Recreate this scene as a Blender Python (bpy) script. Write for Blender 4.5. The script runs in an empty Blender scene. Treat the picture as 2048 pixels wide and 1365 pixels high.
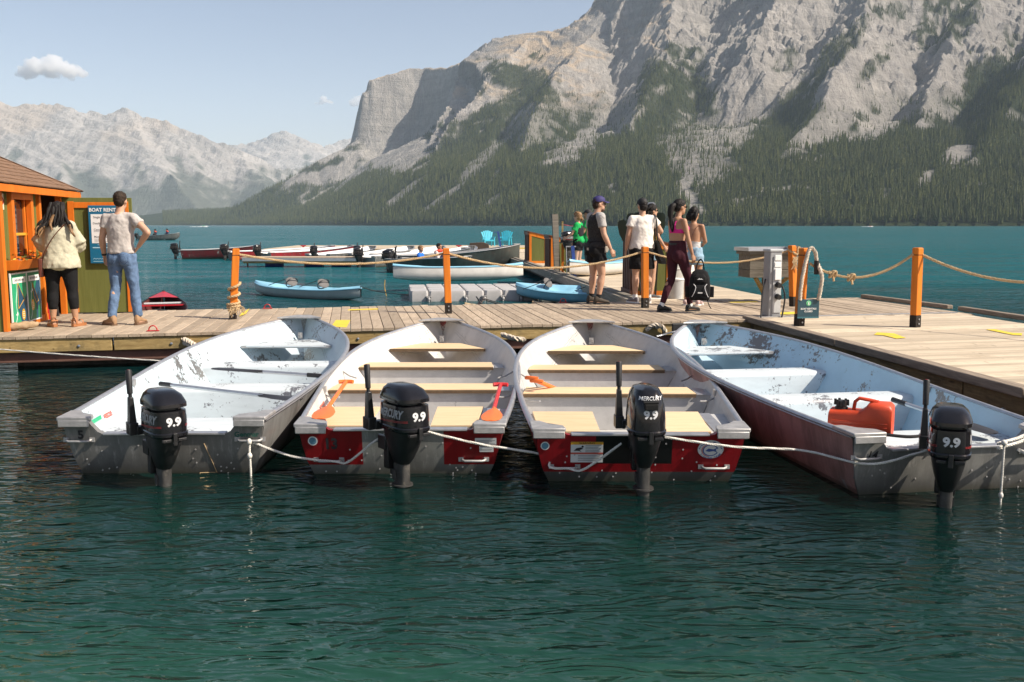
import bpy, bmesh, math, random
import numpy as np
from mathutils import Vector, Matrix, Euler, noise as mnoise
from mathutils.bvhtree import BVHTree
R = math.radians
random.seed(7)
SC = bpy.context.scene
COL = SC.collection
# ---------------------------------------------------------------- camera
EYE = 1.75                      # eye height over the lake surface
FPX = 1900.0                    # focal length in pixels of the 2048 px wide photograph
PITCH = math.atan(232 / 1900)
cam_d = bpy.data.cameras.new('camera')
cam_d.sensor_width = 36.0
cam_d.lens = FPX / 2048 * 36.0
cam_d.clip_start = 0.1
cam_d.clip_end = 60000
cam = bpy.data.objects.new('camera', cam_d)
COL.objects.link(cam)
cam.location = (0, 0, EYE)
cam.rotation_euler = (math.pi / 2 - PITCH, 0, 0)
SC.camera = cam
# ---------------------------------------------------------------- sky and sun
SUN_DIR = Vector((0.69, -0.235, 0.69)).normalized()
sun_el = math.asin(SUN_DIR.z)
world = bpy.data.worlds.new('World')
SC.world = world
world.use_nodes = True
wn = world.node_tree
bg = wn.nodes['Background']
sky = wn.nodes.new('ShaderNodeTexSky')
sky.sky_type = 'NISHITA'
sky.sun_disc = False
sky.sun_elevation = sun_el
sky.sun_rotation = math.atan2(SUN_DIR.x, SUN_DIR.y)
sky.altitude = 1500
sky.air_density = 1.0
sky.dust_density = 3.5
sky.ozone_density = 1.0
# dusty late-summer air: a little less blue than the clear-sky model
tint = wn.nodes.new('ShaderNodeMix'); tint.data_type = 'RGBA'; tint.blend_type = 'MULTIPLY'
tint.inputs[0].default_value = 1.0; tint.inputs[7].default_value = (1.0, 0.825, 0.735, 1)
wn.links.new(sky.outputs[0], tint.inputs[6])
wn.links.new(tint.outputs[2], bg.inputs[0])
bg.inputs[1].default_value = 0.108
sun_d = bpy.data.lights.new('sun', 'SUN')
sun_d.energy = 4.2
sun_d.angle = R(0.53)
sun_d.color = (1.0, 0.91, 0.78)
sun = bpy.data.objects.new('sun', sun_d)
COL.objects.link(sun)
sun.rotation_euler = SUN_DIR.to_track_quat('Z', 'Y').to_euler()
SC.view_settings.view_transform = 'Standard'
SC.view_settings.look = 'None'
SC.view_settings.exposure = 0.80
SC.view_settings.gamma = 1.0
SC.view_settings.use_curve_mapping = False
SC.cycles.max_bounces = 8
SC.cycles.transparent_max_bounces = 12
SC.cycles.volume_bounces = 5
SC.cycles.use_denoising = True
SC.cycles.sample_clamp_indirect = 6.0
SC.cycles.sample_clamp_direct = 0.0
SC.cycles.caustics_reflective = False

# ---------------------------------------------------------------- helpers
def tag(o, label=None, cat=None, group=None, kind=None):
    if label: o['label'] = label
    if cat: o['category'] = cat
    if group: o['group'] = group
    if kind: o['kind'] = kind
    return o

_c, _s = math.cos(PITCH), math.sin(PITCH)
def at(px, py, z=0.0):
    """point of the level z that the photograph shows at px, py"""
    u, v = (px - 1024) / FPX, (py - 682.5) / FPX
    t = (z - EYE) / (-_s - v * _c)
    return Vector((u * t, (_c - v * _s) * t, z))
def atd(px, py, D):
    """point at distance D along the view axis that the photograph shows at px, py"""
    u, v = (px - 1024) / FPX, (py - 682.5) / FPX
    t = D / (_c - v * _s)
    return Vector((u * t, D, EYE + (-_s - v * _c) * t))

def empty(name, loc, rz=0.0, label=None, cat=None, group=None):
    o = bpy.data.objects.new(name, None)
    o.empty_display_size = 0.1
    COL.objects.link(o)
    o.location = loc
    o.rotation_euler = (0, 0, rz)
    return tag(o, label, cat, group)

def link_mesh(name, me, mats=None, parent=None, loc=None, rot=None):
    o = bpy.data.objects.new(name, me)
    COL.objects.link(o)
    if mats is not None and not me.materials:
        for m in (mats if isinstance(mats, (list, tuple)) else [mats]):
            me.materials.append(m)
    if parent: o.parent = parent
    if loc is not None: o.location = loc
    if rot is not None: o.rotation_euler = rot
    return o

def copy_tree(o, parent=None):
    c = o.copy()
    COL.objects.link(c)
    c.parent = parent
    for ch in list(o.children):
        copy_tree(ch, c)
    return c

class MB:
    """collects simple shapes into one mesh"""
    def __init__(self):
        self.v, self.f, self.m = [], [], []
    def add(self, vs, fs, mi=0):
        b = len(self.v)
        self.v += [tuple(p) for p in vs]
        for f in fs:
            self.f.append([b + i for i in f]); self.m.append(mi)
        return self
    def box(self, c, s, rot=None, mi=0):
        x, y, z = s[0] / 2, s[1] / 2, s[2] / 2
        vs = [Vector(p) for p in ((-x,-y,-z),(x,-y,-z),(x,y,-z),(-x,y,-z),(-x,-y,z),(x,-y,z),(x,y,z),(-x,y,z))]
        if rot is not None:
            M = rot if isinstance(rot, Matrix) else Euler(rot).to_matrix()
            vs = [M @ p for p in vs]
        c = Vector(c)
        return self.add([p + c for p in vs], [(3,2,1,0),(4,5,6,7),(0,1,5,4),(1,2,6,5),(2,3,7,6),(3,0,4,7)], mi)
    def beam(self, a, b, w, h, up=(0, 0, 1), mi=0):
        a, b = Vector(a), Vector(b)
        d = (b - a); L = d.length; d.normalize()
        x = d.cross(Vector(up)).normalized(); z = x.cross(d)
        M = Matrix((x, d, z)).transposed()
        return self.box((a + b) / 2, (w, L, h), M, mi)
    def rings(self, rs, closed=True, caps=True, mi=0):
        n = len(rs[0]); vs = [p for r in rs for p in r]; fs = []
        for k in range(len(rs) - 1):
            for i in range(n if closed else n - 1):
                j = (i + 1) % n
                fs.append((k*n+i, k*n+j, (k+1)*n+j, (k+1)*n+i))
        if caps:
            fs.append(tuple(range(n))[::-1]); q = (len(rs)-1)*n
            fs.append(tuple(q+i for i in range(n)))
        return self.add(vs, fs, mi)
    def tube(self, pts, rad, n=8, caps=True, mi=0, flat=None, ref=None):
        pts = [Vector(p) for p in pts]
        if not hasattr(rad, '__len__'): rad = [rad] * len(pts)
        T = []
        for i in range(len(pts)):
            a = pts[max(i-1, 0)]; b = pts[min(i+1, len(pts)-1)]
            d = (b - a)
            T.append(d.normalized() if d.length > 1e-9 else Vector((0, 0, 1)))
        x = T[0].orthogonal().normalized()
        if ref is not None:
            r = Vector(ref); q = r - T[0] * r.dot(T[0])
            if q.length > 1e-6: x = q.normalized()
        rs = []
        for p, t, r in zip(pts, T, rad):
            x = (x - t * x.dot(t))
            x = x.normalized() if x.length > 1e-6 else t.orthogonal().normalized()
            y = t.cross(x)
            ra, rb = (r if hasattr(r, '__len__') else (r, r * (flat or 1)))
            rs.append([p + x * (ra * math.cos(2*math.pi*i/n)) + y * (rb * math.sin(2*math.pi*i/n)) for i in range(n)])
        return self.rings(rs, True, caps, mi)
    def ball(self, c, r, n=10, m=7, mi=0, rot=None):
        if not hasattr(r, '__len__'): r = (r, r, r)
        vs = []; c = Vector(c)
        for k in range(1, m):
            a = math.pi * k / m
            for i in range(n):
                b = 2*math.pi*i/n
                vs.append(Vector((r[0]*math.sin(a)*math.cos(b), r[1]*math.sin(a)*math.sin(b), r[2]*math.cos(a))))
        vs += [Vector((0,0,r[2])), Vector((0,0,-r[2]))]
        if rot is not None:
            M = rot if isinstance(rot, Matrix) else Euler(rot).to_matrix()
            vs = [M @ p for p in vs]
        fs = []
        for k in range(m-2):
            for i in range(n):
                j = (i+1) % n
                fs.append((k*n+i, (k+1)*n+i, (k+1)*n+j, k*n+j))
        q = (m-1)*n
        for i in range(n):
            j = (i+1) % n
            fs.append((q, i, j)); fs.append((q+1, (m-2)*n+j, (m-2)*n+i))
        return self.add([p + c for p in vs], fs, mi)
    def prism(self, poly, o, ux, uy, depth, mi=0):
        """poly of (a,b) in the plane o + a*ux + b*uy, extruded by the vector depth"""
        o, ux, uy, d = Vector(o), Vector(ux), Vector(uy), Vector(depth)
        n = len(poly)
        A = [o + ux*a + uy*b for a, b in poly]
        vs = A + [p + d for p in A]
        fs = [tuple(range(n))[::-1], tuple(range(n, 2*n))]
        for i in range(n):
            j = (i+1) % n
            fs.append((i, j, n+j, n+i))
        return self.add(vs, fs, mi)
    def mesh(self, name, mats=None, smooth=40, flip=True):
        me = bpy.data.meshes.new(name)
        me.from_pydata(self.v, [], self.f)
        if mats is not None:
            for m in (mats if isinstance(mats, (list, tuple)) else [mats]):
                me.materials.append(m)
        me.polygons.foreach_set('material_index', self.m)
        if flip:
            bm = bmesh.new(); bm.from_mesh(me)
            bmesh.ops.recalc_face_normals(bm, faces=bm.faces)
            bm.to_mesh(me); bm.free()
        if smooth:
            me.polygons.foreach_set('use_smooth', [True]*len(me.polygons))
            me.set_sharp_from_angle(angle=R(smooth))
        me.update()
        return me
    def build(self, name, mats, parent=None, loc=None, rot=None, smooth=40, bevel=0, seg=2, flip=True):
        o = link_mesh(name, self.mesh(name, mats, smooth, flip), None, parent, loc, rot)
        if bevel:
            b = o.modifiers.new('bevel', 'BEVEL'); b.width = bevel; b.segments = seg; b.limit_method = 'ANGLE'; b.angle_limit = R(40)
            b.harden_normals = False
        return o

def lerp(a, b, t): return a + (b - a) * t
def interp(tab, u):
    for (a, x), (b, y) in zip(tab, tab[1:]):
        if u <= b:
            t = (u - a) / (b - a)
            return x + (y - x) * t
    return tab[-1][1]
def smooth_tab(tab, u):
    xs = [t[0] for t in tab]; ys = [t[1] for t in tab]
    u = min(max(u, xs[0]), xs[-1])
    k = max(i for i in range(len(xs)-1) if xs[i] <= u + 1e-12)
    def m(i):
        if i == 0: return (ys[1]-ys[0])/(xs[1]-xs[0])
        if i == len(xs)-1: return (ys[-1]-ys[-2])/(xs[-1]-xs[-2])
        return (ys[i+1]-ys[i-1])/(xs[i+1]-xs[i-1])
    h = xs[k+1]-xs[k]; t = (u-xs[k])/h
    return ((2*t**3-3*t*t+1)*ys[k] + (t**3-2*t*t+t)*h*m(k) + (-2*t**3+3*t*t)*ys[k+1] + (t**3-t*t)*h*m(k+1))
def curve_pts(P, n=8):
    """Catmull-Rom through P"""
    P = [Vector(p) for p in P]; out = []
    for i in range(len(P)-1):
        a = P[max(i-1,0)]; b = P[i]; c = P[i+1]; d = P[min(i+2,len(P)-1)]
        for k in range(n):
            t = k/n
            out.append(0.5*((2*b)+(c-a)*t+(2*a-5*b+4*c-d)*t*t+(3*b-a-3*c+d)*t**3))
    return out + [P[-1]]

# ---------------------------------------------------------------- materials
class NT:
    def __init__(self, name):
        self.mat = bpy.data.materials.new(name); self.mat.use_nodes = True
        self.t = self.mat.node_tree; self.b = self.t.nodes['Principled BSDF']; self.out = self.t.nodes['Material Output']
    def n(self, typ, **kw):
        nd = self.t.nodes.new(typ)
        for k, v in kw.items(): setattr(nd, k, v)
        return nd
    def l(self, a, b): self.t.links.new(a, b)
    def coords(self, kind='Object', scale=(1,1,1), rnd=True, rot=(0,0,0)):
        tc = self.n('ShaderNodeTexCoord'); mp = self.n('ShaderNodeMapping')
        mp.inputs['Scale'].default_value = scale
        mp.inputs['Rotation'].default_value = rot
        self.l(tc.outputs[kind], mp.inputs['Vector'])
        if rnd:
            oi = self.n('ShaderNodeObjectInfo'); mu = self.n('ShaderNodeMath', operation='MULTIPLY'); mu.inputs[1].default_value = 37.0
            self.l(oi.outputs['Random'], mu.inputs[0])
            cx = self.n('ShaderNodeCombineXYZ')
            for i in range(3): self.l(mu.outputs[0], cx.inputs[i])
            self.l(cx.outputs[0], mp.inputs['Location'])
        return mp.outputs[0]
    def noise(self, vec, scale, detail=4, rough=0.6, dist=0.0):
        nd = self.n('ShaderNodeTexNoise'); nd.inputs['Scale'].default_value = scale
        nd.inputs['Detail'].default_value = detail; nd.inputs['Roughness'].default_value = rough; nd.inputs['Distortion'].default_value = dist
        self.l(vec, nd.inputs['Vector']); return nd.outputs['Fac']
    def ramp(self, fac, a, b, ca=(0,0,0,1), cb=(1,1,1,1)):
        r = self.n('ShaderNodeValToRGB'); e = r.color_ramp.elements
        e[0].position = a; e[1].position = b; e[0].color = c4(ca); e[1].color = c4(cb)
        self.l(fac, r.inputs[0]); return r.outputs[0]
    def mix(self, fac, a, b, blend='MIX'):
        m = self.n('ShaderNodeMix', data_type='RGBA', blend_type=blend)
        self._s(m.inputs[0], fac); self._s(m.inputs[6], a); self._s(m.inputs[7], b)
        return m.outputs[2]
    def math(self, op, a, b=0.0, c=None):
        m = self.n('ShaderNodeMath', operation=op); self._s(m.inputs[0], a); self._s(m.inputs[1], b)
        if c is not None: self._s(m.inputs[2], c)
        return m.outputs[0]
    def step(self, v, a, b):
        m = self.n('ShaderNodeMapRange'); m.inputs[1].default_value = a; m.inputs[2].default_value = b
        self._s(m.inputs[0], v); return m.outputs[0]
    def _s(self, sock, v):
        if hasattr(v, 'is_linked') or hasattr(v, 'links'): self.l(v, sock)
        elif isinstance(v, (tuple, list)): sock.default_value = c4(v)
        else: sock.default_value = v
    def bump(self, h, strength=0.3, dist=0.01):
        b = self.n('ShaderNodeBump'); b.inputs['Strength'].default_value = strength; b.inputs['Distance'].default_value = dist
        self.l(h, b.inputs['Height']); self.l(b.outputs[0], self.b.inputs['Normal']); return b
    def rnd(self):
        return self.n('ShaderNodeObjectInfo').outputs['Random']
    def xyz(self, kind='Object'):
        tc = self.n('ShaderNodeTexCoord'); s = self.n('ShaderNodeSeparateXYZ'); self.l(tc.outputs[kind], s.inputs[0])
        return s.outputs
    def set(self, color=None, rough=None, metal=None, spec=None, coat=None):
        if color is not None: self._s(self.b.inputs['Base Color'], color)
        if rough is not None: self._s(self.b.inputs['Roughness'], rough)
        if metal is not None: self._s(self.b.inputs['Metallic'], metal)
        if spec is not None: self._s(self.b.inputs['Specular IOR Level'], spec)
        if coat is not None: self._s(self.b.inputs['Coat Weight'], coat)
        return self.mat
def c4(c):
    return tuple(c) if len(c) == 4 else (c[0], c[1], c[2], 1.0)

MATS = {}
def plain(name, col, rough=0.6, metal=0.0, var=0.12, scale=6.0, bump=0.15, dirt=None, spec=0.5, coat=0.0, bscale=None):
    """a surface with mottled colour, optional dirt and a fine relief"""
    if name in MATS: return MATS[name]
    t = NT(name); v = t.coords()
    n1 = t.noise(v, scale, 6, 0.65)
    lo = tuple(c*(1-var) for c in col); hi = tuple(min(1, c*(1+var)) for c in col)
    c = t.ramp(n1, 0.3, 0.7, lo, hi)
    if dirt:
        n2 = t.noise(v, scale*0.7, 8, 0.75, 0.4)
        c = t.mix(t.ramp(n2, dirt[1], dirt[1]+0.18), c, dirt[0])
    rr = t.step(n1, 0.2, 0.8); rr = t.math('MULTIPLY_ADD', rr, 0.18*rough + 0.04, max(0.02, rough-0.1*rough))
    if bump: t.bump(t.noise(v, bscale or scale*8, 4, 0.6), bump, 0.004)
    MATS[name] = t.set(c, rr, metal, spec, coat)
    return MATS[name]
# ================================================================ mountains
def perlin(x, y, seed=0):
    xi = np.floor(x).astype(np.int64); yi = np.floor(y).astype(np.int64)
    xf, yf = x - xi, y - yi
    def g(ix, iy):
        h = (ix * 374761393 + iy * 668265263 + seed * 974634777) & 0xFFFFFFFF
        h = ((h ^ (h >> 13)) * 1274126177) & 0xFFFFFFFF
        a = ((h ^ (h >> 16)) & 0xFFFF) * (2*np.pi/65536.0)
        return np.cos(a), np.sin(a)
    def d(ix, iy, dx, dy):
        a, b = g(ix, iy); return a*dx + b*dy
    u = xf*xf*xf*(xf*(xf*6-15)+10); v = yf*yf*yf*(yf*(yf*6-15)+10)
    n00 = d(xi, yi, xf, yf); n10 = d(xi+1, yi, xf-1, yf); n01 = d(xi, yi+1, xf, yf-1); n11 = d(xi+1, yi+1, xf-1, yf-1)
    return ((n00*(1-u)+n10*u)*(1-v) + (n01*(1-u)+n11*u)*v) * 1.5
def fbm(x, y, o=5, seed=0, gain=0.5, ridged=False):
    r = np.zeros_like(x); a = 1.0; tot = 0
    for k in range(o):
        n = perlin(x*2**k, y*2**k, seed+k*17)
        if ridged: n = 1 - 2*np.abs(n)
        r += a*n; tot += a; a *= gain
    return r/tot
def sst(x, a, b):
    t = np.clip((x-a)/(b-a), 0, 1); return t*t*(3-2*t)

def sv(px, py, D):
    """a landmark seen on that bearing and elevation at distance D"""
    return ((px-1024)/1900*D, D, EYE+(450.5-py)/1900*D)

def tents(X, Y, ridges):
    """height of the land under a set of crest lines"""
    Z = np.full(X.shape, -200.0)
    for pts, sl, sr, cliff in ridges:
        P = [sv(*p) for p in pts]
        best = np.full(X.shape, -500.0)
        for (x0, y0, h0), (x1, y1, h1) in zip(P, P[1:]):
            dx, dy = x1-x0, y1-y0; L2 = dx*dx+dy*dy
            t = np.clip(((X-x0)*dx+(Y-y0)*dy)/L2, 0, 1)
            ex, ey = X-(x0+t*dx), Y-(y0+t*dy)
            d = np.hypot(ex, ey)
            left = (dx*ey-dy*ex) > 0
            h = h0+t*(h1-h0)
            s = np.where(left, sl, sr)
            drop = d*s
            if cliff:
                side, off, ch, steep, tal = cliff
                q = np.clip(d-off, 0, None)
                dc = np.minimum(d, off)*0.35 + np.minimum(q*steep, ch) + np.clip(q-ch/steep, 0, None)*tal
                drop = np.where(left if side == 'l' else ~left, dc, drop) if side in 'lr' else dc
            best = np.maximum(best, h-drop)
        Z = np.maximum(Z, best)
    return Z

def grid_mesh(name, X, Y, Z, keep, mat, attrs, smooth=False):
    ny, nx = X.shape
    idx = -np.ones(X.shape, dtype=np.int64)
    f = keep[:-1, :-1] | keep[1:, :-1] | keep[:-1, 1:] | keep[1:, 1:]
    use = np.zeros(X.shape, bool)
    use[:-1, :-1] |= f; use[1:, :-1] |= f; use[:-1, 1:] |= f; use[1:, 1:] |= f
    n = use.sum(); idx[use] = np.arange(n)
    co = np.stack([X[use], Y[use], Z[use]], 1).astype(np.float32)
    q = np.stack([idx[:-1, :-1][f], idx[:-1, 1:][f], idx[1:, 1:][f], idx[1:, :-1][f]], 1).astype(np.int32)
    me = bpy.data.meshes.new(name)
    me.vertices.add(n); me.vertices.foreach_set('co', co.ravel())
    me.loops.add(q.size); me.loops.foreach_set('vertex_index', q.ravel())
    me.polygons.add(len(q)); me.polygons.foreach_set('loop_start', np.arange(0, q.size, 4, dtype=np.int32))
    me.update(calc_edges=True)
    me.polygons.foreach_set('use_smooth', np.full(len(q), smooth))
    for k, a in attrs.items():
        at_ = me.attributes.new(k, 'FLOAT', 'POINT'); at_.data.foreach_set('value', a[use].astype(np.float32))
    me.materials.append(mat)
    o = bpy.data.objects.new(name, me); COL.objects.link(o)
    return tag(o, kind='structure')

def mountain_mat(name, rock1, rock2, tan, green, sc=1.0, tilt=(0.25, 0.0)):
    t = NT(name)
    tc = t.n('ShaderNodeTexCoord'); v = tc.outputs['Object']
    def A(k):
        a = t.n('ShaderNodeAttribute'); a.attribute_name = k; return a.outputs['Fac']
    n1 = t.noise(v, 0.004*sc, 8, 0.65); n2 = t.noise(v, 0.03*sc, 6, 0.7)
    # tilted beds of limestone
    mp = t.n('ShaderNodeMapping'); mp.inputs['Rotation'].default_value = (tilt[1], tilt[0], 0); mp.inputs['Scale'].default_value = (0.0012*sc, 0.0012*sc, 0.022*sc)
    t.l(v, mp.inputs[0])
    n3 = t.noise(mp.outputs[0], 1.0, 6, 0.65, 0.6)
    rock = t.mix(t.ramp(n1, 0.35, 0.65), rock1, rock2)
    rock = t.mix(t.math('MULTIPLY', t.ramp(n3, 0.42, 0.62), 0.38), rock, tuple(c*0.6 for c in rock2))
    rock = t.mix(t.math('MULTIPLY', t.ramp(n2, 0.5, 0.75), 0.22), rock, tuple(c*0.72 for c in rock1))
    # dark crack lines and pale streaks down the faces
    mq = t.n('ShaderNodeMapping'); mq.inputs['Rotation'].default_value = (0, 0, R(-35)); mq.inputs['Scale'].default_value = (0.030*sc, 0.006*sc, 0.008*sc)
    t.l(v, mq.inputs[0])
    n4 = t.noise(mq.outputs[0], 1.0, 9, 0.72, 0.8)
    crk = t.math('ABSOLUTE', t.math('SUBTRACT', n4, 0.5))
    rock = t.mix(t.math('MULTIPLY', t.step(crk, 0.03, 0.0), 0.40), rock, tuple(c*0.45 for c in rock2))
    rock = t.mix(t.math('MULTIPLY', t.step(n4, 0.55, 0.75), 0.35), rock, tuple(min(1, c*1.35) for c in rock1))
    c = t.mix(A('meadow'), rock, tan)
    gr = t.mix(t.ramp(n2, 0.35, 0.7), green, tuple(g*1.5 for g in green))
    c = t.mix(A('forest'), c, gr)
    t.bump(t.math('ADD', t.math('ADD', t.noise(v, 0.016*sc, 10, 0.72), t.math('MULTIPLY', n3, 0.7)), t.math('MULTIPLY', t.math('MINIMUM', crk, 0.12), 1.4)), 0.85, 24.0/sc)
    return t.set(c, 0.95, 0, 0.1)

m_mtn = mountain_mat('limestone_and_wood_floor', (0.435, 0.405, 0.37), (0.31, 0.292, 0.275), (0.46, 0.365, 0.265), (0.030, 0.040, 0.018))
m_far = mountain_mat('far_limestone', (0.47, 0.44, 0.41), (0.33, 0.31, 0.29), (0.46, 0.38, 0.30), (0.045, 0.056, 0.036), 0.55, (0.35, 0.0))

def build_main_mountain():
    st = 8.0
    xs = np.arange(-2050, 3000, st); ys = np.arange(1380, 5600, st)
    X, Y = np.meshgrid(xs, ys)
    # wander the coordinates so that crest lines are not straight
    wx = 55*fbm(X/420, Y/420, 4, 5); wy = 55*fbm(X/420, Y/420, 4, 9)
    XW, YW = X+wx*0.8, Y+wy*0.8
    ridges = [
        # main crest up to the summit out of the frame
        ([(1165,50,4300),(1195,0,4400),(1240,-90,4500),(1320,-190,4500),(1450,-190,4300),(1600,-170,4200),(1800,-150,4000),(2100,-160,3900),(2500,-150,3800)], 0.9, 0.95, ('b', 4, 420, 2.3, 0.80)),
        # western shoulder
        ([(1165,50,4300),(1120,73,4350),(1060,80,4400),(990,92,4520)], 0.72, 1.0, None),
        ([(990,92,4520),(960,112,4600),(925,138,4700)], 1.15, 1.0, None),
        # butte with the cliff
        ([(925,140,4700),(905,147,4900),(860,148,5050),(830,149,5050),(790,160,5000),(756,170,4950),(742,196,4930)], 0.8, 0.8, ('b', 22, 300, 4.0, 0.92)),
        ([(722,290,4850),(640,327,4800),(560,372,4700),(480,415,4650),(410,449,4600)], 0.62, 0.85, None),
        # second buttress: steep on the west, long slope on the east
        ([(930,142,4650),(918,172,4500),(948,195,4300),(971,236,4000),(925,275,3700),(880,315,3500),(850,350,3300),(800,395,3100),(740,432,2900),(690,450,2800)], 0.55, 1.1, ('r', 10, 260, 2.8, 1.06)),
        ([(1060,80,4400),(1010,150,4050),(1005,225,3700),(985,290,3300),(930,360,2950),(880,420,2600)], 0.6, 0.6, None),
        # spurs falling to the lake
        ([(1222,20,4420),(1180,80,4050),(1120,160,3500),(1080,240,3100),(1010,350,2600),(960,440,2250)], 0.66, 1.0, None),
        ([(1330,-100,4300),(1340,40,3800),(1330,125,3400),(1295,200,3000),(1250,290,2650),(1190,370,2250),(1120,451,1850)], 0.75, 0.95, None),
        ([(1560,-170,4200),(1560,-40,3700),(1530,70,3300),(1490,165,3000)], 0.95, 0.85, None),
        ([(1750,-150,4000),(1725,40,3300),(1700,110,2900),(1640,225,2500),(1560,325,2200),(1490,395,1900),(1440,450,1700)], 0.85, 0.8, None),
        ([(2048,-60,3700),(1960,40,3300),(1880,105,2950),(1850,185,2650),(1815,260,2400),(1740,340,2100),(1660,405,1820),(1600,450,1650)], 0.85, 0.9, None),
        ([(2260,-100,3300),(2150,60,2750),(2048,150,2400),(2005,205,2250),(1950,285,2000),(1890,370,1750),(1820,430,1600),(1770,451,1560)], 0.85, 0.85, None),
        ([(2450,-50,2700),(2350,150,2200),(2250,300,1850),(2150,450,1500)], 0.8, 0.8, None),
    ]
    Z = tents(XW, YW, ridges)
    # the buttress breaks off to the west: only the butte and its apron lie beyond that edge
    butt = [r for r in ridges if r[0][0] == (930,142,4650)][0]
    Zb = tents(XW, YW, [r for r in ridges if r[0][0] in ((925,140,4700), (722,290,4850))]+[butt])
    best = np.full(X.shape, 1e9); west = np.zeros(X.shape, bool)
    P = [sv(*p) for p in [(938,120,5400)]+butt[0]]
    for (x0, y0, h0), (x1, y1, h1) in zip(P, P[1:]):
        dx, dy = x1-x0, y1-y0; tt = np.clip(((XW-x0)*dx+(YW-y0)*dy)/(dx*dx+dy*dy), 0, 1)
        ex, ey = XW-(x0+tt*dx), YW-(y0+tt*dy); d = ex*ex+ey*ey; nearer = d < best
        best = np.where(nearer, d, best); west = np.where(nearer, (dx*ey-dy*ex) < 0, west)
    Z = np.where(west & (YW > 2850), np.minimum(Z, Zb), Z)
    B = X/Y*1900+1024
    shore = sum(np.interp(B+o, [300,410,560,690,900,1120,1440,1760,2100,2600], [4700,4600,3950,2950,2350,1880,1690,1570,1470,1400]) for o in range(-90, 91, 20))/10.0
    shore = shore + 25*fbm(X/120, Y/120, 3, 44)
    inl = Y-shore
    base = np.where(inl > 0, 3+(0.30*np.minimum(inl, 500)+0.18*np.clip(inl-500, 0, 1200))*(0.30+0.70*sst(B, 520, 880)), -6+0.2*inl)
    land = inl > 0
    Z = np.where(land, np.maximum(np.minimum(Z, 2+0.9*inl), base), -6)
    # gullies run down towards the lake and to the west
    ca, sa = math.cos(R(35)), math.sin(R(35))
    U = (X*ca-Y*sa); V = (X*sa+Y*ca)
    amp = sst(Z, 20, 500)
    keep_top = 1-0.85*sst(Z, 600, 760)*(B < 1215)
    rg = fbm(U/330+0.4*fbm(X/300, Y/300, 3, 3), V/900, 4, 21, 0.55, True)
    rg2 = fbm(U/90, V/170, 4, 31, 0.55, True)
    right = sst(B, 1150, 1400)
    Z = Z + land*keep_top*(amp*(rg*(38+35*right)*np.where(west, 0.45, 1.0)) + amp*(rg2*(8+13*right)) + amp*sst(Z, 120, 380)*(fbm(U/125+0.4*fbm(X/160, Y/160, 3, 13), V/420, 3, 47, 0.6, True)*(8+21*right) + fbm(U/38, V/115, 3, 41, 0.65, True)*(6+9*right)) + sst(Z, 5, 120)*7*fbm(X/60, Y/60, 4, 77))
    # beds of rock standing out as ledges on the high ground
    hi = sst(Z, 330, 560)
    ph = (Z + 0.42*X - 0.12*Y + 130*fbm(X/420, Y/420, 5, 61))/58.0
    Z = Z + hi*land*(0.35+0.65*sst(fbm(X/300, Y/300, 3, 63), -0.2, 0.3))*((4.0+4.5*right)*np.sin(2*np.pi*ph)+(2.0+2.0*right)*np.sin(2*np.pi*ph*2.3+1.0))
    # ---- ground cover
    E = 450.5-(Z-EYE)/Y*1900          # elevation of each point as seen from the pier
    gy, gx = np.gradient(Z, st)
    slope = np.hypot(gx, gy)
    nz = fbm(X/260, Y/260, 5, 101); nz2 = fbm(X/70, Y/70, 4, 133)
    limit = np.interp(B, [380,560,720,850,960,1050,1150,1250,1300,1340,1420,1500,1600,1750,1900,2048,2300],
                      [372,372,352,312,228,180,235,195,140,112,205,250,205,180,165,110,50])
    E2 = E + nz*70 + nz2*28
    forest = sst(E2-limit, -14, 22)
    forest = np.maximum(forest, 0.9*sst(nz*0.9+nz2*0.6+(E-limit)/170.0, -0.10, 0.12)*(E > 40))     # outlying stands
    def patch(cx, cy, rx, ry, ang, w=1.0):
        a = R(ang); dx = B-cx; dy = E-cy
        p = (dx*math.cos(a)+dy*math.sin(a))/rx; q = (-dx*math.sin(a)+dy*math.cos(a))/ry
        return w*sst(1.15-np.sqrt(p*p+q*q)+nz2*0.8+nz*0.4, 0.0, 0.35)
    bare = np.zeros_like(Z)
    for p in [(1180,275,95,22,-38,.9),(1240,230,70,40,-30,.85),(1390,300,75,60,40,.65),(1440,270,60,40,0,.8),(1385,415,12,60,-35,1),(1370,355,12,50,20,.9),
              (1650,250,120,35,-40,.9),(1780,190,130,60,20,.85),(1740,255,60,30,-30,.95),(1905,320,38,24,-35,1),(1840,360,20,10,-40,.9),
              (960,330,80,14,-42,.75),(890,395,60,6,-35,.9),(1120,310,40,26,-40,.7),(1060,260,60,40,-30,.6),(1150,180,60,50,0,.7),(640,395,60,4,-30,.8),(700,365,50,5,-38,.8),
              (1500,110,70,140,10,.9),(1350,30,160,60,0,.9),(800,310,60,40,0,1),(800,395,50,6,-38,.8)]:
        bare = np.maximum(bare, patch(*p))
    grow = patch(1030,165,75,22,15,1.0)
    for p in [(1075,195,60,18,10,.8),(1330,190,60,80,5,1),(1860,50,60,55,-30,1),(1750,45,35,20,15,.9),(1660,110,60,20,-45,.8),(1985,260,30,90,30,.9),(1590,190,60,14,-40,.9),(1730,140,50,16,-45,.8),(1560,130,30,16,-40,.8)]:
        grow = np.maximum(grow, patch(*p))
    forest = np.clip(np.maximum(forest*(1-0.9*bare), grow*0.95), 0, 1)
    forest *= 1-sst(slope, 1.7, 2.6)
    cliffy = (B < 985)*(slope > 1.35)*(E < 330); forest *= np.where(cliffy, 0.05, 1)
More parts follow.
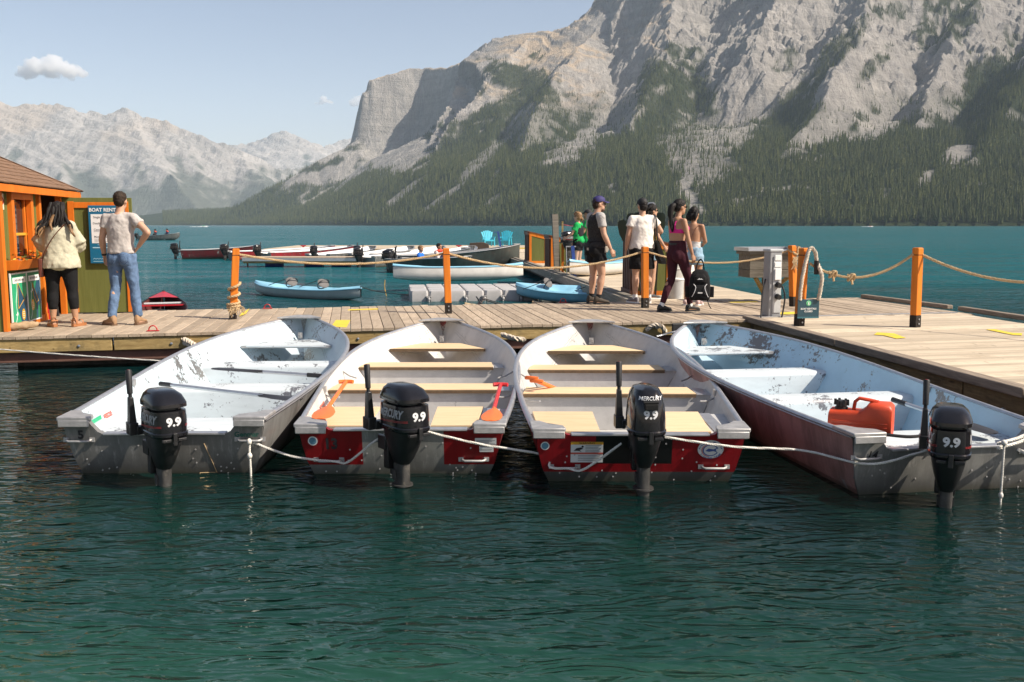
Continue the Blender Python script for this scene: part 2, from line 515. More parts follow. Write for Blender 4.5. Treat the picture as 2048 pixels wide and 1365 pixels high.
    forest *= 1-0.75*sst(fbm(X/120, Y/120, 4, 155)+0.5*fbm(X/40, Y/40, 2, 156), 0.30, 0.50)*sst(E, 442, 400)
    forest = np.where(inl < 60, 1.0, forest)
    meadow = sst(nz+0.3, 0.0, 0.5)*sst(E, 250, 170)*(B < 1330)*sst(slope, 1.1, 0.6)
    keep = land & (Z > -3)
    o = grid_mesh('mountain', X, Y, np.where(land, Z, -6), keep, m_mtn, {'forest': forest, 'meadow': meadow})
    return X, Y, Z, forest, slope, inl, B, E, land, st

def far_range(name, xr, yr, st, ridges, seed, amp, mat, treeline, limit_noise=60):
    xs = np.arange(xr[0], xr[1], st); ys = np.arange(yr[0], yr[1], st)
    X, Y = np.meshgrid(xs, ys)
    XW = X+90*fbm(X/700, Y/700, 4, seed); YW = Y+90*fbm(X/700, Y/700, 4, seed+1)
    Z = tents(XW, YW, ridges)
    ca, sa = math.cos(R(-25)), math.sin(R(-25))
    U = X*ca-Y*sa; V = X*sa+Y*ca
    a = sst(Z, 10, 500)
    Z = Z + a*(amp*fbm(U/520, V/1200, 4, seed+2, 0.55, True)+amp*0.45*fbm(U/160, V/260, 5, seed+3, 0.6, True))
    ph = (Z+0.42*X+0.1*Y+90*fbm(X/900, Y/900, 3, seed+4))/110.0
    Z = Z + sst(Z, 200, 500)*(9*np.sin(2*np.pi*ph)+6*np.sin(2*np.pi*ph*2.7))
    E = 450.5-(Z-EYE)/Y*1900
    nz = fbm(X/600, Y/600, 5, seed+8); nz2 = fbm(X/170, Y/170, 4, seed+9); n3 = fbm(U/260, V/1500, 4, seed+10)
    forest = np.clip(sst(E-treeline+nz*limit_noise+nz2*45+n3*60, -12, 30), 0, 1)
    forest = np.maximum(forest, 0.9*sst(nz2*0.7+n3*0.9+(E-treeline)/140, 0.05, 0.25))
    meadow = sst(nz+0.2, 0, 0.5)*sst(E, 330, 240)
    grid_mesh(name, X, Y, Z, Z > -20, mat, {'forest': forest*0.8, 'meadow': meadow*0.6})

TERR = build_main_mountain()
far_range('far_mountain', (-6500, 700), (6300, 10800), 21,
    [([(-400,190,9000),(-150,205,9000),(0,213,8900),(60,222,8900),(150,226,8900),(215,246,8900),(262,238,8900),(300,258,8900),(350,262,8900),(420,286,8900),(480,308,8900),(560,338,9000),(620,352,9100),(720,372,9300),(860,420,9600)], 0.62, 0.62, None),
     ([(60,222,8900),(120,330,8000),(180,440,7000)], 0.6, 0.6, None), ([(262,238,8900),(330,340,8000),(420,445,7000)], 0.6, 0.6, None),
     ([(-150,205,9000),(-60,340,7800),(0,445,6800)], 0.6, 0.6, None), ([(480,308,8900),(540,380,8200),(600,447,7400)], 0.55, 0.55, None)],
    300, 62, m_far, 350, 80)
far_range('distant_mountain', (-5200, -800), (11500, 15500), 34,
    [([(380,330,13400),(440,306,13400),(480,297,13200),(520,290,13200),(555,281,13000),(578,274,13000),(600,282,13000),(650,306,13200),(690,292,13600),(710,284,13800),(760,300,14000),(850,330,14000)], 0.55, 0.6, None),
     ([(578,274,13000),(600,340,12300),(640,400,11800)], 0.6, 0.6, None)],
    500, 70, m_far, 352, 40)

# ---------------------------------------------------------------- forest across the lake
def leaf_mat(name, c1, c2):
    t = NT(name)
    r = t.rnd()
    v = t.n('ShaderNodeTexCoord').outputs['Object']
    c = t.mix(t.ramp(r, 0.0, 1.0), c1, c2)
    c = t.mix(t.math('MULTIPLY', t.ramp(t.noise(v, 0.9, 3, 0.6), 0.4, 0.7), 0.5), c, tuple(x*1.7 for x in c2))
    return t.set(c, 0.9, 0, 0.15)
m_pine = leaf_mat('conifer_needles', (0.016, 0.030, 0.012), (0.085, 0.092, 0.030))
m_bark = plain('bark', (0.10, 0.075, 0.055), 0.9, 0, 0.3, 3)

def conifer_parts(seed, h=20.0, w=2.6):
    rng = random.Random(seed)
    cr = MB(); tr = MB()
    tr.tube([(0,0,-3),(0,0,h*0.3),(0,0,h*0.97)], [0.26,0.18,0.03], 5)
    for k in range(7):
        z0 = h*(0.10+0.125*k); zt = min(h*1.02, z0+h*0.24); r = w*(1-k/7.6)**0.85
        n = 8; a0 = rng.random()*6
        vs = [(0, 0, zt)]
        for i in range(n):
            a = a0+2*math.pi*i/n; q = r*(0.62+0.5*rng.random()) * (1.0 if i % 2 else 0.66)
            vs.append((q*math.cos(a), q*math.sin(a), z0-h*0.03*rng.random()-(0.0 if i % 2 else -h*0.02)))
        cr.add(vs, [(0, 1+i, 1+(i+1) % n) for i in range(n)])
    return tr, cr
def conifer(loc, s):
    root = empty('conifer_tree', loc, 0, 'tall dark conifer standing alone at the front of the wooded far shore', 'tree')
    tr, cr = conifer_parts(3)
    tr.build('trunk', m_bark, root); cr.build('crown', m_pine, root, smooth=0)
    root.scale = (s, s, s)
    return root

def build_forest():
    X, Y, Z, forest, slope, inl, B, E, land, st = TERR
    rng = np.random.default_rng(11)
    vis = land & (B > 330) & (B < 2230) & (E > -60) & (Z > 0)
    # nearer slopes carry more of the trees that can be told apart
    dens = np.where(vis, np.clip(forest, 0, 1), 0)
    dens = np.where(dens > 0.12, dens, dens*0.35)**1.3 * (st*st/(26.0+Y*0.006))
    dens = np.where(inl < 40, dens*1.6, dens)
    n = rng.poisson(np.clip(dens, 0, 6))
    iy, ix = np.nonzero(n)
    rep = n[iy, ix]
    iy = np.repeat(iy, rep); ix = np.repeat(ix, rep)
    fx = rng.random(len(ix)); fy = rng.random(len(ix))
    ix2 = np.clip(ix, 0, X.shape[1]-2); iy2 = np.clip(iy, 0, X.shape[0]-2)
    z = (Z[iy2, ix2]*(1-fx)*(1-fy)+Z[iy2, ix2+1]*fx*(1-fy)+Z[iy2+1, ix2]*(1-fx)*fy+Z[iy2+1, ix2+1]*fx*fy)
    px = X[iy2, ix2]+fx*st; py = Y[iy2, ix2]+fy*st
    ok = z > 0.3
    px, py, z = px[ok], py[ok], z[ok]
    fo = forest[iy2, ix2][ok]
    hgt = np.interp(z, [0, 250, 600], [0.95, 0.82, 0.64])
    sc = hgt*np.clip(rng.normal(0.9, 0.30, len(px)), 0.35, 1.6)*(0.6+0.4*fo)
    me = bpy.data.meshes.new('forest')
    me.vertices.add(len(px)); me.vertices.foreach_set('co', np.stack([px, py, z-0.5], 1).astype(np.float32).ravel())
    a = me.attributes.new('size', 'FLOAT', 'POINT'); a.data.foreach_set('value', sc.astype(np.float32))
    a = me.attributes.new('turn', 'FLOAT', 'POINT'); a.data.foreach_set('value', (rng.random(len(px))*6.28).astype(np.float32))
    o = bpy.data.objects.new('forest', me); COL.objects.link(o)
    tag(o, 'dense dark conifer forest covering the slopes across the lake', 'forest', kind='stuff')
    trm = MB(); tr, cr = conifer_parts(8)
    trm.add(cr.v, cr.f, 0); trm.add(tr.v, tr.f, 1)
    src = bpy.data.objects.new('forest_tree', trm.mesh('forest_tree', [m_pine, m_bark], 0))
    # node group: one small tree on every point
    g = bpy.data.node_groups.new('forest_trees', 'GeometryNodeTree')
    g.interface.new_socket('Geometry', in_out='INPUT', socket_type='NodeSocketGeometry')
    g.interface.new_socket('Geometry', in_out='OUTPUT', socket_type='NodeSocketGeometry')
    N = g.nodes; gi = N.new('NodeGroupInput'); go = N.new('NodeGroupOutput')
    ip = N.new('GeometryNodeInstanceOnPoints'); oi = N.new('GeometryNodeObjectInfo')
    oi.inputs['Object'].default_value = src; oi.inputs['As Instance'].default_value = True
    def na(k):
        q = N.new('GeometryNodeInputNamedAttribute'); q.data_type = 'FLOAT'; q.inputs[0].default_value = k; return q.outputs['Attribute']
    cz = N.new('ShaderNodeCombineXYZ'); g.links.new(na('turn'), cz.inputs[2])
    sx = N.new('ShaderNodeCombineXYZ'); s_ = na('size')
    for i in range(3): g.links.new(s_, sx.inputs[i])
    g.links.new(gi.outputs[0], ip.inputs['Points']); g.links.new(oi.outputs['Geometry'], ip.inputs['Instance'])
    g.links.new(cz.outputs[0], ip.inputs['Rotation']); g.links.new(sx.outputs[0], ip.inputs['Scale'])
    g.links.new(ip.outputs[0], go.inputs[0])
    md = o.modifiers.new('trees', 'NODES'); md.node_group = g
    print('forest trees', len(px))
build_forest()
_sx, _sy = TERR[0], TERR[1]
conifer((330.0, 1652.0, 4.0), 1.05)

# ---------------------------------------------------------------- haze over the lake
def haze():
    mb = MB(); mb.box((-1000, 7640, 889), (16000, 15840, 1830))
    m = bpy.data.materials.new('haze_air'); m.use_nodes = True
    nt = m.node_tree; nt.nodes.remove(nt.nodes['Principled BSDF'])
    v = nt.nodes.new('ShaderNodeVolumePrincipled')
    v.inputs['Color'].default_value = (0.72, 0.86, 1.0, 1)
    v.inputs['Density'].default_value = 3.9e-5
    v.inputs['Anisotropy'].default_value = 0.0
    nt.links.new(v.outputs[0], nt.nodes['Material Output'].inputs['Volume'])
    o = mb.build('haze', m, smooth=0)
    tag(o, kind='stuff')
    return o
haze()
# ================================================================ lake
def water():
    t = NT('lake_water')
    tc = t.n('ShaderNodeTexCoord'); v = tc.outputs['Object']
    sp = t.n('ShaderNodeSeparateXYZ'); t.l(v, sp.inputs[0])
    def waves(scale, sx, rot, det, dist=0.6, rough=0.5):
        mp = t.n('ShaderNodeMapping'); mp.inputs['Rotation'].default_value = (0, 0, rot); mp.inputs['Scale'].default_value = (sx, 1, 1)
        t.l(v, mp.inputs[0]); return t.noise(mp.outputs[0], scale, det, rough, dist)
    # sheltered water behind the docks is calmer than the open lake
    open_ = t.step(sp.outputs[1], 12, 24)
    near_ = t.step(sp.outputs[1], 26, 10)
    h = t.math('MULTIPLY', waves(1.1, 0.5, 0.12, 2, 0.8), 0.30)
    h = t.math('ADD', h, t.math('MULTIPLY', waves(3.0, 0.42, -0.12, 2, 1.0), 0.19))
    h = t.math('ADD', h, t.math('MULTIPLY', waves(6.5, 0.42, 0.15, 2, 1.2), 0.150))
    h = t.math('ADD', h, t.math('MULTIPLY', t.math('ABSOLUTE', t.math('SUBTRACT', waves(4.6, 0.40, -0.05, 2, 1.5), 0.5)), -0.24))
    h = t.math('ADD', h, t.math('MULTIPLY', waves(14.0, 0.5, -0.25, 2, 0.8), 0.040))
    h = t.math('ADD', h, t.math('MULTIPLY', t.math('MULTIPLY', waves(0.30, 0.5, 0.2, 5, 0.8, 0.75), open_), 4.2))
    h = t.math('ADD', h, t.math('MULTIPLY', t.math('MULTIPLY', waves(0.055, 0.35, 0.1, 6, 0.5, 0.66), t.step(sp.outputs[1], 40, 150)), 16.0))
    b = t.n('ShaderNodeBump'); b.inputs['Strength'].default_value = 1.0; b.inputs['Distance'].default_value = 0.17
    t.l(h, b.inputs['Height'])
    P = t.b
    # darker and clearer by the boats, milky with rock flour in the deep lake
    milky = t.step(sp.outputs[1], 8, 32)
    near_tint = t.step(t.math('ADD', sp.outputs[1], t.math('MULTIPLY', sp.outputs[0], 0.25)), 6.3, 3.0)      # paler, greener water colour towards the camera
    col = t.mix(milky, t.mix(near_tint, (0.002, 0.0135, 0.0135), (0.013, 0.062, 0.046)), (0.010, 0.112, 0.130))
    t._s(P.inputs['Base Color'], col)
    P.inputs['Roughness'].default_value = 0.02
    far_rough = t.math('MULTIPLY_ADD', t.step(sp.outputs[1], 14, 90), 0.12, 0.015)      # waves too small to see at that distance
    P.inputs['IOR'].default_value = 1.33
    t.l(b.outputs[0], P.inputs['Normal'])
    tr = t.n('ShaderNodeBsdfTransparent'); tr.inputs[0].default_value = (0.80, 1.0, 0.93, 1)
    mx = t.n('ShaderNodeMixShader'); t._s(mx.inputs[0], t.math('MULTIPLY_ADD', milky, -0.26, 0.30))
    t.l(P.outputs[0], mx.inputs[1]); t.l(tr.outputs[0], mx.inputs[2])
    # the mirror of the surface lies over both
    fr = t.n('ShaderNodeFresnel'); fr.inputs[0].default_value = 1.33; t.l(b.outputs[0], fr.inputs['Normal'])
    gl = t.n('ShaderNodeBsdfGlossy'); t._s(gl.inputs['Roughness'], far_rough); t.l(b.outputs[0], gl.inputs['Normal'])
    P.inputs['Specular IOR Level'].default_value = 0.0
    m2 = t.n('ShaderNodeMixShader'); gm = t.n('ShaderNodeNewGeometry'); t._s(m2.inputs[0], t.math('MULTIPLY', fr.outputs[0], t.math('SUBTRACT', 1.0, gm.outputs['Backfacing']))); t.l(mx.outputs[0], m2.inputs[1]); t.l(gl.outputs[0], m2.inputs[2])
    t.l(m2.outputs[0], t.out.inputs['Surface'])
    mb = MB(); mb.box((-1000, 7650, -20), (14900, 15420, 40))
    tag(mb.build('water', t.mat, smooth=0), kind='structure')
    # the bottom shelves up towards the near shore
    xs = np.concatenate([np.linspace(-8400, -40, 6), np.linspace(-30, 30, 61), np.linspace(40, 6400, 6)])
    ys = np.concatenate([np.linspace(-50, -8, 5), np.linspace(-6, 30, 49), np.linspace(45, 15300, 8)])
    X, Y = np.meshgrid(xs, ys)
    d = np.interp(Y+0.12*X, [-60, -2, 2.0, 12, 30, 400], [0.4, 0.45, 0.6, 2.1, 4.2, 18])
    near = (np.abs(X) < 31) & (Y < 31)
    d = d + near*(0.18*fbm(X/1.7, Y/1.7, 4, 7)+0.1*fbm(X/0.7, Y/0.7, 2, 8))
    t2 = NT('lake_bed_stones'); vv = t2.coords(rnd=False)
    n1 = t2.noise(vv, 1.4, 6, 0.7); 
    # pale weedy stones, coloured darker with depth for light lost in the water
    shallow = t2.mix(t2.ramp(n1, .35, .65), (0.085, 0.17, 0.10), (0.17, 0.29, 0.19))
    t2.set(t2.mix(t2.step(t2.math('ADD', t2.xyz()[2], t2.math('MULTIPLY', n1, 0.4)), -0.55, -1.35), shallow, (0.006, 0.040, 0.030)), 0.9)
    n, m = X.shape
    bb = MB(); bb.add(np.stack([X, Y, -d], 2).reshape(-1, 3).tolist(), [(j*m+i, j*m+i+1, (j+1)*m+i+1, (j+1)*m+i) for j in range(n-1) for i in range(m-1)])
    tag(bb.build('lake_bed', t2.mat, smooth=80, flip=False), kind='structure')
water()
def shore():
    # unseen gravel bank, added behind the camera to bounce light onto the scene
    xs = np.linspace(-60, 60, 41); ys = np.linspace(-70, -1.6, 30); X, Y = np.meshgrid(xs, ys)
    Z = -0.35+0.09*np.minimum(-1.6-Y, 14)+0.05*fbm(X/1.5, Y/1.5, 3, 71)
    n, m = X.shape; b = MB(); b.add(np.stack([X, Y, Z], 2).reshape(-1, 3).tolist(), [(j*m+i, j*m+i+1, (j+1)*m+i+1, (j+1)*m+i) for j in range(n-1) for i in range(m-1)])
    tag(b.build('shore', plain('bounce_bank_gravel', (0.42, 0.38, 0.32), 0.9, 0, 0.2, 12), smooth=80, flip=False), kind='structure')
shore()
# ================================================================ docks
DZ = 0.42                                # deck level over the water
def near_y(x): return 12.70 + 0.222*x
def far_y(x): return 16.12 + 0.222*x
EDIR = Vector((1, 0.222, 0)).normalized()

def wood(name, c1, c2, rough=0.8, grain=(40, 2.2, 40), knots=True, dirt=None, tone=0.25, bump=0.5):
    if name in MATS: return MATS[name]
    t = NT(name)
    v = t.coords(scale=grain); v2 = t.coords()
    g = t.noise(v, 1.0, 6, 0.65, 0.4)
    c = t.ramp(g, 0.3, 0.72, c1, c2)
    r = t.rnd()
    c = t.mix(1.0, c, t.ramp(r, 0, 1, (1-tone,)*3, (1+tone*0.4,)*3), 'MULTIPLY')
    if knots:
        k = t.n('ShaderNodeTexVoronoi'); k.inputs['Scale'].default_value = 1.0; k.inputs['Randomness'].default_value = 1.0
        mp = t.coords(scale=(7, 1.5, 7)); t.l(mp, k.inputs['Vector'])
        c = t.mix(t.math('MULTIPLY', t.ramp(k.outputs['Distance'], 0.05, 0.12, (1,1,1), (0,0,0)), 0.65), c, tuple(q*0.35 for q in c1))
    if dirt:
        c = t.mix(t.ramp(t.noise(v2, 2.2, 6, 0.7), 0.5, 0.72), c, dirt)
    t.bump(g, bump, 0.006)
    MATS[name] = t.set(c, rough, 0, 0.3)
    return MATS[name]
m_plank = wood('weathered_deck_wood', (0.34, 0.265, 0.19), (0.52, 0.42, 0.31), dirt=(0.28, 0.22, 0.165), tone=0.3)
m_plank2 = wood('pale_deck_wood', (0.47, 0.385, 0.275), (0.65, 0.545, 0.41), grain=(2.2, 40, 40), dirt=(0.38, 0.31, 0.22), tone=0.3)
m_timber = wood('treated_timber', (0.24, 0.16, 0.06), (0.46, 0.33, 0.14), grain=(1.6, 30, 34), dirt=(0.15, 0.12, 0.06), tone=0.2)
m_curb = wood('brown_weathered_curb', (0.15, 0.115, 0.085), (0.32, 0.26, 0.20), grain=(24, 1.4, 30), knots=False)
m_greywood = wood('grey_weathered_timber', (0.17, 0.15, 0.12), (0.34, 0.30, 0.25), grain=(2, 2, 26), knots=False)
m_rust = plain('brown_primed_steel', (0.11, 0.055, 0.04), 0.65, 0.2, 0.3, 3, 0.2, ((0.05, 0.03, 0.025), 0.5))
m_float = plain('dirty_float', (0.10, 0.085, 0.075), 0.7, 0, 0.4, 2.5, 0.1, ((0.03, 0.025, 0.022), 0.5))
m_steel = plain('galvanised_steel', (0.50, 0.51, 0.52), 0.4, 0.8, 0.12, 9)
m_bolt = plain('bolt_steel', (0.42, 0.44, 0.46), 0.4, 0.9, 0.1, 30)
m_yellow = plain('yellow_marking_tape', (0.70, 0.51, 0.04), 0.7, 0, 0.12, 8, 0.2, ((0.46, 0.37, 0.18), 0.57))
m_red = plain('red_painted_steel', (0.42, 0.02, 0.02), 0.45, 0.1, 0.15, 12, 0.2, ((0.16, 0.03, 0.025), 0.6))
m_black = plain('black_rubber', (0.012, 0.012, 0.013), 0.55, 0, 0.2, 10)
m_orange = wood('orange_stained_wood', (0.55, 0.14, 0.012), (0.74, 0.23, 0.02), 0.55, (14, 14, 1.4), knots=False, tone=0.12, bump=0.25)
m_postbase = wood('black_post_base', (0.018, 0.014, 0.012), (0.05, 0.04, 0.032), 0.8, (20, 20, 2), knots=False)

def plank_mesh(name, p, q, th, mat):
    """a board whose foot runs along q and whose length is p"""
    p, q = Vector(p), Vector(q)
    b = MB(); lo = Vector((0, 0, -th)); ch = 0.004
    n = 3
    O = Vector((0, 0, 0))
    e = q.normalized()*ch; l = p.normalized()*ch
    dz = Vector((0, 0, -ch))
    b.add([O+lo, q+lo, p+q+lo, p+lo, O+dz, q+dz, p+q+dz, p+dz, O+e+l, q-e+l, p+q-e-l, p+e-l],
          [(3,2,1,0),(0,1,5,4),(1,2,6,5),(2,3,7,6),(3,0,4,7),(4,5,9,8),(5,6,10,9),(6,7,11,10),(7,4,8,11),(8,9,10,11)])
    return b.mesh(name, mat, 0)

def front_dock():
    root = empty('front_dock', (0, near_y(0), DZ), 0, 'long front dock of weathered planks that the four boats are tied to', 'dock')
    P = Vector((-0.56, 3.296, 0)); sp = 0.1425
    me = [plank_mesh('plank', P*(1+0.003*k), EDIR*(sp-0.007), 0.04, m_plank) for k in (-1, 0, 1)]
    x = -9.6; k = 0
    while x < 6.93:
        o = link_mesh('plank', me[k % 3], None, root, (x, 0.222*x, random.uniform(-0.003, 0.002)))
        o.rotation_euler = (random.uniform(-.0006, .0006), random.uniform(-.01, .01), 0)
        x += sp*EDIR.x; k += 1
    # edge timbers, steel channel and floats
    nrm = Vector((-EDIR.y, EDIR.x, 0))
    def along(x, off, z): return Vector((x, 0.222*x, z)) + nrm*off
    for x0, x1 in ((-9.6, -4.93), (-4.91, -1.4), (-1.38, 2.1), (2.12, 3.55)):
        b = MB(); dz = random.uniform(-.006, .004)
        n = 10; rs = []
        for i in range(n+1):
            xx = lerp(x0, x1, i/n); w = random.uniform(-.003, .003)
            rs.append([along(xx, 0.02+w, -0.205+dz), along(xx, 0.12, -0.205+dz), along(xx, 0.12, -0.043), along(xx, 0.02+w, -0.043+dz*0.5)])
        b.rings(rs)
        c = along((x0+x1)/2, 0, -0.12)
        b.v = [tuple(Vector(v)-c) for v in b.v]
        b.build('edge_timber', m_timber, root, c, smooth=20, bevel=0.008)
    b = MB(); b.beam(along(-9.6, 0.10, -0.265), along(3.4, 0.10, -0.265), 0.05, 0.115); b.beam(along(-9.6, 0.06, -0.318), along(3.4, 0.06, -0.318), 0.12, 0.012)
    b.build('steel_channel', m_rust, root, smooth=0)
    for i in range(4):
        b = MB(); x0 = -9.5+i*3.4
        a, c = along(x0, 0.55, -0.40), along(x0+3.1, 0.55, -0.40)
        b.tube([a, a.lerp(c, 0.03), a.lerp(c, 0.97), c], [0.1, 0.2, 0.2, 0.1], 14)
        b.build('float', m_float, root)
    b = MB(); b.beam(along(-9.6, 3.2, -0.16), along(6.9, 3.2, -0.16), 0.12, 0.2)
    b.build('rear_timber', m_timber, root, smooth=0)
    bm_ = MB(); bm_.tube([(0, 0.01, 0), (0, -0.012, 0), (0, -0.016, 0)], [0.017, 0.017, 0.008], 8)
    bme = bm_.mesh('bolt', m_bolt)
    for px in [-8.7, -7.55, -6.4, -5.3, -4.25, -3.1, -2.0, -0.6, 0.6, 1.5, 2.3, 3.0]:
        o = link_mesh('bolt', bme, None, root, along(px, 0.02, -0.14)); o.rotation_euler.z = math.atan(0.222)
    # curb log along the outer end
    b = MB(); a = at(1726, 597, DZ)-root.location; c = at(1900, 620, DZ)-root.location
    b.beam(a+Vector((0, 0, .04)), c+Vector((0, 0, .04)), 0.11, 0.07); 
    b.build('curb_log', m_curb, root, smooth=0, bevel=0.015)
    # painted arrows and squares of yellow tape
    def tape(P4, name='yellow_tape'):
        b = MB(); q = [Vector((p.x, p.y, DZ+0.0045))-root.location for p in P4]
        b.add(q, [tuple(range(len(q)))]); b.build(name, m_yellow, root, smooth=0)
    tape([at(*p, DZ) for p in ((672,641),(662,654),(693,656),(701,641))])
    tape([at(*p, DZ) for p in ((694,619.5),(760,617.5),(762,619.8),(696,621.8))])
    tape([at(*p, DZ) for p in ((483,627),(499,618),(492,628.5),(478,634))][::1])
    tape([at(*p, DZ) for p in ((1455,604),(1512,603),(1516,605),(1460,606.5))])
    tape([at(*p, DZ) for p in ((1556,626),(1597,624),(1596,629),(1556,630))])
    return root
front_dock()

def side_dock():
    A = Vector((3.46, 13.66, DZ)); E = Vector((0.1225, -1, 0)).normalized()
    root = empty('side_dock', A, 0, 'pale side dock with boards laid crosswise right of the rust coloured boat', 'dock')
    L = 3.40; sp = 0.1425
    me = plank_mesh('plank', EDIR*L, E*(sp-0.006), 0.04, m_plank2)
    for k in range(66):
        o = link_mesh('plank', me, None, root, E*(sp*k+0.03)+Vector((0.0, 0.0, random.uniform(-.002, .0015))))
    W = EDIR
    for s0, s1 in ((0.0, 2.9), (2.92, 6.2), (6.22, 9.3)):
        b = MB(); b.beam(E*s0-W*0.075+Vector((0, 0, -0.005)), E*s1-W*0.075+Vector((0, 0, -0.005)), 0.14, 0.085)
        c = E*((s0+s1)/2); b.v = [tuple(Vector(v)-c) for v in b.v]
        b.build('edge_board', m_curb, root, c, smooth=0, bevel=0.012)
    for s0, s1 in ((0.0, 2.4), (2.42, 5.3), (5.32, 9.3)):
        b = MB(); b.beam(E*s0-W*0.03+Vector((0, 0, -0.19)), E*s1-W*0.03+Vector((0, 0, -0.19)), 0.1, 0.27)
        c = E*((s0+s1)/2)+Vector((0, 0, -0.19)); b.v = [tuple(Vector(v)-c) for v in b.v]
        o = b.build('side_timber', wood('side_timber_wood', (0.10, 0.075, 0.04), (0.29, 0.21, 0.10), grain=(24, 1.4, 24), dirt=(0.07, 0.055, 0.035)), root, c, smooth=0, bevel=0.006)
    b = MB(); b.beam(E*0-W*-0.1+Vector((0, 0, -0.40)), E*9.3+W*0.1+Vector((0, 0, -0.40)), 0.3, 0.2); b.build('float', m_float, root, smooth=0)
    bm_ = MB(); bm_.tube([(0.01, 0, 0), (-0.014, 0, 0), (-0.02, 0, 0)], [0.02, 0.02, 0.009], 8); bme = bm_.mesh('bolt', m_bolt)
    for s in (1.2, 2.1, 3.3, 4.4, 5.0, 5.9, 6.7): link_mesh('bolt', bme, None, root, E*s-W*0.083+Vector((0, 0, -0.2)))
    b = MB(); b.beam(Vector((0.1, 0.02, 0.008)), EDIR*3.4+Vector((0, 0.02, 0.008)), 0.05, 0.012); b.build('seam_strip', m_steel, root, smooth=0)
    a = at(1921, 622.5, DZ)-A; c = a+E*8
    b = MB(); b.beam(a+Vector((0, 0, .04)), c+Vector((0, 0, .04)), 0.11, 0.07); b.build('curb_log', m_curb, root, smooth=0, bevel=0.015)
    def tape(P4):
        b = MB(); q = [Vector((p.x, p.y, DZ+0.006))-A for p in P4]; b.add(q, [tuple(range(len(q)))]); b.build('yellow_tape', m_yellow, root, smooth=0)
    tape([at(*p, DZ) for p in ((1748,670.5),(1754,666),(1788,668),(1812,677),(1793,678.5),(1768,672))])
    tape([at(*p, DZ) for p in ((1971,660),(1990,659.5),(2025,667),(2044,667.5),(2044,672),(2025,671),(2010,668))])
    return root
side_dock()

def pier():
    a0, a1 = Vector((2.16, 16.68, 0)), Vector((-0.75, 46.0, 0)); b0, b1 = Vector((4.85, 17.28, 0)), Vector((1.75, 46.4, 0))
    root = empty('rear_pier', (3.4, 17, DZ), 0, 'narrow plank pier running away behind the group of people', 'pier')
    n = 205; near = 60
    def board(t0, t1, b, c):
        q = [a0.lerp(a1, t0), b0.lerp(b1, t0), b0.lerp(b1, t1), a0.lerp(a1, t1)]
        off = Vector((3.4, 17, 0)); lo = Vector((0, 0, -0.04))
        q = [p-off-c for p in q]
        b.add([p+lo for p in q]+q, [(3,2,1,0),(4,5,6,7),(0,1,5,4),(1,2,6,5),(2,3,7,6),(3,0,4,7)])
    rest = MB()
    for k in range(n):
        t0, t1 = k/n, (k+0.94)/n
        if k < near:
            c = a0.lerp(b0, .5).lerp(a1.lerp(b1, .5), t0)-Vector((3.4, 17, 0))
            b = MB(); board(t0, t1, b, c); b.build('plank', m_plank2, root, c, smooth=0)
        else: board(t0, t1, rest, Vector((0, 0, 0)))
    o = rest.build('far_planks', m_plank2, root, smooth=0); o['kind'] = 'stuff'
    off = Vector((3.4, 17, 0))
    for k in range(6):
        s, e = a0.lerp(a1, k/6), a0.lerp(a1, (k+0.985)/6)
        b = MB(); b.beam(s-off+Vector((-0.05, 0, -0.08)), e-off+Vector((-0.05, 0, -0.08)), 0.09, 0.2); c = (s+e)/2-off
        b.v = [tuple(Vector(v)-c) for v in b.v]
        b.build('side_timber', m_greywood, root, c, smooth=0, bevel=0.01)
        b = MB(); b.beam(s-off+Vector((0.06, 0, 0.03)), e-off+Vector((0.06, 0, 0.03)), 0.14, 0.05); b.v = [tuple(Vector(v)-c) for v in b.v]
        b.build('edge_board', m_greywood, root, c, smooth=0)
    b = MB(); b.beam(a0.lerp(b0, .5)-off+Vector((0, 0.3, -0.3)), a1.lerp(b1, .5)-off+Vector((0, 0, -0.3)), 1.9, 0.25); b.build('float', m_float, root, smooth=0)
    return root
pier()

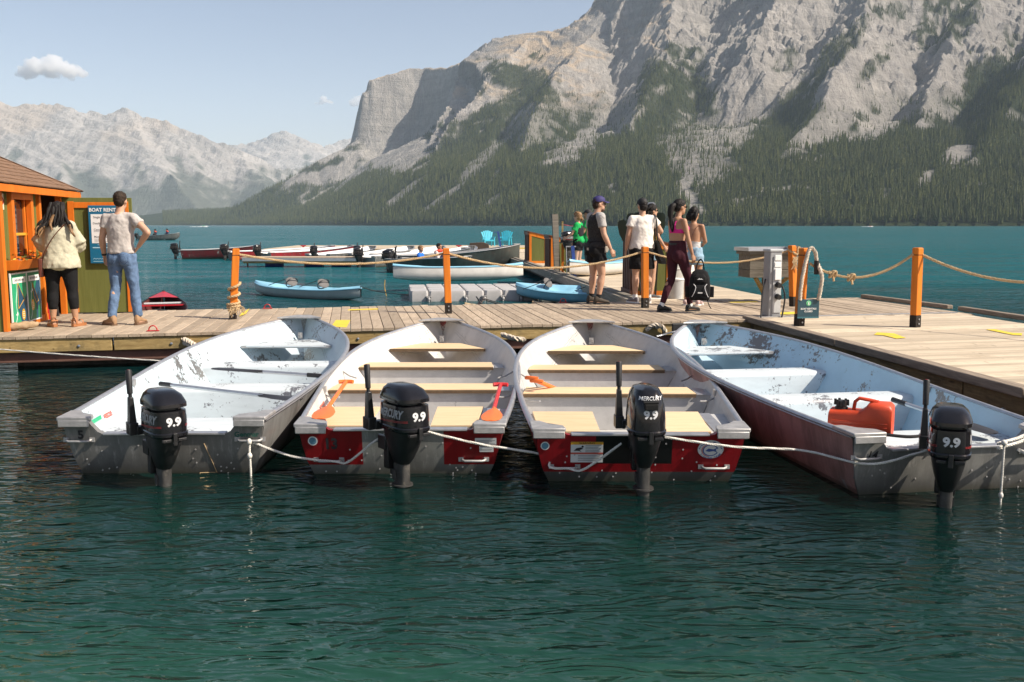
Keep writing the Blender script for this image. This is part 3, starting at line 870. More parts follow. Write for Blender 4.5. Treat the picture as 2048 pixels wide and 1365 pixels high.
def far_dock():
    root = empty('far_dock', (-4.6, 58.5, DZ), math.atan(0.02), 'far plank dock with the two blue chairs on it', 'dock')
    b = MB(); n = 108
    for k in range(n):
        x = -9.4+k*0.145; b.box((x, 0, -0.02), (0.138, 9.5, 0.04))
    o = b.build('deck_planks', m_plank2, root, smooth=0); o['kind'] = 'stuff'
    b = MB(); b.box((-1.6, -4.8, -0.12), (15.6, 0.1, 0.17)); b.build('edge_timber', m_timber, root, smooth=0)
    b = MB(); b.box((-1.6, 0, -0.32), (15.2, 9, 0.2)); b.build('float', m_float, root, smooth=0)
    b = MB(); b.box((4.4, -4.75, 0.03), (3.6, 0.12, 0.07)); b.build('yellow_edge', m_yellow, root, smooth=0)
    r2 = empty('landing_dock', (0.3, 50.2, DZ), 0, 'square landing at the far end of the rear pier', 'dock')
    b = MB()
    for k in range(34): b.box((-2.4+k*0.145, 0, -0.02), (0.138, 6.9, 0.04))
    o = b.build('deck_planks', m_plank2, r2, smooth=0); o['kind'] = 'stuff'
    b = MB(); b.box((0.0, -3.5, -0.13), (5.0, 0.1, 0.2)); b.build('edge_timber', m_greywood, r2, smooth=0)
    r3 = empty('finger_dock', (-8.85, 40.3, DZ), math.atan(0.0), 'low narrow finger dock on short legs left of the grey boats', 'dock')
    b = MB()
    for k in range(16): b.box((-2.3+k*0.31, 0, -0.02), (0.30, 1.3, 0.04))
    o = b.build('deck_planks', m_plank, r3, smooth=0); o['kind'] = 'stuff'
    b = MB(); b.box((0, -0.66, -0.10), (4.75, 0.05, 0.13)); b.build('edge_channel', m_steel, r3, smooth=0)
    b = MB(); b.box((0, -0.62, -0.21), (4.7, 0.06, 0.08)); b.build('lower_timber', m_timber, r3, smooth=0)
    for x in (-2.2, 0.2, 2.1):
        b = MB(); b.tube([(x, -0.5, -0.1), (x, -0.5, -1.5)], 0.035, 8); b.build('leg', m_rust, r3)
    for x in (-1.2, 0.5, 1.6):
        b = MB(); b.tube([(x-.35, 0, -0.34), (x+.35, 0, -0.34)], 0.2, 12); b.build('barrel_float', plain('blue_barrel', (0.02, 0.05, 0.22), 0.5), r3)
far_dock()

# ---------------------------------------------------------------- posts and ropes of the railing
m_rope = plain('manila_rope', (0.50, 0.36, 0.20), 0.9, 0, 0.3, 40, 0.4)
m_oldrope = plain('grey_mooring_rope', (0.52, 0.45, 0.36), 0.9, 0, 0.3, 30, 0.4)
m_white_rope = plain('white_nylon_rope', (0.72, 0.69, 0.62), 0.8, 0, 0.15, 40, 0.3)

def rope_mb(pts, r, pitch=0.1, strands=3, mb=None, per=7, sides=5):
    """laid rope: strands wound round the line through pts"""
    mb = mb or MB()
    pts = [Vector(p) for p in pts]
    d = [0]
    for a, b in zip(pts, pts[1:]): d.append(d[-1]+(b-a).length)
    L = d[-1]; n = max(6, int(L/pitch*per))
    line = []; k = 0
    for i in range(n+1):
        s = L*i/n
        while k < len(d)-2 and d[k+1] < s: k += 1
        t = (s-d[k])/max(1e-9, d[k+1]-d[k]); line.append(pts[k].lerp(pts[k+1], t))
    fr = []; x = None
    for i in range(n+1):
        t = (line[min(i+1, n)]-line[max(i-1, 0)]).normalized()
        x = t.orthogonal().normalized() if x is None else (x-t*x.dot(t)).normalized()
        fr.append((x, t.cross(x)))
    for s in range(strands):
        P = []
        for i in range(n+1):
            a = 2*math.pi*(L*i/n/pitch+s/strands)
            P.append(line[i]+fr[i][0]*(r*0.52*math.cos(a))+fr[i][1]*(r*0.52*math.sin(a)))
        mb.tube(P, r*0.58, sides)
    return mb
def sag(a, b, drop, n=16):
    a, b = Vector(a), Vector(b)
    return [a.lerp(b, t/n)-Vector((0, 0, drop*4*(t/n)*(1-t/n))) for t in range(n+1)]

def post(base, h, lean=(0, 0), rz=0.5, label='', w=0.098):
    root = empty('rail_post', base, rz, label, 'post', 'orange posts of the rope railing')
    lx, ly = lean; tz = 0.16
    def ring(z, s=1.0):
        q = w/2*s
        return [Vector((x+lx*z/h, y+ly*z/h, z)) for x, y in ((-q,-q),(q,-q),(q,q),(-q,q))]
    b = MB(); b.rings([ring(tz), ring(h-0.012), ring(h, 0.8)]); b.build('post_shaft', m_orange, root, smooth=0, bevel=0.006)
    b = MB(); b.rings([ring(0.0, 1.03), ring(tz-0.002, 1.03)]); b.build('post_foot', m_postbase, root, smooth=0, bevel=0.003)
    b = MB(); b.rings([ring(h-0.10, 1.015), ring(h-0.09, 1.015)]); b.build('seam_band', m_postbase, root, smooth=0)
    for z in (0.05, 0.11):
        b = MB(); b.tube([(0, -w/2-.004, z), (0, -w/2-.012, z)], 0.012, 8); b.build('bolt_head', m_bolt, root)
    return root
PB = [at(466, 638, DZ), at(897, 627, DZ), at(1290, 616, DZ), at(1587, 613, DZ), at(1598, 652, DZ), at(1830, 655, DZ), Vector((7.0, 10.3, DZ))]
PH = [1.0, 0.985, 0.985, 1.0, 1.03, 1.04, 1.03]
post(PB[0], PH[0], (0.075, 0.0), 0.35, 'leaning orange post with old rope coiled round its lower half')
post(PB[1], PH[1], (-0.03, 0.0), 0.15, 'orange rope post on the front dock between boat bow and white kayak')
post(PB[2], PH[2], (-0.02, 0.0), 0.25, 'orange rope post in front of the man in white shirt')
post(PB[3], PH[3], (-0.06, 0.02), 0.5, 'farther of the two crossed looking orange posts by the grey pedestal')
post(PB[4], PH[4], (0.06, 0.02), 0.5, 'nearer orange post by the grey pedestal carrying the closed sign')
post(PB[5], PH[5], (-0.02, 0.0), 0.5, 'orange rope post standing alone on the pale side dock')
post(PB[6], PH[6], (0, 0), 0.5, 'orange rope post past the right edge of view')
LEAN = [(0.075,0),(-0.03,0),(-0.02,0),(-0.06,0.02),(0.06,0.02),(-0.02,0),(0,0)]
TOP = [PB[i]+Vector((LEAN[i][0], LEAN[i][1], PH[i]-0.085)) for i in range(7)]
def rope(pts, r, label, mat=None, name='rope', cat='rope', group=None, pitch=None, parent=None):
    o = rope_mb(pts, r, pitch or r*5.2).build(name, mat or m_rope, parent, smooth=60)
    if not parent: tag(o, label, cat, group)
    return o
G = 'ropes slung between the orange posts'
rope(sag(TOP[0]+Vector((.05,0,0)), TOP[1]-Vector((.05,0,0)), 0.145, 24), 0.017, 'tan rope drooping from the leaning post to the post before the kayak', group=G)
rope(sag(TOP[1]+Vector((.05,0,0)), TOP[2]-Vector((.05,0,0)), 0.235, 24), 0.017, 'tan rope drooping past the legs of the man in the blue cap', group=G)
rope(sag(TOP[2]+Vector((.05,0,0)), TOP[3]-Vector((.05,0,0)), 0.19, 20), 0.016, 'tan rope running behind the woman in maroon leggings', group=G)
pk = sag(TOP[4]+Vector((.06,0,-.12)), TOP[5]-Vector((.05,0,0)), 0.24, 22)
rp = rope(pk, 0.018, 'tan rope with two knots hanging before the lone right post', group=G)
for i in (5, 9):
    b = MB()
    rope_mb([pk[i]+Vector((0.045*math.cos(a), 0.035*math.sin(a)-0.01, 0.045*math.sin(a*1.5))) for a in [k*0.7 for k in range(14)]], 0.016, 0.07, 3, b)
    rope_mb([pk[i], pk[i]+Vector((0.015, -0.02, -0.09))], 0.015, 0.06, 3, b)
    b.build('knot', m_rope, rp, smooth=60)
rope(sag(TOP[5]+Vector((.05,0,0)), TOP[6], 0.30, 24), 0.018, 'tan rope drooping from the lone right post out of view', group=G)
# old rope round the leaning post
def coil():
    P = []
    b0 = PB[0]
    for k in range(60):
        z = 0.52-0.40*(k/59)**0.75 if k < 34 else 0.23-0.10*((k-34)/25)
        a = 0.4-k*0.36 if k < 34 else 0.4-34*0.36-(k-34)*0.62
        r = 0.078 if k < 34 else 0.083+0.006*math.sin(k)
        P.append(b0+Vector((0.075*z+r*math.cos(a), r*math.sin(a), z)))
    o = rope_mb(P, 0.019, 0.10).build('rope_coil', m_rope, None, smooth=60)
    tag(o, 'frayed tan rope wound round the foot of the leaning post', 'rope')
    b = MB(); rng = random.Random(4)
    for k in range(26):
        a = rng.uniform(-1.9, 0.6); s = b0+Vector((0.02+0.09*math.cos(a), 0.09*math.sin(a), 0.15+rng.uniform(-.03,.04)))
        e = s+Vector((0.05*math.cos(a)+rng.uniform(-.02,.02), 0.05*math.sin(a), -0.07*rng.random()-.03)); b.tube([s, s.lerp(e, .5)+Vector((.01,0,.01)), e], 0.004, 3)
    b.build('frayed_end', m_rope, o, smooth=0)
coil()
# ================================================================ boats
def chipped(name, paint, bare, lo=0.60, scale=3.2, rough=0.42, dirty=0.25, streak=(1, 1, 1), metal_bare=0.5):
    """old paint worn through to the metal, scuffed and dusty"""
    if name in MATS: return MATS[name]
    t = NT(name); v = t.coords(rnd=True); vs = t.coords(scale=streak)
    a = t.noise(v, scale, 10, 0.72, 0.3); b = t.noise(v, scale*9, 6, 0.7, 0.2); big = t.noise(v, scale*0.45, 4, 0.5)
    k = t.math('ADD', t.math('MULTIPLY', a, 0.62), t.math('MULTIPLY', b, 0.38))
    k = t.math('ADD', k, t.math('MULTIPLY', t.math('SUBTRACT', big, 0.5), 0.35))
    chip = t.step(k, lo, lo+0.018)
    dust = t.step(t.noise(vs, scale*1.3, 6, 0.7), 0.42, 0.8)
    c = t.mix(t.math('MULTIPLY', dust, dirty), paint, tuple(x*0.55 for x in paint))
    c = t.mix(chip, c, bare)
    t.b.inputs['Metallic'].default_value = 0.0
    t._s(t.b.inputs['Metallic'], t.math('MULTIPLY', chip, metal_bare))
    t.bump(t.math('MULTIPLY', t.math('ADD', chip, t.math('MULTIPLY', b, -0.5)), -1.0), 0.25, 0.003)
    MATS[name] = t.set(c, t.math('MULTIPLY_ADD', b, 0.25, rough-0.1), None, 0.4)
    return MATS[name]
m_in_grey = chipped('grey_white_hull_paint', (0.60, 0.575, 0.545), (0.30, 0.285, 0.27), 0.62, 4.5, 0.5, 0.6, (1, 1, 0.25))
m_in_grey2 = chipped('mid_grey_hull_paint', (0.50, 0.49, 0.475), (0.24, 0.23, 0.22), 0.63, 6.0, 0.5, 0.5)
m_in_blue = chipped('pale_blue_worn_paint', (0.52, 0.61, 0.66), (0.20, 0.195, 0.19), 0.556, 2.9, 0.42, 0.35)
m_in_blue2 = chipped('faded_blue_worn_paint', (0.43, 0.58, 0.68), (0.22, 0.205, 0.20), 0.568, 2.6, 0.42, 0.3)
m_seat_blue = chipped('scuffed_white_seat_paint', (0.60, 0.65, 0.67), (0.20, 0.20, 0.215), 0.565, 4.5, 0.45, 0.5, (0.3, 1, 1))
m_alu = chipped('raw_aluminium', (0.33, 0.325, 0.315), (0.16, 0.155, 0.15), 0.60, 2.0, 0.42, 0.9, (2.5, 2.5, 0.25), 0.5)
m_rail = plain('aluminium_rail', (0.50, 0.50, 0.51), 0.38, 0.75, 0.12, 14, 0.05)
m_cast = plain('cast_aluminium', (0.42, 0.41, 0.40), 0.5, 0.55, 0.18, 16, 0.2)
m_ply = wood('plywood_seat', (0.64, 0.47, 0.27), (0.76, 0.59, 0.37), 0.6, (3, 30, 30), knots=False, tone=0.12, bump=0.1)
m_plyedge = plain('dark_plywood_edge', (0.12, 0.075, 0.04), 0.8, 0, 0.3, 20)
m_gloss = plain('black_cowl', (0.010, 0.010, 0.012), 0.11, 0, 0.3, 8, 0.03, ((0.035, 0.034, 0.033), 0.68), 0.5, 0.0, 40)
m_satin = plain('black_motor_casing', (0.013, 0.013, 0.014), 0.36, 0, 0.3, 8, 0.1, ((0.07, 0.065, 0.06), 0.60))
m_leg = plain('worn_motor_leg', (0.055, 0.053, 0.05), 0.5, 0.3, 0.4, 14, 0.2, ((0.15, 0.135, 0.11), 0.55))
m_letter = plain('silver_lettering', (0.66, 0.66, 0.66), 0.4, 0, 0.12, 30, 0)
m_letter_dim = plain('grey_lettering', (0.36, 0.36, 0.37), 0.4, 0, 0.15, 30, 0)
m_darktext = plain('black_lettering', (0.015, 0.015, 0.018), 0.6, 0, 0.2, 30, 0)
m_stickw = plain('white_sticker', (0.74, 0.74, 0.72), 0.5, 0, 0.06, 20, 0)

def hull_side_paint(name, bands, algae=0.03):
    """bands: (z0, colour) from the water up, on the outside of a hull"""
    t = NT(name); o = t.xyz(); v = t.coords()
    n = t.noise(v, 3.5, 8, 0.7, 0.3); n2 = t.noise(t.coords(scale=(3, 3, 0.4)), 2.0, 7, 0.7)
    c = bands[0][1]
    for z, col in bands[1:]:
        c = t.mix(t.step(t.math('ADD', o[2], t.math('MULTIPLY', t.math('SUBTRACT', n, 0.5), 0.01)), z-0.003, z+0.003), c, col)
    c = t.mix(t.math('MULTIPLY', t.step(n2, 0.40, 0.68), 0.7), c, (0.05, 0.042, 0.038)); c = t.mix(t.math('MULTIPLY', t.step(t.noise(t.coords(scale=(.5, 1, 3)), 2.2, 7, .72), .55, .72), .4), c, (0.27, 0.17, 0.15))
    c = t.mix(t.step(t.math('ADD', n, t.math('MULTIPLY', n2, 0.35)), 0.83, 0.87), c, (0.30, 0.285, 0.27))
    g = t.math('MULTIPLY', t.step(t.math('SUBTRACT', o[2], t.math('MULTIPLY', n, 0.05)), algae+0.045, algae-0.03), 0.8)
    c = t.mix(g, c, (0.06, 0.052, 0.03))
    t.bump(n, 0.12, 0.004)
    return t.set(c, t.math('MULTIPLY_ADD', n2, 0.3, 0.28), 0.15, 0.5)

def transom_paint(name, col, stripe=None, z0=0.095, base=(0.34, 0.34, 0.32), dark_rect=None):
    t = NT(name); o = t.xyz(); v = t.coords()
    n = t.noise(v, 5.0, 8, 0.72, 0.3); n2 = t.noise(t.coords(scale=(4, 4, 0.5)), 2.0, 7, 0.7)
    mott = t.mix(t.math('MULTIPLY', t.step(n2, 0.36, 0.66), 0.6), base, tuple(x*0.34 for x in base))
    mott = t.mix(t.math('MULTIPLY', t.step(t.noise(t.coords(scale=(9, 9, .8)), 3.0, 5, .7), .56, .70), .5), mott, tuple(min(1, x*1.9) for x in base))
    mott = t.mix(t.math('MULTIPLY', t.step(t.math('ADD', o[2], t.math('MULTIPLY', n, -0.16)), 0.12, 0.0), .7), mott, tuple(x*0.25 for x in base))
    c = mott
    if col:
        red = t.mix(t.math('MULTIPLY', t.step(n2, 0.42, 0.7), .8), col, tuple(x*0.42 for x in col))
        red = t.mix(t.step(t.noise(v, 16, 8, 0.75), 0.655, 0.69), red, (0.33, 0.2, 0.18))
        c = t.mix(t.step(o[2], z0-0.002, z0+0.002), c, red)
    if stripe:
        k = t.math('MULTIPLY', t.step(o[0], stripe[0]-.002, stripe[0]+.002), t.step(o[0], stripe[1]+.002, stripe[1]-.002))
        if len(stripe) > 2: k = t.math('MULTIPLY', k, t.step(o[2], stripe[3]-.002, stripe[3]+.002)); c = t.mix(k, c, stripe[2])
        else: c = t.mix(k, c, mott)
    g = t.math('MULTIPLY', t.step(t.math('SUBTRACT', o[2], t.math('MULTIPLY', n, 0.06)), 0.05, -0.03), 0.85)
    c = t.mix(g, c, (0.05, 0.045, 0.022))
    t.bump(n, 0.1, 0.004)
    return t.set(c, t.math('MULTIPLY_ADD', n2, 0.25, 0.25), 0.2, 0.5)

BT = [(0,.72),(.2,.80),(.42,.86),(.6,.84),(.72,.755),(.81,.62),(.88,.455),(.95,.25),(1,.065)]
CT = [(0,.60),(.4,.64),(.6,.55),(.75,.36),(.85,.17),(.93,.07),(1,.015)]
class Hull:
    def __init__(s, L=4.75, bow=0.66, tz=0.40, wid=1.0, rake=0.20, floor=0.05):
        s.L, s.bow, s.tz, s.wid, s.rake, s.floor = L, bow, tz, wid, rake, floor
    def b(s, u): return smooth_tab(BT, u)*s.wid
    def c(s, u): return smooth_tab(CT, u)*s.wid
    def zg(s, u): return s.tz+(s.bow-s.tz)*u**2.0
    def zc(s, u): return interp([(0,-.02),(.55,.0),(.75,.07),(.88,.18),(.95,.30),(1,.45)], u)
    def zk(s, u): return interp([(0,-.11),(.7,-.11),(.85,-.03),(.93,.12),(1,.42)], u)
    def y(s, u, z): return u*s.L-s.rake*(z+0.05)*(1-u)**3
    def half(s, u, z, inner=True):
        b, c, zc, zg = s.b(u), s.c(u), s.zc(u), s.zg(u)
        t = min(max((z-zc)/(zg-zc), 0), 1); p = lerp(0.62, 1.0, min(max((u-.65)/.25, 0), 1))
        return c+(b-c)*t**p-(0.022 if inner else 0)
    def us(s): return [0,.06,.13,.2,.28,.36,.44,.52,.6,.67,.73,.79,.84,.88,.92,.95,.975,1.0]

def lathe_ring(hx, y0, y1, z, n=20, e=3.2, cx=0):
    """rounded-rectangle ring"""
    cy, hy = (y0+y1)/2, (y1-y0)/2; out = []
    for i in range(n):
        a = 2*math.pi*i/n; ca, sa = math.cos(a), math.sin(a)
        out.append(Vector((cx+hx*math.copysign(abs(ca)**(2/e), ca), cy+hy*math.copysign(abs(sa)**(2/e), sa), z)))
    return out

_txt = {}
def text_geo(s, bold=0.03, shear=0.0):
    """outline of a word as 2-D points and faces, one unit high"""
    key = (s, bold, shear)
    if key in _txt: return _txt[key]
    cu = bpy.data.curves.new('t', 'FONT'); cu.body = s; cu.size = 1.0; cu.offset = bold; cu.shear = shear; cu.fill_mode = 'FRONT'
    cu.resolution_u = 3; cu.align_x = 'CENTER'; cu.align_y = 'CENTER'
    o = bpy.data.objects.new('t', cu); COL.objects.link(o)
    dg = bpy.context.evaluated_depsgraph_get(); dg.update()
    me = bpy.data.meshes.new_from_object(o.evaluated_get(dg))
    v = [(p.co.x, p.co.y) for p in me.vertices]; f = [tuple(p.vertices) for p in me.polygons]
    COL.objects.unlink(o); bpy.data.objects.remove(o); bpy.data.meshes.remove(me)
    _txt[key] = (v, f); return _txt[key]
def put_text(mb, s, o, ux, uy, size, bold=0.03, shear=0.0, wide=1.0, bvh=None, lift=0.002, mi=0):
    v, f = text_geo(s, bold, shear)
    o, ux, uy = Vector(o), Vector(ux).normalized(), Vector(uy).normalized(); nn = ux.cross(uy)
    P = []
    for a, b in v:
        p = o+ux*(a*size*wide)+uy*(b*size)
        if bvh:
            h = bvh.ray_cast(p+nn*0.3, -nn)
            if h[0] is not None: p = h[0]
        P.append(p+nn*lift)
    return mb.add(P, f, mi)

def motor(parent, loc, yaw, style='old', tiller=True, detail=True, word=None, scale=1.0):
    """outboard motor; the middle section carries cowl, tiller, leg"""
    b = MB()
    b.rings([lathe_ring(.128, -.225, .15, .465, 20, 3), lathe_ring(.118, -.215, .14, .40, 20, 3), lathe_ring(.100, -.178, .115, .325, 20, 2.8), lathe_ring(.072, -.13, .09, .245, 20, 2.6), lathe_ring(.054, -.088, .07, .205, 20, 2.6)])
    mid = b.build('outboard_motor', m_satin, parent, loc, (0, 0, yaw))
    mid.scale = (scale*.81, scale*.88, scale*.97)
    c = MB()
    if style == 'old':
        R_ = [(.145,-.275,.165,.455,3.4),(.152,-.285,.172,.468,3.4),(.152,-.285,.172,.485,3.4),(.146,-.278,.166,.492,3.4),(.147,-.278,.165,.56,3.4),(.142,-.272,.158,.635,3.4),(.112,-.232,.14,.642,3.4),(.112,-.232,.14,.662,3.4),
              (.150,-.276,.156,.662,3.6),(.150,-.274,.155,.685,3.6),(.128,-.225,.13,.735,3.2),(.095,-.15,.10,.760,3.0),(.05,-.09,.06,.765,2.6)]
    else:
        R_ = [(.145,-.275,.165,.455,2.8),(.153,-.285,.172,.468,2.8),(.153,-.285,.172,.482,2.8),(.147,-.278,.166,.49,2.8),(.146,-.275,.162,.56,2.8),(.136,-.262,.15,.65,2.8),(.122,-.24,.13,.71,2.8),(.098,-.195,.10,.748,2.8),(.05,-.10,.05,.762,2.6)]
    c.rings([lathe_ring(r[0], r[1], r[2], r[3], 28, r[4]) for r in R_])
    cowl = c.build('cowl', m_gloss, mid, smooth=32)
    bvh = BVHTree.FromPolygons([Vector(v) for v in c.v], c.f)
    g = MB(); g.box((0, -.292, .45), (.034, .02, .085)); g.box((-.062, -.272, .442), (.07, .03, .022)); g.box((.062, -.272, .442), (.07, .03, .022))
    g.build('latch', m_satin, mid, smooth=0, bevel=.004)
    if style == 'new' and detail:
        q = MB(); q.box((0, -.268, .652), (.105, .05, .04)); q.box((0, -.262, .68), (.12, .05, .012)); q.build('air_intake', plain('intake_black', (0.003,)*3, 0.9), mid, smooth=0, bevel=.006)
    # leg, plates, gear case
    l = MB()
    l.rings([lathe_ring(.050, -.082, .066, .23, 14, 4), lathe_ring(.046, -.078, .062, .0, 14, 4), lathe_ring(.032, -.08, .06, -.22, 14, 2.6)])
    l.rings([lathe_ring(.085, -.10, .075, .048, 16, 2.2), lathe_ring(.085, -.10, .075, .058, 16, 2.2)])
    l.rings([lathe_ring(.095, -.22, .07, -.098, 16, 2.2), lathe_ring(.095, -.22, .07, -.088, 16, 2.2)])
    l.box((.05, .02, .12), (.02, .05, .07)); l.box((-.05, .02, .12), (.02, .05, .07))
    l.tube([(0, .10, -.25), (0, .06, -.25), (0, -.05, -.25), (0, -.13, -.25)], [.008, .038, .045, .034], 12)
    l.prism([(-.09, 0), (.05, 0), (-.03, -.14)], (-.006, 0, -.28), (0, 1, 0), (0, 0, 1), (.012, 0, 0))
    l.build('leg', m_leg, mid)
    pr = MB(); pr.tube([(0, -.12, -.25), (0, -.19, -.25)], [.032, .02], 10)
    for k in range(3):
        a = 2.1*k; dx, dz = math.cos(a), math.sin(a); px_, pz_ = -dz, dx
        pr.add([(dx*.02, -.13, -.25+dz*.02), (dx*.06+px_*.05, -.135, -.25+dz*.06+pz_*.05), (dx*.11+px_*.03, -.15, -.25+dz*.11+pz_*.03), (dx*.115-px_*.02, -.165, -.25+dz*.115-pz_*.02), (dx*.06-px_*.04, -.17, -.25+dz*.06-pz_*.04)], [(0,1,2,3,4)])
    pr.build('propeller', m_leg, mid, smooth=0)
    k = MB(); k.box((0, .12, .26), (.15, .07, .22)); k.box((-.07, .17, .33), (.03, .12, .10)); k.box((.07, .17, .33), (.03, .12, .10)); k.tube([(0, .12, .1), (0, .12, .42)], .03, 10)
    k.build('clamp_bracket', m_satin, mid, smooth=30, bevel=.006)
    if tiller:
        s = MB(); s.box((-.165, .215, .47), (.07, .11, .085)); s.box((-.09, .17, .46), (.12, .07, .06)); s.tube([(-.20, .215, .47), (-.13, .215, .47)], .045, 12)
        s.rings([[Vector((-.165+sx*r, .215+.012*(z-.5)/.2+sy*r*1.2, z)) for sx, sy in ((-1,-1),(1,-1),(1,1),(-1,1))] for z, r in ((.49,.030),(.60,.024),(.69,.019))])
        s.build('tiller_arm', m_satin, mid, smooth=30, bevel=.005)
        h = MB(); h.tube([(-.165, .228, .685), (-.165, .230, .71), (-.165, .231, .715), (-.165, .245, .875), (-.165, .246, .88)], [.015, .015, .023, .026, .022], 12); h.build('tiller_grip', m_black, mid)
        h = MB(); h.tube([(-.165, .246, .8795), (-.165, .2462, .882)], .012, 8); h.build('grip_button', m_red, mid)
    if detail:
        w = MB()
        if style == 'old':
            put_text(w, '9.9', (0.0, -.3, .565), (1, 0, 0), (0, 0, 1), .078, .045, 0.0, 1.25, bvh)
        else:
            put_text(w, '9.9', (0, -.3, .597), (1, 0, 0), (0, 0, 1), .072, .045, 0.0, 1.25, bvh)
            w.build('lettering', m_letter, mid, smooth=0, flip=False); w = MB()
            put_text(w, 'MERCURY', (0, -.3, .702), (1, 0, -0.0), (0, 0, 1), .034, .012, 0.25, 1.2, bvh, .004)
        w.build('lettering', m_letter, mid, smooth=0, flip=False)
        if style == 'old':
            w = MB()
            put_text(w, 'MERCURY', (-.3, -.07, .578), (0, -1, 0), (0, 0, 1), .078, .035, 0.2, 0.86, bvh)
            put_text(w, 'MERCURY', (.3, -.07, .578), (0, 1, 0), (0, 0, 1), .078, .035, 0.2, 0.86, bvh)
            w.build('maker_lettering', m_letter_dim, mid, smooth=0, flip=False)
            w = MB()
            for sx in (-1, 1):
                for zz, dz in ((.525, .004), (.517, .002)):
                    P = []
                    for yy in [-.26+.02*i for i in range(18)]:
                        hh = bvh.ray_cast(Vector((sx*.3, yy, zz-yy*0.06)), Vector((-sx, 0, 0)))
                        if hh[0] is not None: P.append(hh[0]+Vector((sx*.001, 0, 0)))
                    if len(P) > 2: w.tube(P, .0018, 4)
            w.build('pinstripe', m_red, mid, smooth=0)
        e = MB(); e.ball((0.03, -.158, .325), (.03, .006, .016), 12, 6); e.build('badge', m_cast, mid)
    return mid

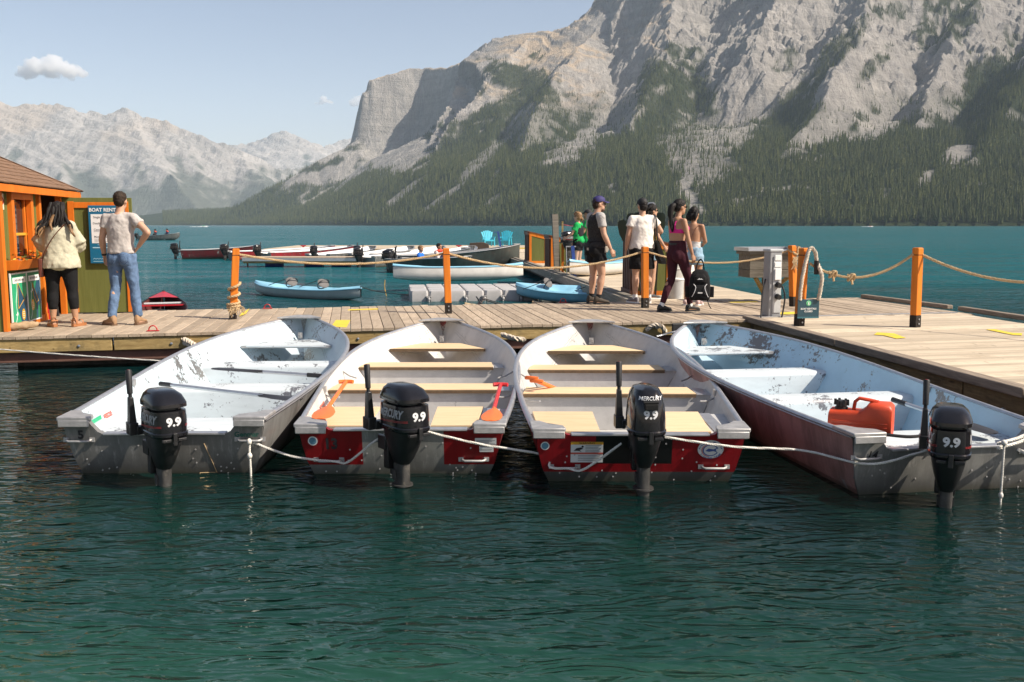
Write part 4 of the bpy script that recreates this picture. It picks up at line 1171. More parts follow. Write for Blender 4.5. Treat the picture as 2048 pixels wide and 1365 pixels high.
def make_boat(label, stern, head, H=None, inside=None, outside=None, tr_mat=None, seat='ply', cut=0.035, cat='motor boat', group=None, detail=True, name='motor_boat', well=True, benches=((.335, .40), (.63, .695)), zb=0.33):
    H = H or Hull(); root = empty(name, (stern[0], stern[1], -0.025 if detail else 0), head, label, cat, group)
    us = H.us() if detail else H.us()[::2]+([1.0] if H.us()[-1] != H.us()[::2][-1] else [])
    def sec(u, inner):
        zg, zc, zk = H.zg(u), H.zc(u), H.zk(u)
        if inner:
            fz = max(H.floor, zc+0.02) if u < .93 else zc+0.02
            zs = [zg, lerp(zg, fz, .25), lerp(zg, fz, .5), lerp(zg, fz, .75), fz]
            L = [Vector((-H.half(u, z), H.y(u, z), z)) for z in zs]+[Vector((0, H.y(u, fz), fz))]
        else:
            zs = [zg, lerp(zg, zc, .25), lerp(zg, zc, .5), lerp(zg, zc, .75), zc]
            L = [Vector((-H.half(u, z, False), H.y(u, z), z)) for z in zs]+[Vector((0, H.y(u, zk), zk))]
        return L+[Vector((-p.x, p.y, p.z)) for p in L[:-1][::-1]]
    o_ = MB(); o_.rings([sec(u, False) for u in us], False, False); q = sec(1.0, False); o_.add(q, [tuple(range(len(q)))])
    o_.build('hull', outside or m_alu, root, smooth=35, flip=False)
    i_ = MB(); i_.rings([sec(u, True) for u in us], False, False); i_.f = [f[::-1] for f in i_.f]
    q = sec(1.0, True); i_.add(q, [tuple(range(len(q)))])
    i_.build('hull_lining', inside or m_in_grey, root, smooth=50, flip=False)
    # gunwales
    for s in (-1, 1):
        b = MB(); P = [Vector((s*(H.b(u)-0.008), H.y(u, H.zg(u)), H.zg(u)+0.004)) for u in [i/36 for i in range(37)]]
        b.tube(P, [(0.021, 0.015)]*len(P), 8, ref=(1, 0, 0))
        if detail: b.tube([p+Vector((s*0.014, 0, -0.019)) for p in P], 0.006, 6)
        b.build('gunwale', m_rail, root, smooth=50)
    # transom with the motor cut-out
    b0 = H.b(0); c0 = H.c(0); tz = H.tz; z1 = tz-cut
    half = [(b0-.01, tz), (b0-.18, tz), (b0-.195, tz-cut*.25), (b0-.21-cut*.3, tz-cut*.8), (b0-.25-cut*.35, z1)]
    bottom = [(-H.half(0, z, False), z) for z in (lerp(tz, -.02, .33), lerp(tz, -.02, .66), -.02)]+[(0, -.11)]+[(H.half(0, z, False), z) for z in (-.02, lerp(tz, -.02, .66), lerp(tz, -.02, .33))]
    poly = [(-x, z) for x, z in half][::-1][::-1]
    outline = [(-x, z) for x, z in half[::-1]]+bottom+half
    b = MB(); th = .04
    A = [Vector((x, H.y(0, z)-.012, z)) for x, z in outline]; Bk = [Vector((x, H.y(0, z)+th, z)) for x, z in outline]
    n = len(A); b.add(A+Bk, [tuple(range(n)), tuple(range(n, 2*n))[::-1]]+[(i, (i+1) % n, n+(i+1) % n, n+i) for i in range(n)])
    tr = b.build('transom', tr_mat or m_alu, root, smooth=0)
    w0 = half[-1][0]
    b = MB(); b.box((0, H.y(0, z1)+.012, z1+.006), (2*w0+.02, .075, .016)); b.build('transom_cap', m_rail, tr, smooth=0, bevel=.004)
    for s in (-1, 1):
        b = MB(); yy = H.y(0, tz)
        rs = []
        for y_, x0, x1 in ((yy-.045, b0-.21, b0+.015), (yy-.02, b0-.215, b0+.02), (yy+.06, b0-.20, b0+.022), (yy+.13, b0-.10, b0+.025), (yy+.22, b0-.045, b0+.03)):
            rs.append([Vector((s*x0, y_, tz-.006)), Vector((s*x1, y_, tz-.006)), Vector((s*x1, y_, tz+.022)), Vector((s*x0, y_, tz+.022))])
        b.rings(rs); b.box((s*(b0-.10), yy-.042, tz-.024), (.215, .012, .05))
        b.build('corner_cap', m_cast, tr, smooth=20, bevel=.006)
    if detail:
        for s in (-1, 1):
            hx = s*(b0-.21); hz = .135 if cut < .08 else tz-.15; yy = H.y(0, hz)-.012
            if cut >= .08: hx = s*(b0-.11)
            b = MB(); b.tube([(hx-.085, yy, hz), (hx-.075, yy-.028, hz-.004), (hx-.06, yy-.036, hz-.006), (hx+.06, yy-.036, hz-.006), (hx+.075, yy-.028, hz-.004), (hx+.085, yy, hz)], .0095, 8)
            b.box((hx-.09, yy-.004, hz), (.035, .01, .03)); b.box((hx+.09, yy-.004, hz), (.035, .01, .03))
            b.build('handle', m_cast, tr, smooth=50)
        rv = MB(); rr = random.Random(int(stern[0]*100))
        for k in range(26):
            x = rr.uniform(-b0*.8, b0*.8); z = rr.uniform(.0, z1-.05); rv.tube([(x, H.y(0, z)-.012, z), (x, H.y(0, z)-.017, z)], .006, 6)
        o = rv.build('rivets', m_cast, tr, smooth=0); o['kind'] = 'stuff'
    # benches
    def bench(y0, y1, zt, mat_front, top=None, round_=0.0, gap=None, name_='bench'):
        def poly(y, z1_, z0=None):
            u = y/H.L; z0 = H.floor if z0 is None else z0
            h0, h1 = H.half(u, z0)+.004, H.half(u, z1_)+.004
            return [Vector((-h0, y, z0)), Vector((h0, y, z0)), Vector((h1, y, z1_)), Vector((-h1, y, z1_))]
        b = MB()
        if round_:
            r = round_; rs = []
            for k in range(5):
                a = math.pi/2*k/4; rs.append(poly(y0+r*(1-math.sin(a)) if False else y0+r-r*math.cos(a), zt-r+r*math.sin(a)))
            for k in range(5):
                a = math.pi/2*k/4; rs.append(poly(y1-r+r*math.sin(a), zt-r+r*math.cos(a)))
            b.rings(rs)
        else: b.rings([poly(y0, zt), poly(y1, zt)])
        o = b.build(name_, mat_front, root, smooth=40 if round_ else 0, bevel=0 if round_ else .004)
        if top:
            u0, u1 = y0/H.L, y1/H.L
            xl = -H.half(u0, zt)+.01; xr = H.half(u0, zt)-.13
            t_ = MB(); t_.prism([(xl, y0-.022), (xr, y0-.022), (xr-.02, y1), (xl+.03, y1)], (0, 0, zt+.001), (1, 0, 0), (0, 1, 0), (0, 0, .016)); t_.build('seat_board', m_ply, o, smooth=0, bevel=.002)
            t_ = MB(); t_.box(((xl+xr)/2, y0-.024, zt-.004), (xr-xl+.002, .008, .028)); t_.build('seat_edge', m_plyedge, o, smooth=0)
            t_ = MB(); t_.box((xr+.055, (y0+y1)/2-.011, zt+.004), (.085, y1-y0+.02, .006)); t_.build('end_plate', m_rail, o, smooth=0)
        return o
    for u0, u1 in benches:
        bench(u0*H.L, u1*H.L, zb+.02, m_in_grey2 if seat == 'ply' else m_seat_blue, seat == 'ply', 0.045 if seat != 'ply' else 0)
    if seat == 'ply':
        for s, xi in ((-1, .26), (1, .20)):
            y0, y1 = .10, .80; b = MB()
            def P(y, z): return s*(H.half(max(y, .0)/H.L, z)+.004)
            b.rings([[Vector((s*xi, y, H.floor)), Vector((P(y, H.floor), y, H.floor)), Vector((P(y, zb), y, zb)), Vector((s*xi, y, zb))] for y in (y0, y1)])
            o = b.build('stern_seat', m_in_grey2, root, smooth=0)
            t_ = MB(); xo = abs(P(y0, zb)); cutx = .18 if s > 0 else .02
            t_.prism([(s*(xi-.005), y0), (s*(xo-cutx), y0), (s*(xo-cutx+.04), y1+.01), (s*(xi-.005), y1+.01)], (0, 0, zb+.001), (1, 0, 0), (0, 1, 0), (0, 0, .016)); t_.build('seat_board', m_ply, o, smooth=0, bevel=.002)
            if s > 0:
                t_ = MB(); t_.box((xo-.10, (y0+y1)/2, zb+.004), (.09, y1-y0, .006)); t_.build('end_plate', m_rail, o, smooth=0)
    else:
        bench(.10, .62, zb-.03, m_seat_blue, False, 0.045, name_='stern_bench')
    # bow seat
    zs = 0.43; u0, u1 = .795, .905
    b = MB(); h0, h1 = H.half(u0, zs)-.01, max(H.half(u1, zs), .04)
    pts = [(-h0, u0*H.L), (-h0*.55, u0*H.L-.03), (h0*.55, u0*H.L-.03), (h0, u0*H.L), (h1, u1*H.L), (-h1, u1*H.L)] if seat != 'ply' else [(-h0, u0*H.L), (h0, u0*H.L), (h1, u1*H.L), (-h1, u1*H.L)]
    b.prism(pts, (0, 0, zs), (1, 0, 0), (0, 1, 0), (0, 0, .018))
    bs = b.build('bow_seat', m_ply if seat == 'ply' else m_seat_blue, root, smooth=0, bevel=.003)
    b = MB(); b.box((0, u0*H.L-.004, zs+.004), (2*h0-.01, .008, .03)); b.build('seat_edge', m_plyedge if seat == 'ply' else m_cast, bs, smooth=0)
    # bow plate, eye and spray strips
    ub = .945; b = MB(); zb_ = H.zg(1.0)+.016
    b.prism([(-H.b(ub), ub*H.L), (-H.b(ub)*.5, ub*H.L+.03), (H.b(ub)*.5, ub*H.L+.03), (H.b(ub), ub*H.L), (H.b(1)+.015, H.L+.03), (-H.b(1)-.015, H.L+.03)], (0, 0, zb_-.012), (1, 0, 0), (0, 1, 0), (0, 0, .02))
    b.build('bow_plate', m_cast, root, smooth=0, bevel=.006)
    if detail:
        b = MB(); yb = .975*H.L; b.box((0, yb-.10, .47), (.05, .02, .07)); b.tube([(0, yb-.12, .49), (.018, yb-.14, .48), (.018, yb-.14, .455), (0, yb-.12, .445)], .007, 6); b.build('bow_eye', m_cast, root)
        # rivet lines along the bow panels
        rv = MB()
        for s in (-1, 1):
            for k in range(34):
                t = k/33; u = lerp(.955, .72, t); z = lerp(H.zg(.955)-.10, .20, t)
                for dz in (0, .022):
                    hx = H.half(u, z+dz); c = Vector((s*(hx-.001), u*H.L, z+dz)); rv.ball(c, .006, 5, 4)
        o = rv.build('rivets', m_cast, root, smooth=0); o['kind'] = 'stuff'
        for s in (-1, 1):
            u = .30; b = MB(); x = s*(H.b(u)-.03); b.box((x, u*H.L, H.zg(u)-.02), (.03, .06, .05)); b.tube([(x, u*H.L, H.zg(u)), (x, u*H.L, H.zg(u)-.08)], .012, 8); b.build('oarlock_socket', m_cast, root, smooth=40)
        for s in (-1, 1):
            for u in ((.30, .52) if seat == 'ply' else ()):
                b = MB(); z = H.zg(u)-.07; a = Vector((s*H.half(u, z), u*H.L, z)); e = Vector((s*(H.half(u-.02, zb)-.13), (u-.03)*H.L, zb+.02)); b.tube([a, a.lerp(e, .5)+Vector((0, 0, -.012)), e], .008, 6); b.build('brace_rod', m_cast, root)
    return root, H, tr

red = (0.26, 0.006, 0.010)
GB = 'motor boats tied stern out along the front dock'
hull_grey = hull_side_paint('grey_hull_side', [(-9, (0.26, 0.255, 0.245))])
hull_red = hull_side_paint('red_hull_side', [(-9, (0.30, 0.30, 0.29)), (0.10, (0.33, 0.02, 0.025))])
hull_rust = hull_side_paint('faded_maroon_hull_side', [(-9, (0.26, 0.14, 0.125)), (0.06, (0.46, 0.26, 0.23))], 0.0)
tr_grey = transom_paint('bare_metal_transom', None, None, base=(0.27, 0.262, 0.25))
tr_grey2 = transom_paint('scoured_metal_transom', None, None, base=(0.33, 0.32, 0.30))
tr_red13 = transom_paint('red_transom_silver_panel', red, (-0.27, 0.30))
tr_red3 = transom_paint('red_transom_black_panel', (0.30, 0.006, 0.012), (-0.30, 0.22, (0.004, 0.004, 0.005), 0.155), base=(0.17, 0.17, 0.165))

# ---- the four boats at the front
B5, H5, T5 = make_boat('grey metal boat with worn pale blue inside and number 5, leftmost of four', (-2.44, 6.62), R(1.0), Hull(4.83, .67, .43, .98), m_in_blue, hull_grey, tr_grey, 'molded', 0.115, group=GB)
B13, H13, T13 = make_boat('red sterned boat number 13 with silver centre panel and orange paddles', (-0.78, 6.60), R(0.4), Hull(4.50, .67, .385, 1.0), m_in_grey, hull_red, tr_red13, 'ply', 0.035, group=GB)
B3, H3, T3 = make_boat('red sterned boat with black centre panel and round fishing team sticker', (0.87, 6.40), R(-0.4), Hull(4.52, .67, .395, 1.0), m_in_grey2, hull_red, tr_red3, 'ply', 0.035, group=GB)
B14, H14, T14 = make_boat('faded maroon boat with pale blue inside and red fuel can, rightmost of four', (2.86, 6.16), R(8.8), Hull(4.76, .67, .44, .98), m_in_blue2, hull_rust, tr_grey2, 'molded', 0.115, group=GB)
M5 = motor(B5, (0.07, -0.33, -0.055), R(38), 'old')
M13 = motor(B13, (0.03, -0.33, -0.015), R(36), 'old')
M3 = motor(B3, (-0.01, -0.33, 0.015), R(3), 'new')
M14 = motor(B14, (-.19, -0.33, -0.07), R(-30), 'old')
# ================================================================ rental hut
m_green = wood('olive_green_boards', (0.115, 0.125, 0.030), (0.155, 0.165, 0.045), 0.7, (16, 16, 1.4), knots=False, tone=0.12, bump=0.5)
m_otrim = wood('orange_trim', (0.58, 0.135, 0.012), (0.74, 0.20, 0.02), 0.5, (10, 10, 2), knots=False, tone=0.1, bump=0.15)
m_shingle = plain('brown_asphalt_shingle', (0.19, 0.11, 0.065), 0.95, 0, 0.35, 9, 0.5)
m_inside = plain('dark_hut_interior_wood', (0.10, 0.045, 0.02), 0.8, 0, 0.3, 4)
m_glass = plain('window_glass', (0.02, 0.022, 0.022), 0.015, 0, 0.0, 2, 0, None, 0.8)
m_teal = plain('sign_teal_blue', (0.006, 0.13, 0.24), 0.45, 0, 0.04, 6, 0)
m_white = plain('white_panel', (0.78, 0.78, 0.76), 0.5, 0, 0.04, 6, 0)
m_txtgrey = plain('grey_print', (0.20, 0.20, 0.20), 0.6, 0, 0, 6, 0)
m_mapgreen = plain('map_green', (0.02, 0.36, 0.17), 0.4, 0, 0.06, 4, 0)
m_mapgreen2 = plain('map_dark_green', (0.012, 0.20, 0.10), 0.4, 0, 0.06, 4, 0)
m_mapblue = plain('map_lake_blue', (0.012, 0.07, 0.13), 0.4, 0, 0.06, 4, 0)
m_mapyellow = plain('map_amber', (0.70, 0.36, 0.03), 0.5, 0, 0.05, 6, 0)
K = at(12, 664, DZ); HR = math.atan(0.157)
hut = empty('rental_hut', K, HR, 'olive green boat rental hut with orange trim and brown shingle roof', 'hut')
def hb(name, c, s, m, parent=None, bevel=0.004, rot=None):
    b = MB(); b.box((0, 0, 0), s, rot); return b.build(name, m, parent or hut, c, smooth=0, bevel=bevel)
# siding boards on the wall with window and door, and on the wall facing the lake front
bme = {}
def board(y0, y1, z0, z1, x=-0.02):
    w = 0.105; n = max(1, round((y1-y0)/w)); w = (y1-y0)/n
    for k in range(n):
        b = MB(); b.box((0, 0, 0), (0.03, w-0.005, z1-z0)); b.build('siding_board', m_green, hut, (x+random.uniform(-.0025, .0025), y0+w*(k+.5), (z0+z1)/2), smooth=0)
board(0.06, 0.34, 0.0, 1.80); board(0.34, 1.12, 0.0, 0.90); board(0.34, 1.12, 1.74, 1.80); board(1.12, 1.44, 0.0, 1.80); board(2.40, 2.72, 0, 1.8)
b = MB(); b.box((-1.3, 0.0, 0.9), (2.56, 0.04, 1.8)); b.build('end_wall', m_green, hut, smooth=0)
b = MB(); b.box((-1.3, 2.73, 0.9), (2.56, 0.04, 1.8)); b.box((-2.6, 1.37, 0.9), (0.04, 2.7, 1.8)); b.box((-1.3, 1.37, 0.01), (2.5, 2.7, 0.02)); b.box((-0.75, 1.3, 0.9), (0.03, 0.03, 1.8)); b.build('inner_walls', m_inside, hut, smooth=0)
hb('corner_trim', (0.012, 0.01, 0.90), (0.05, 0.10, 1.80), m_otrim)
hb('base_trim', (0.012, 0.83, 0.045), (0.045, 1.54, 0.09), m_otrim)
# window
wf = hb('window_frame', (0.02, 0.37, 1.31), (0.07, 0.09, 0.88), m_otrim)
def sub(name, c, s, m, par, pc):
    b = MB(); b.box((0, 0, 0), s); return b.build(name, m, par, Vector(c)-Vector(pc), smooth=0, bevel=0.003)
fc = (0.02, 0.37, 1.31)
for nm, c, s in (('jamb', (0.02, 1.085, 1.31), (0.07, 0.09, 0.88)), ('head', (0.022, 0.728, 1.705), (0.07, 0.62, 0.09)), ('sill', (0.03, 0.728, 0.90), (0.09, 0.62, 0.05)), ('sash_rail', (-0.03, 0.728, 1.21), (0.03, 0.62, 0.035)), ('inner_jamb', (-0.04, 1.00, 1.3), (0.05, 0.05, 0.80)), ('inner_jamb', (-0.04, 0.44, 1.3), (0.05, 0.05, 0.80))):
    sub(nm, c, s, m_otrim if nm != 'sash_rail' else m_mapyellow, wf, fc)
sub('glass', (-0.045, 0.72, 1.44), (0.006, 0.54, 0.43), m_glass, wf, fc)
sub('glass', (-0.04, 0.72, 1.06), (0.006, 0.54, 0.27), m_glass, wf, fc)
# doorway
df = hb('door_frame', (0.012, 1.455, 0.9), (0.06, 0.08, 1.80), m_otrim)
sub('door_post', (0.0, 2.40, 0.9), (0.08, 0.06, 1.8), m_otrim, df, (0.012, 1.455, 0.9))
sub('door_head', (0.0, 1.93, 1.775), (0.05, 0.88, 0.05), m_otrim, df, (0.012, 1.455, 0.9))
# open door with its orange frame
dr = hb('open_door', (0.52, 2.47, 0.875), (1.00, 0.04, 1.72), m_green)
dc = (0.52, 2.47, 0.875)
for c, s in (((0.155, 2.443, 0.85), (0.085, 0.02, 1.66)), ((0.55, 2.443, 1.625), (0.70, 0.02, 0.085)), ((0.94, 2.443, 0.85), (0.07, 0.02, 1.66))):
    sub('door_trim', c, s, m_otrim, dr, dc)
# roof: fascia boards, deck and rows of shingles
EX, EY, EZ, KS = 0.13, 3.06, 1.835, 0.52
for y0, y1 in ((-0.6, 1.86), (1.865, EY)):
    hb('fascia_board', (EX, (y0+y1)/2, EZ-0.05), (0.03, y1-y0, 0.095), m_otrim)
hb('fascia_board', (-1.2, EY, EZ-0.05), (2.66, 0.03, 0.095), m_otrim)
b = MB(); rx = -1.35; rz = EZ+KS*(EX-rx); ry = EY-(EX-rx)
b.add([(EX, -.6, EZ-.005), (EX, EY, EZ-.005), (rx, ry, rz), (rx, -.6, rz), (2*rx-EX, EY, EZ-.005), (2*rx-EX, -.6, EZ-.005)], [(0,1,2,3), (1,4,2), (4,5,3,2), (0,3,5), (0,5,4,1)])
rf = b.build('roof', m_shingle, hut, smooth=0)
sl = math.atan(KS); ex = 0.135; sw = 0.24
sm = MB(); sm.add([(0,-sw/2+.003,0),(0,sw/2-.003,0),(-.19,sw/2-.003,0),(-.19,-sw/2+.003,0),(0,-sw/2+.003,.016),(0,sw/2-.003,.016),(-.19,sw/2-.003,.004),(-.19,-sw/2+.003,.004)], [(3,2,1,0),(4,5,6,7),(0,1,5,4),(1,2,6,5),(2,3,7,6),(3,0,4,7)])
sme = sm.mesh('shingle', m_shingle, 0)
for r in range(12):
    d = r*ex*math.cos(sl); x = EX+0.03-d; z = EZ+0.002+KS*d
    y = -0.6+(sw/2 if r % 2 else 0)
    while y < EY-d-0.05:
        o = link_mesh('shingle', sme, None, rf, (x, y, z+0.006+random.uniform(0, .004))); o.rotation_euler = (0, sl, random.uniform(-.012, .012)); y += sw
b = MB()
b.tube([(EX+.02, EY+.01, EZ+.012), (rx, ry, rz+.03)], [(.07, .012)]*2, 8, ref=(1, -1, 0)); b.build('hip_cap', m_shingle, hut, smooth=0)
# flower box
fb = MB(); rs = [[Vector((x, y, z)) for x, z in ((0.0, .755), (0.13, .765), (0.19, .885), (0.0, .885))] for y in (0.15, 1.39)]
fb.rings(rs); fbx = fb.build('flower_box', m_otrim, hut, smooth=0, bevel=0.004)
m_leafy = plain('flower_box_leaves', (0.06, 0.11, 0.02), 0.8, 0, 0.4, 30, 0)
m_bloom = plain('yellow_blooms', (0.55, 0.38, 0.05), 0.7, 0, 0.4, 20, 0); m_bloom2 = plain('violet_blooms', (0.16, 0.05, 0.12), 0.7, 0, 0.3, 20, 0)
fl = MB(); rng = random.Random(2)
for k in range(230):
    p = Vector((rng.uniform(.02, .19), rng.uniform(.18, 1.36), .885+rng.random()**2*.10)); a = rng.random()*6; q = .012+.014*rng.random()
    u = Vector((math.cos(a), math.sin(a), rng.uniform(-.6, .6)))*q; w = Vector((-math.sin(a), math.cos(a), rng.uniform(-.6, .6)))*q*.6
    fl.add([p-u, p+w, p+u, p-w], [(0,1,2,3)], 0 if k % 4 else (1 if k % 8 else 2))
fl.build('flowers', [m_leafy, m_bloom, m_bloom2], fbx, smooth=0)
# things fixed to the walls are signs of their own
def on_hut(p): return hut.matrix_basis @ Vector(p)
def sign(name, label, o, ux, w, h, cat='sign', mat=m_white, th=0.02):
    """flat board; local x along its width, z up, the face looks down -y"""
    s = MB(); s.box((0, th/2, 0), (w, th, h)); ob = s.build(name, mat, None, o, (0, 0, ux), smooth=0, bevel=.002)
    return tag(ob, label, cat)
def flat(parent, polys, mat, name, y=-0.002):
    b = MB()
    for P in polys: b.add([(x, y, z) for x, z in P], [tuple(range(len(P)))])
    return b.build(name, mat, parent, smooth=0, flip=False)
def words(parent, items, mat, name, y=-0.004):
    b = MB()
    for s, x, z, size, *r in items:
        put_text(b, s, (x, y, z), (1, 0, 0), (0, 0, 1), size, r[0] if r else .01, 0, r[1] if len(r) > 1 else 1.0, None, 0)
    return b.build(name, mat, parent, smooth=0, flip=False)
def rect(x0, z0, x1, z1): return [(x0, z0), (x1, z0), (x1, z1), (x0, z1)]
def disc(cx, cz, rx_, rz_=None, n=20): return [(cx+rx_*math.cos(2*math.pi*k/n), cz+(rz_ or rx_)*math.sin(2*math.pi*k/n)) for k in range(n)]
W_, H_ = 0.52, 0.86
sg = sign('price_board', 'blue and white boat rentals price board on the open green door', on_hut((0.67, 2.40, 1.19)), HR, W_, H_, mat=m_teal)
flat(sg, [rect(-.225, -.13, .225, .30)], m_white, 'price_panel')
words(sg, [('BOAT RENTALS', 0, .362, .073, .03, .96)], m_white, 'heading')
words(sg, [('Single Kayak', -.085, .255, .042), ('Double Kayak', -.08, .165, .042), ('Canoe', -.135, .07, .042), ('Motor Boat', -.09, -.035, .042)], m_txtgrey, 'price_lines')
flat(sg, [rect(-.19, z, -.19+w, z+.006) for z, w in ((.04, .10), (-.072, .17), (-.092, .12), (-.112, .2))], m_letter_dim, 'small_print', -.0035)
flat(sg, [rect(-.15, -.158, .15, -.151), rect(-.22, -.205, .22, -.188), rect(-.22, -.405, .22, -.398)]+[[(-.22+.04*k, -.365), (-.20+.04*k, -.352), (-.18+.04*k, -.365), (-.18+.04*k, -.372), (-.20+.04*k, -.359), (-.22+.04*k, -.372)] for k in range(11)], plain('pale_print', (0.35, 0.55, 0.66), .5, 0, 0, 4, 0), 'wave_print', -.003)
flat(sg, [disc(.05, -.29, .055)], plain('mint_badge', (0.25, 0.65, 0.45), .5, 0, 0, 4, 0), 'badge', -.003); flat(sg, [disc(.05, -.29, .04)], m_teal, 'badge_centre', -.0045)
def lake_map(name, label, yc, w, head, dark, seed):
    o = on_hut((0.035, yc, .385))
    s = sign(name, label, o, HR+math.pi/2, w, .67)
    g = m_mapgreen2 if dark else m_mapgreen
    flat(s, [rect(-w/2+.02, -.315, w/2-.02, .315)], g, 'map_land')
    if not dark:
        flat(s, [[(-.10, -.12), (-.06, .21), (.16, -.02), (w/2-.02, .05), (w/2-.02, -.315), (.02, -.315), (-.04, -.2)]], m_mapblue, 'map_lake', -.003)
        ol = [(-.06, .21), (.15, -.02), (-.08, -.13), (-.06, .21)]
    else:
        flat(s, [[(-.07, .17), (.02, .08), (.10, .20), (w/2-.02, .28), (w/2-.02, -.12), (.12, -.15), (.10, -.315), (.04, -.315), (.05, -.12), (-.04, -.05)]], m_mapblue, 'map_lake', -.003)
        ol = [(-.07, .17), (.14, -.08), (.05, -.10), (-.05, .0), (-.07, .17)]
    b = MB()
    for p, q in zip(ol, ol[1:]): b.tube([(p[0], -.004, p[1]), (q[0], -.004, q[1])], .004, 4)
    b.build('route_line', m_mapyellow, s, smooth=0)
    cx = .10 if not dark else -.09
    flat(s, [disc(cx, -.215 if not dark else -.12, .062, .075)], m_mapyellow, 'note_disc', -.0045)
    flat(s, [rect(cx-.035, z+(-.215 if not dark else -.12), cx+.035, z+.007+(-.215 if not dark else -.12)) for z in (-.045, -.02, .005, .03)], m_white, 'note_lines', -.006)
    flat(s, [rect(-w/2+.05, .20, w/2-.05, .275)], m_white, 'map_title_strip', -.0045)
    words(s, [(head, 0, .238, .042, .015, .8)], m_txtgrey, 'map_title', -.006)
    flat(s, [disc(-.12, -.19, .022, .026), disc(-.16, -.2, .013), disc(-.145, -.25, .012)] if not dark else [disc(-.08, .08, .018), disc(-.13, .06, .012)], m_white, 'map_marks', -.004)
    b = MB(); b.tube([(p[0], -.003, p[1]) for p in curve_pts([Vector((-.18, -.30, 0)), Vector((-.13, -.2, 0)), Vector((-.15, -.05, 0)), Vector((-.10, .1, 0)), Vector((-.12, .19, 0))], 6) for p in [(p.x, p.y)]], .004, 4); b.build('map_road', m_white, s, smooth=0)
lake_map('lake_map', 'bright green lake map poster nearest the hut corner', 0.455, .575, 'CANOE LAUNCH AREA', False, 1)
lake_map('lake_map', 'darker green lake map poster beside the hut doorway', 1.015, .52, 'MOTORBOAT AREA', True, 2)
ns = sign('no_smoking_sign', 'small cream sign with red ring by the hut corner', on_hut((0.012, 0.10, 1.62)), HR+math.pi/2, .15, .2, mat=plain('cream_sign', (.70, .62, .45), .5))
b = MB(); b.tube([(.045*math.cos(a), -.004, .045*math.sin(a)+.01) for a in [k*math.pi/8 for k in range(17)]], .006, 5); b.tube([(-.03, -.004, .04), (.03, -.004, -.02)], .005, 4); b.build('red_ring', m_red, ns)
# things standing in the doorway
def fuel_can(loc, rz, label, s=1.0):
    r = empty('red_jug', loc, rz, label, 'can'); b = MB(); b.rings([lathe_ring(.10, -.07, .07, z, 14, 5) for z in (0, .01)]+[lathe_ring(.10, -.07, .07, .19, 14, 5), lathe_ring(.06, -.04, .04, .235, 14, 4)]); b.build('body', m_red, r, bevel=0)
    b = MB(); b.tube([(-.05, 0, .22), (-.045, 0, .275), (.045, 0, .275), (.05, 0, .22)], .012, 6); b.build('handle', m_red, r)
fuel_can(on_hut((-.02, 1.62, 0)), HR, 'red jug on the deck in the hut doorway')
b = MB(); b.box((0, 0, .15), (.06, .25, .30)); tag(b.build('red_locker', m_red, None, on_hut((-.10, 1.60, 0)), (0, 0, HR), smooth=0, bevel=.01), 'bright red locker standing just inside the hut doorway', 'locker')
pd = empty('doorway_paddle', on_hut((.0, 2.05, 0)), HR, 'white shafted paddle leaning in the hut doorway', 'paddle')
b = MB(); b.tube([(0, 0, .12), (-.08, .02, 1.25)], .016, 10); b.build('shaft', m_white, pd)
b = MB(); b.tube([(0.01, 0, 0), (0, 0, .14)], .022, 10); b.build('grip', m_black, pd)
# driftwood
m_drift = wood('driftwood', (0.30, 0.20, 0.11), (0.50, 0.37, 0.23), 0.85, (14, 3, 14), knots=False)
def drift(P, r, label, seed):
    rng = random.Random(seed); P = curve_pts(P, 5); rr = []
    for i in range(len(P)): rr.append(r*(0.35+0.65*math.sin(math.pi*(i+.6)/(len(P)+.2)))*rng.uniform(.82, 1.15))
    b = MB(); b.tube(P, rr, 9)
    b.v = [tuple(Vector(v)+Vector((rng.uniform(-1, 1), rng.uniform(-1, 1), rng.uniform(-1, 1)))*r*.10) for v in b.v]
    tag(b.build('driftwood', m_drift, None, smooth=50), label, 'driftwood')
d0 = at(190, 625, DZ)
drift([d0+Vector((-.05, 0, .05)), d0+Vector((.2, .05, .06)), d0+Vector((.42, .0, .07)), d0+Vector((.58, .02, .06))], .065, 'lower driftwood log at the foot of the open green door', 5)
drift([d0+Vector((.05, .05, .16)), d0+Vector((.22, .02, .175)), d0+Vector((.4, .06, .15)), d0+Vector((.55, .05, .12))], .065, 'upper driftwood log at the foot of the open green door', 6)
d1 = at(22, 662, DZ)
drift([d1+Vector((-.03, -.05, .05)), d1+Vector((.12, .05, .06)), d1+Vector((.27, .16, .07))], .055, 'driftwood chunk holding the map posters against the hut', 8)
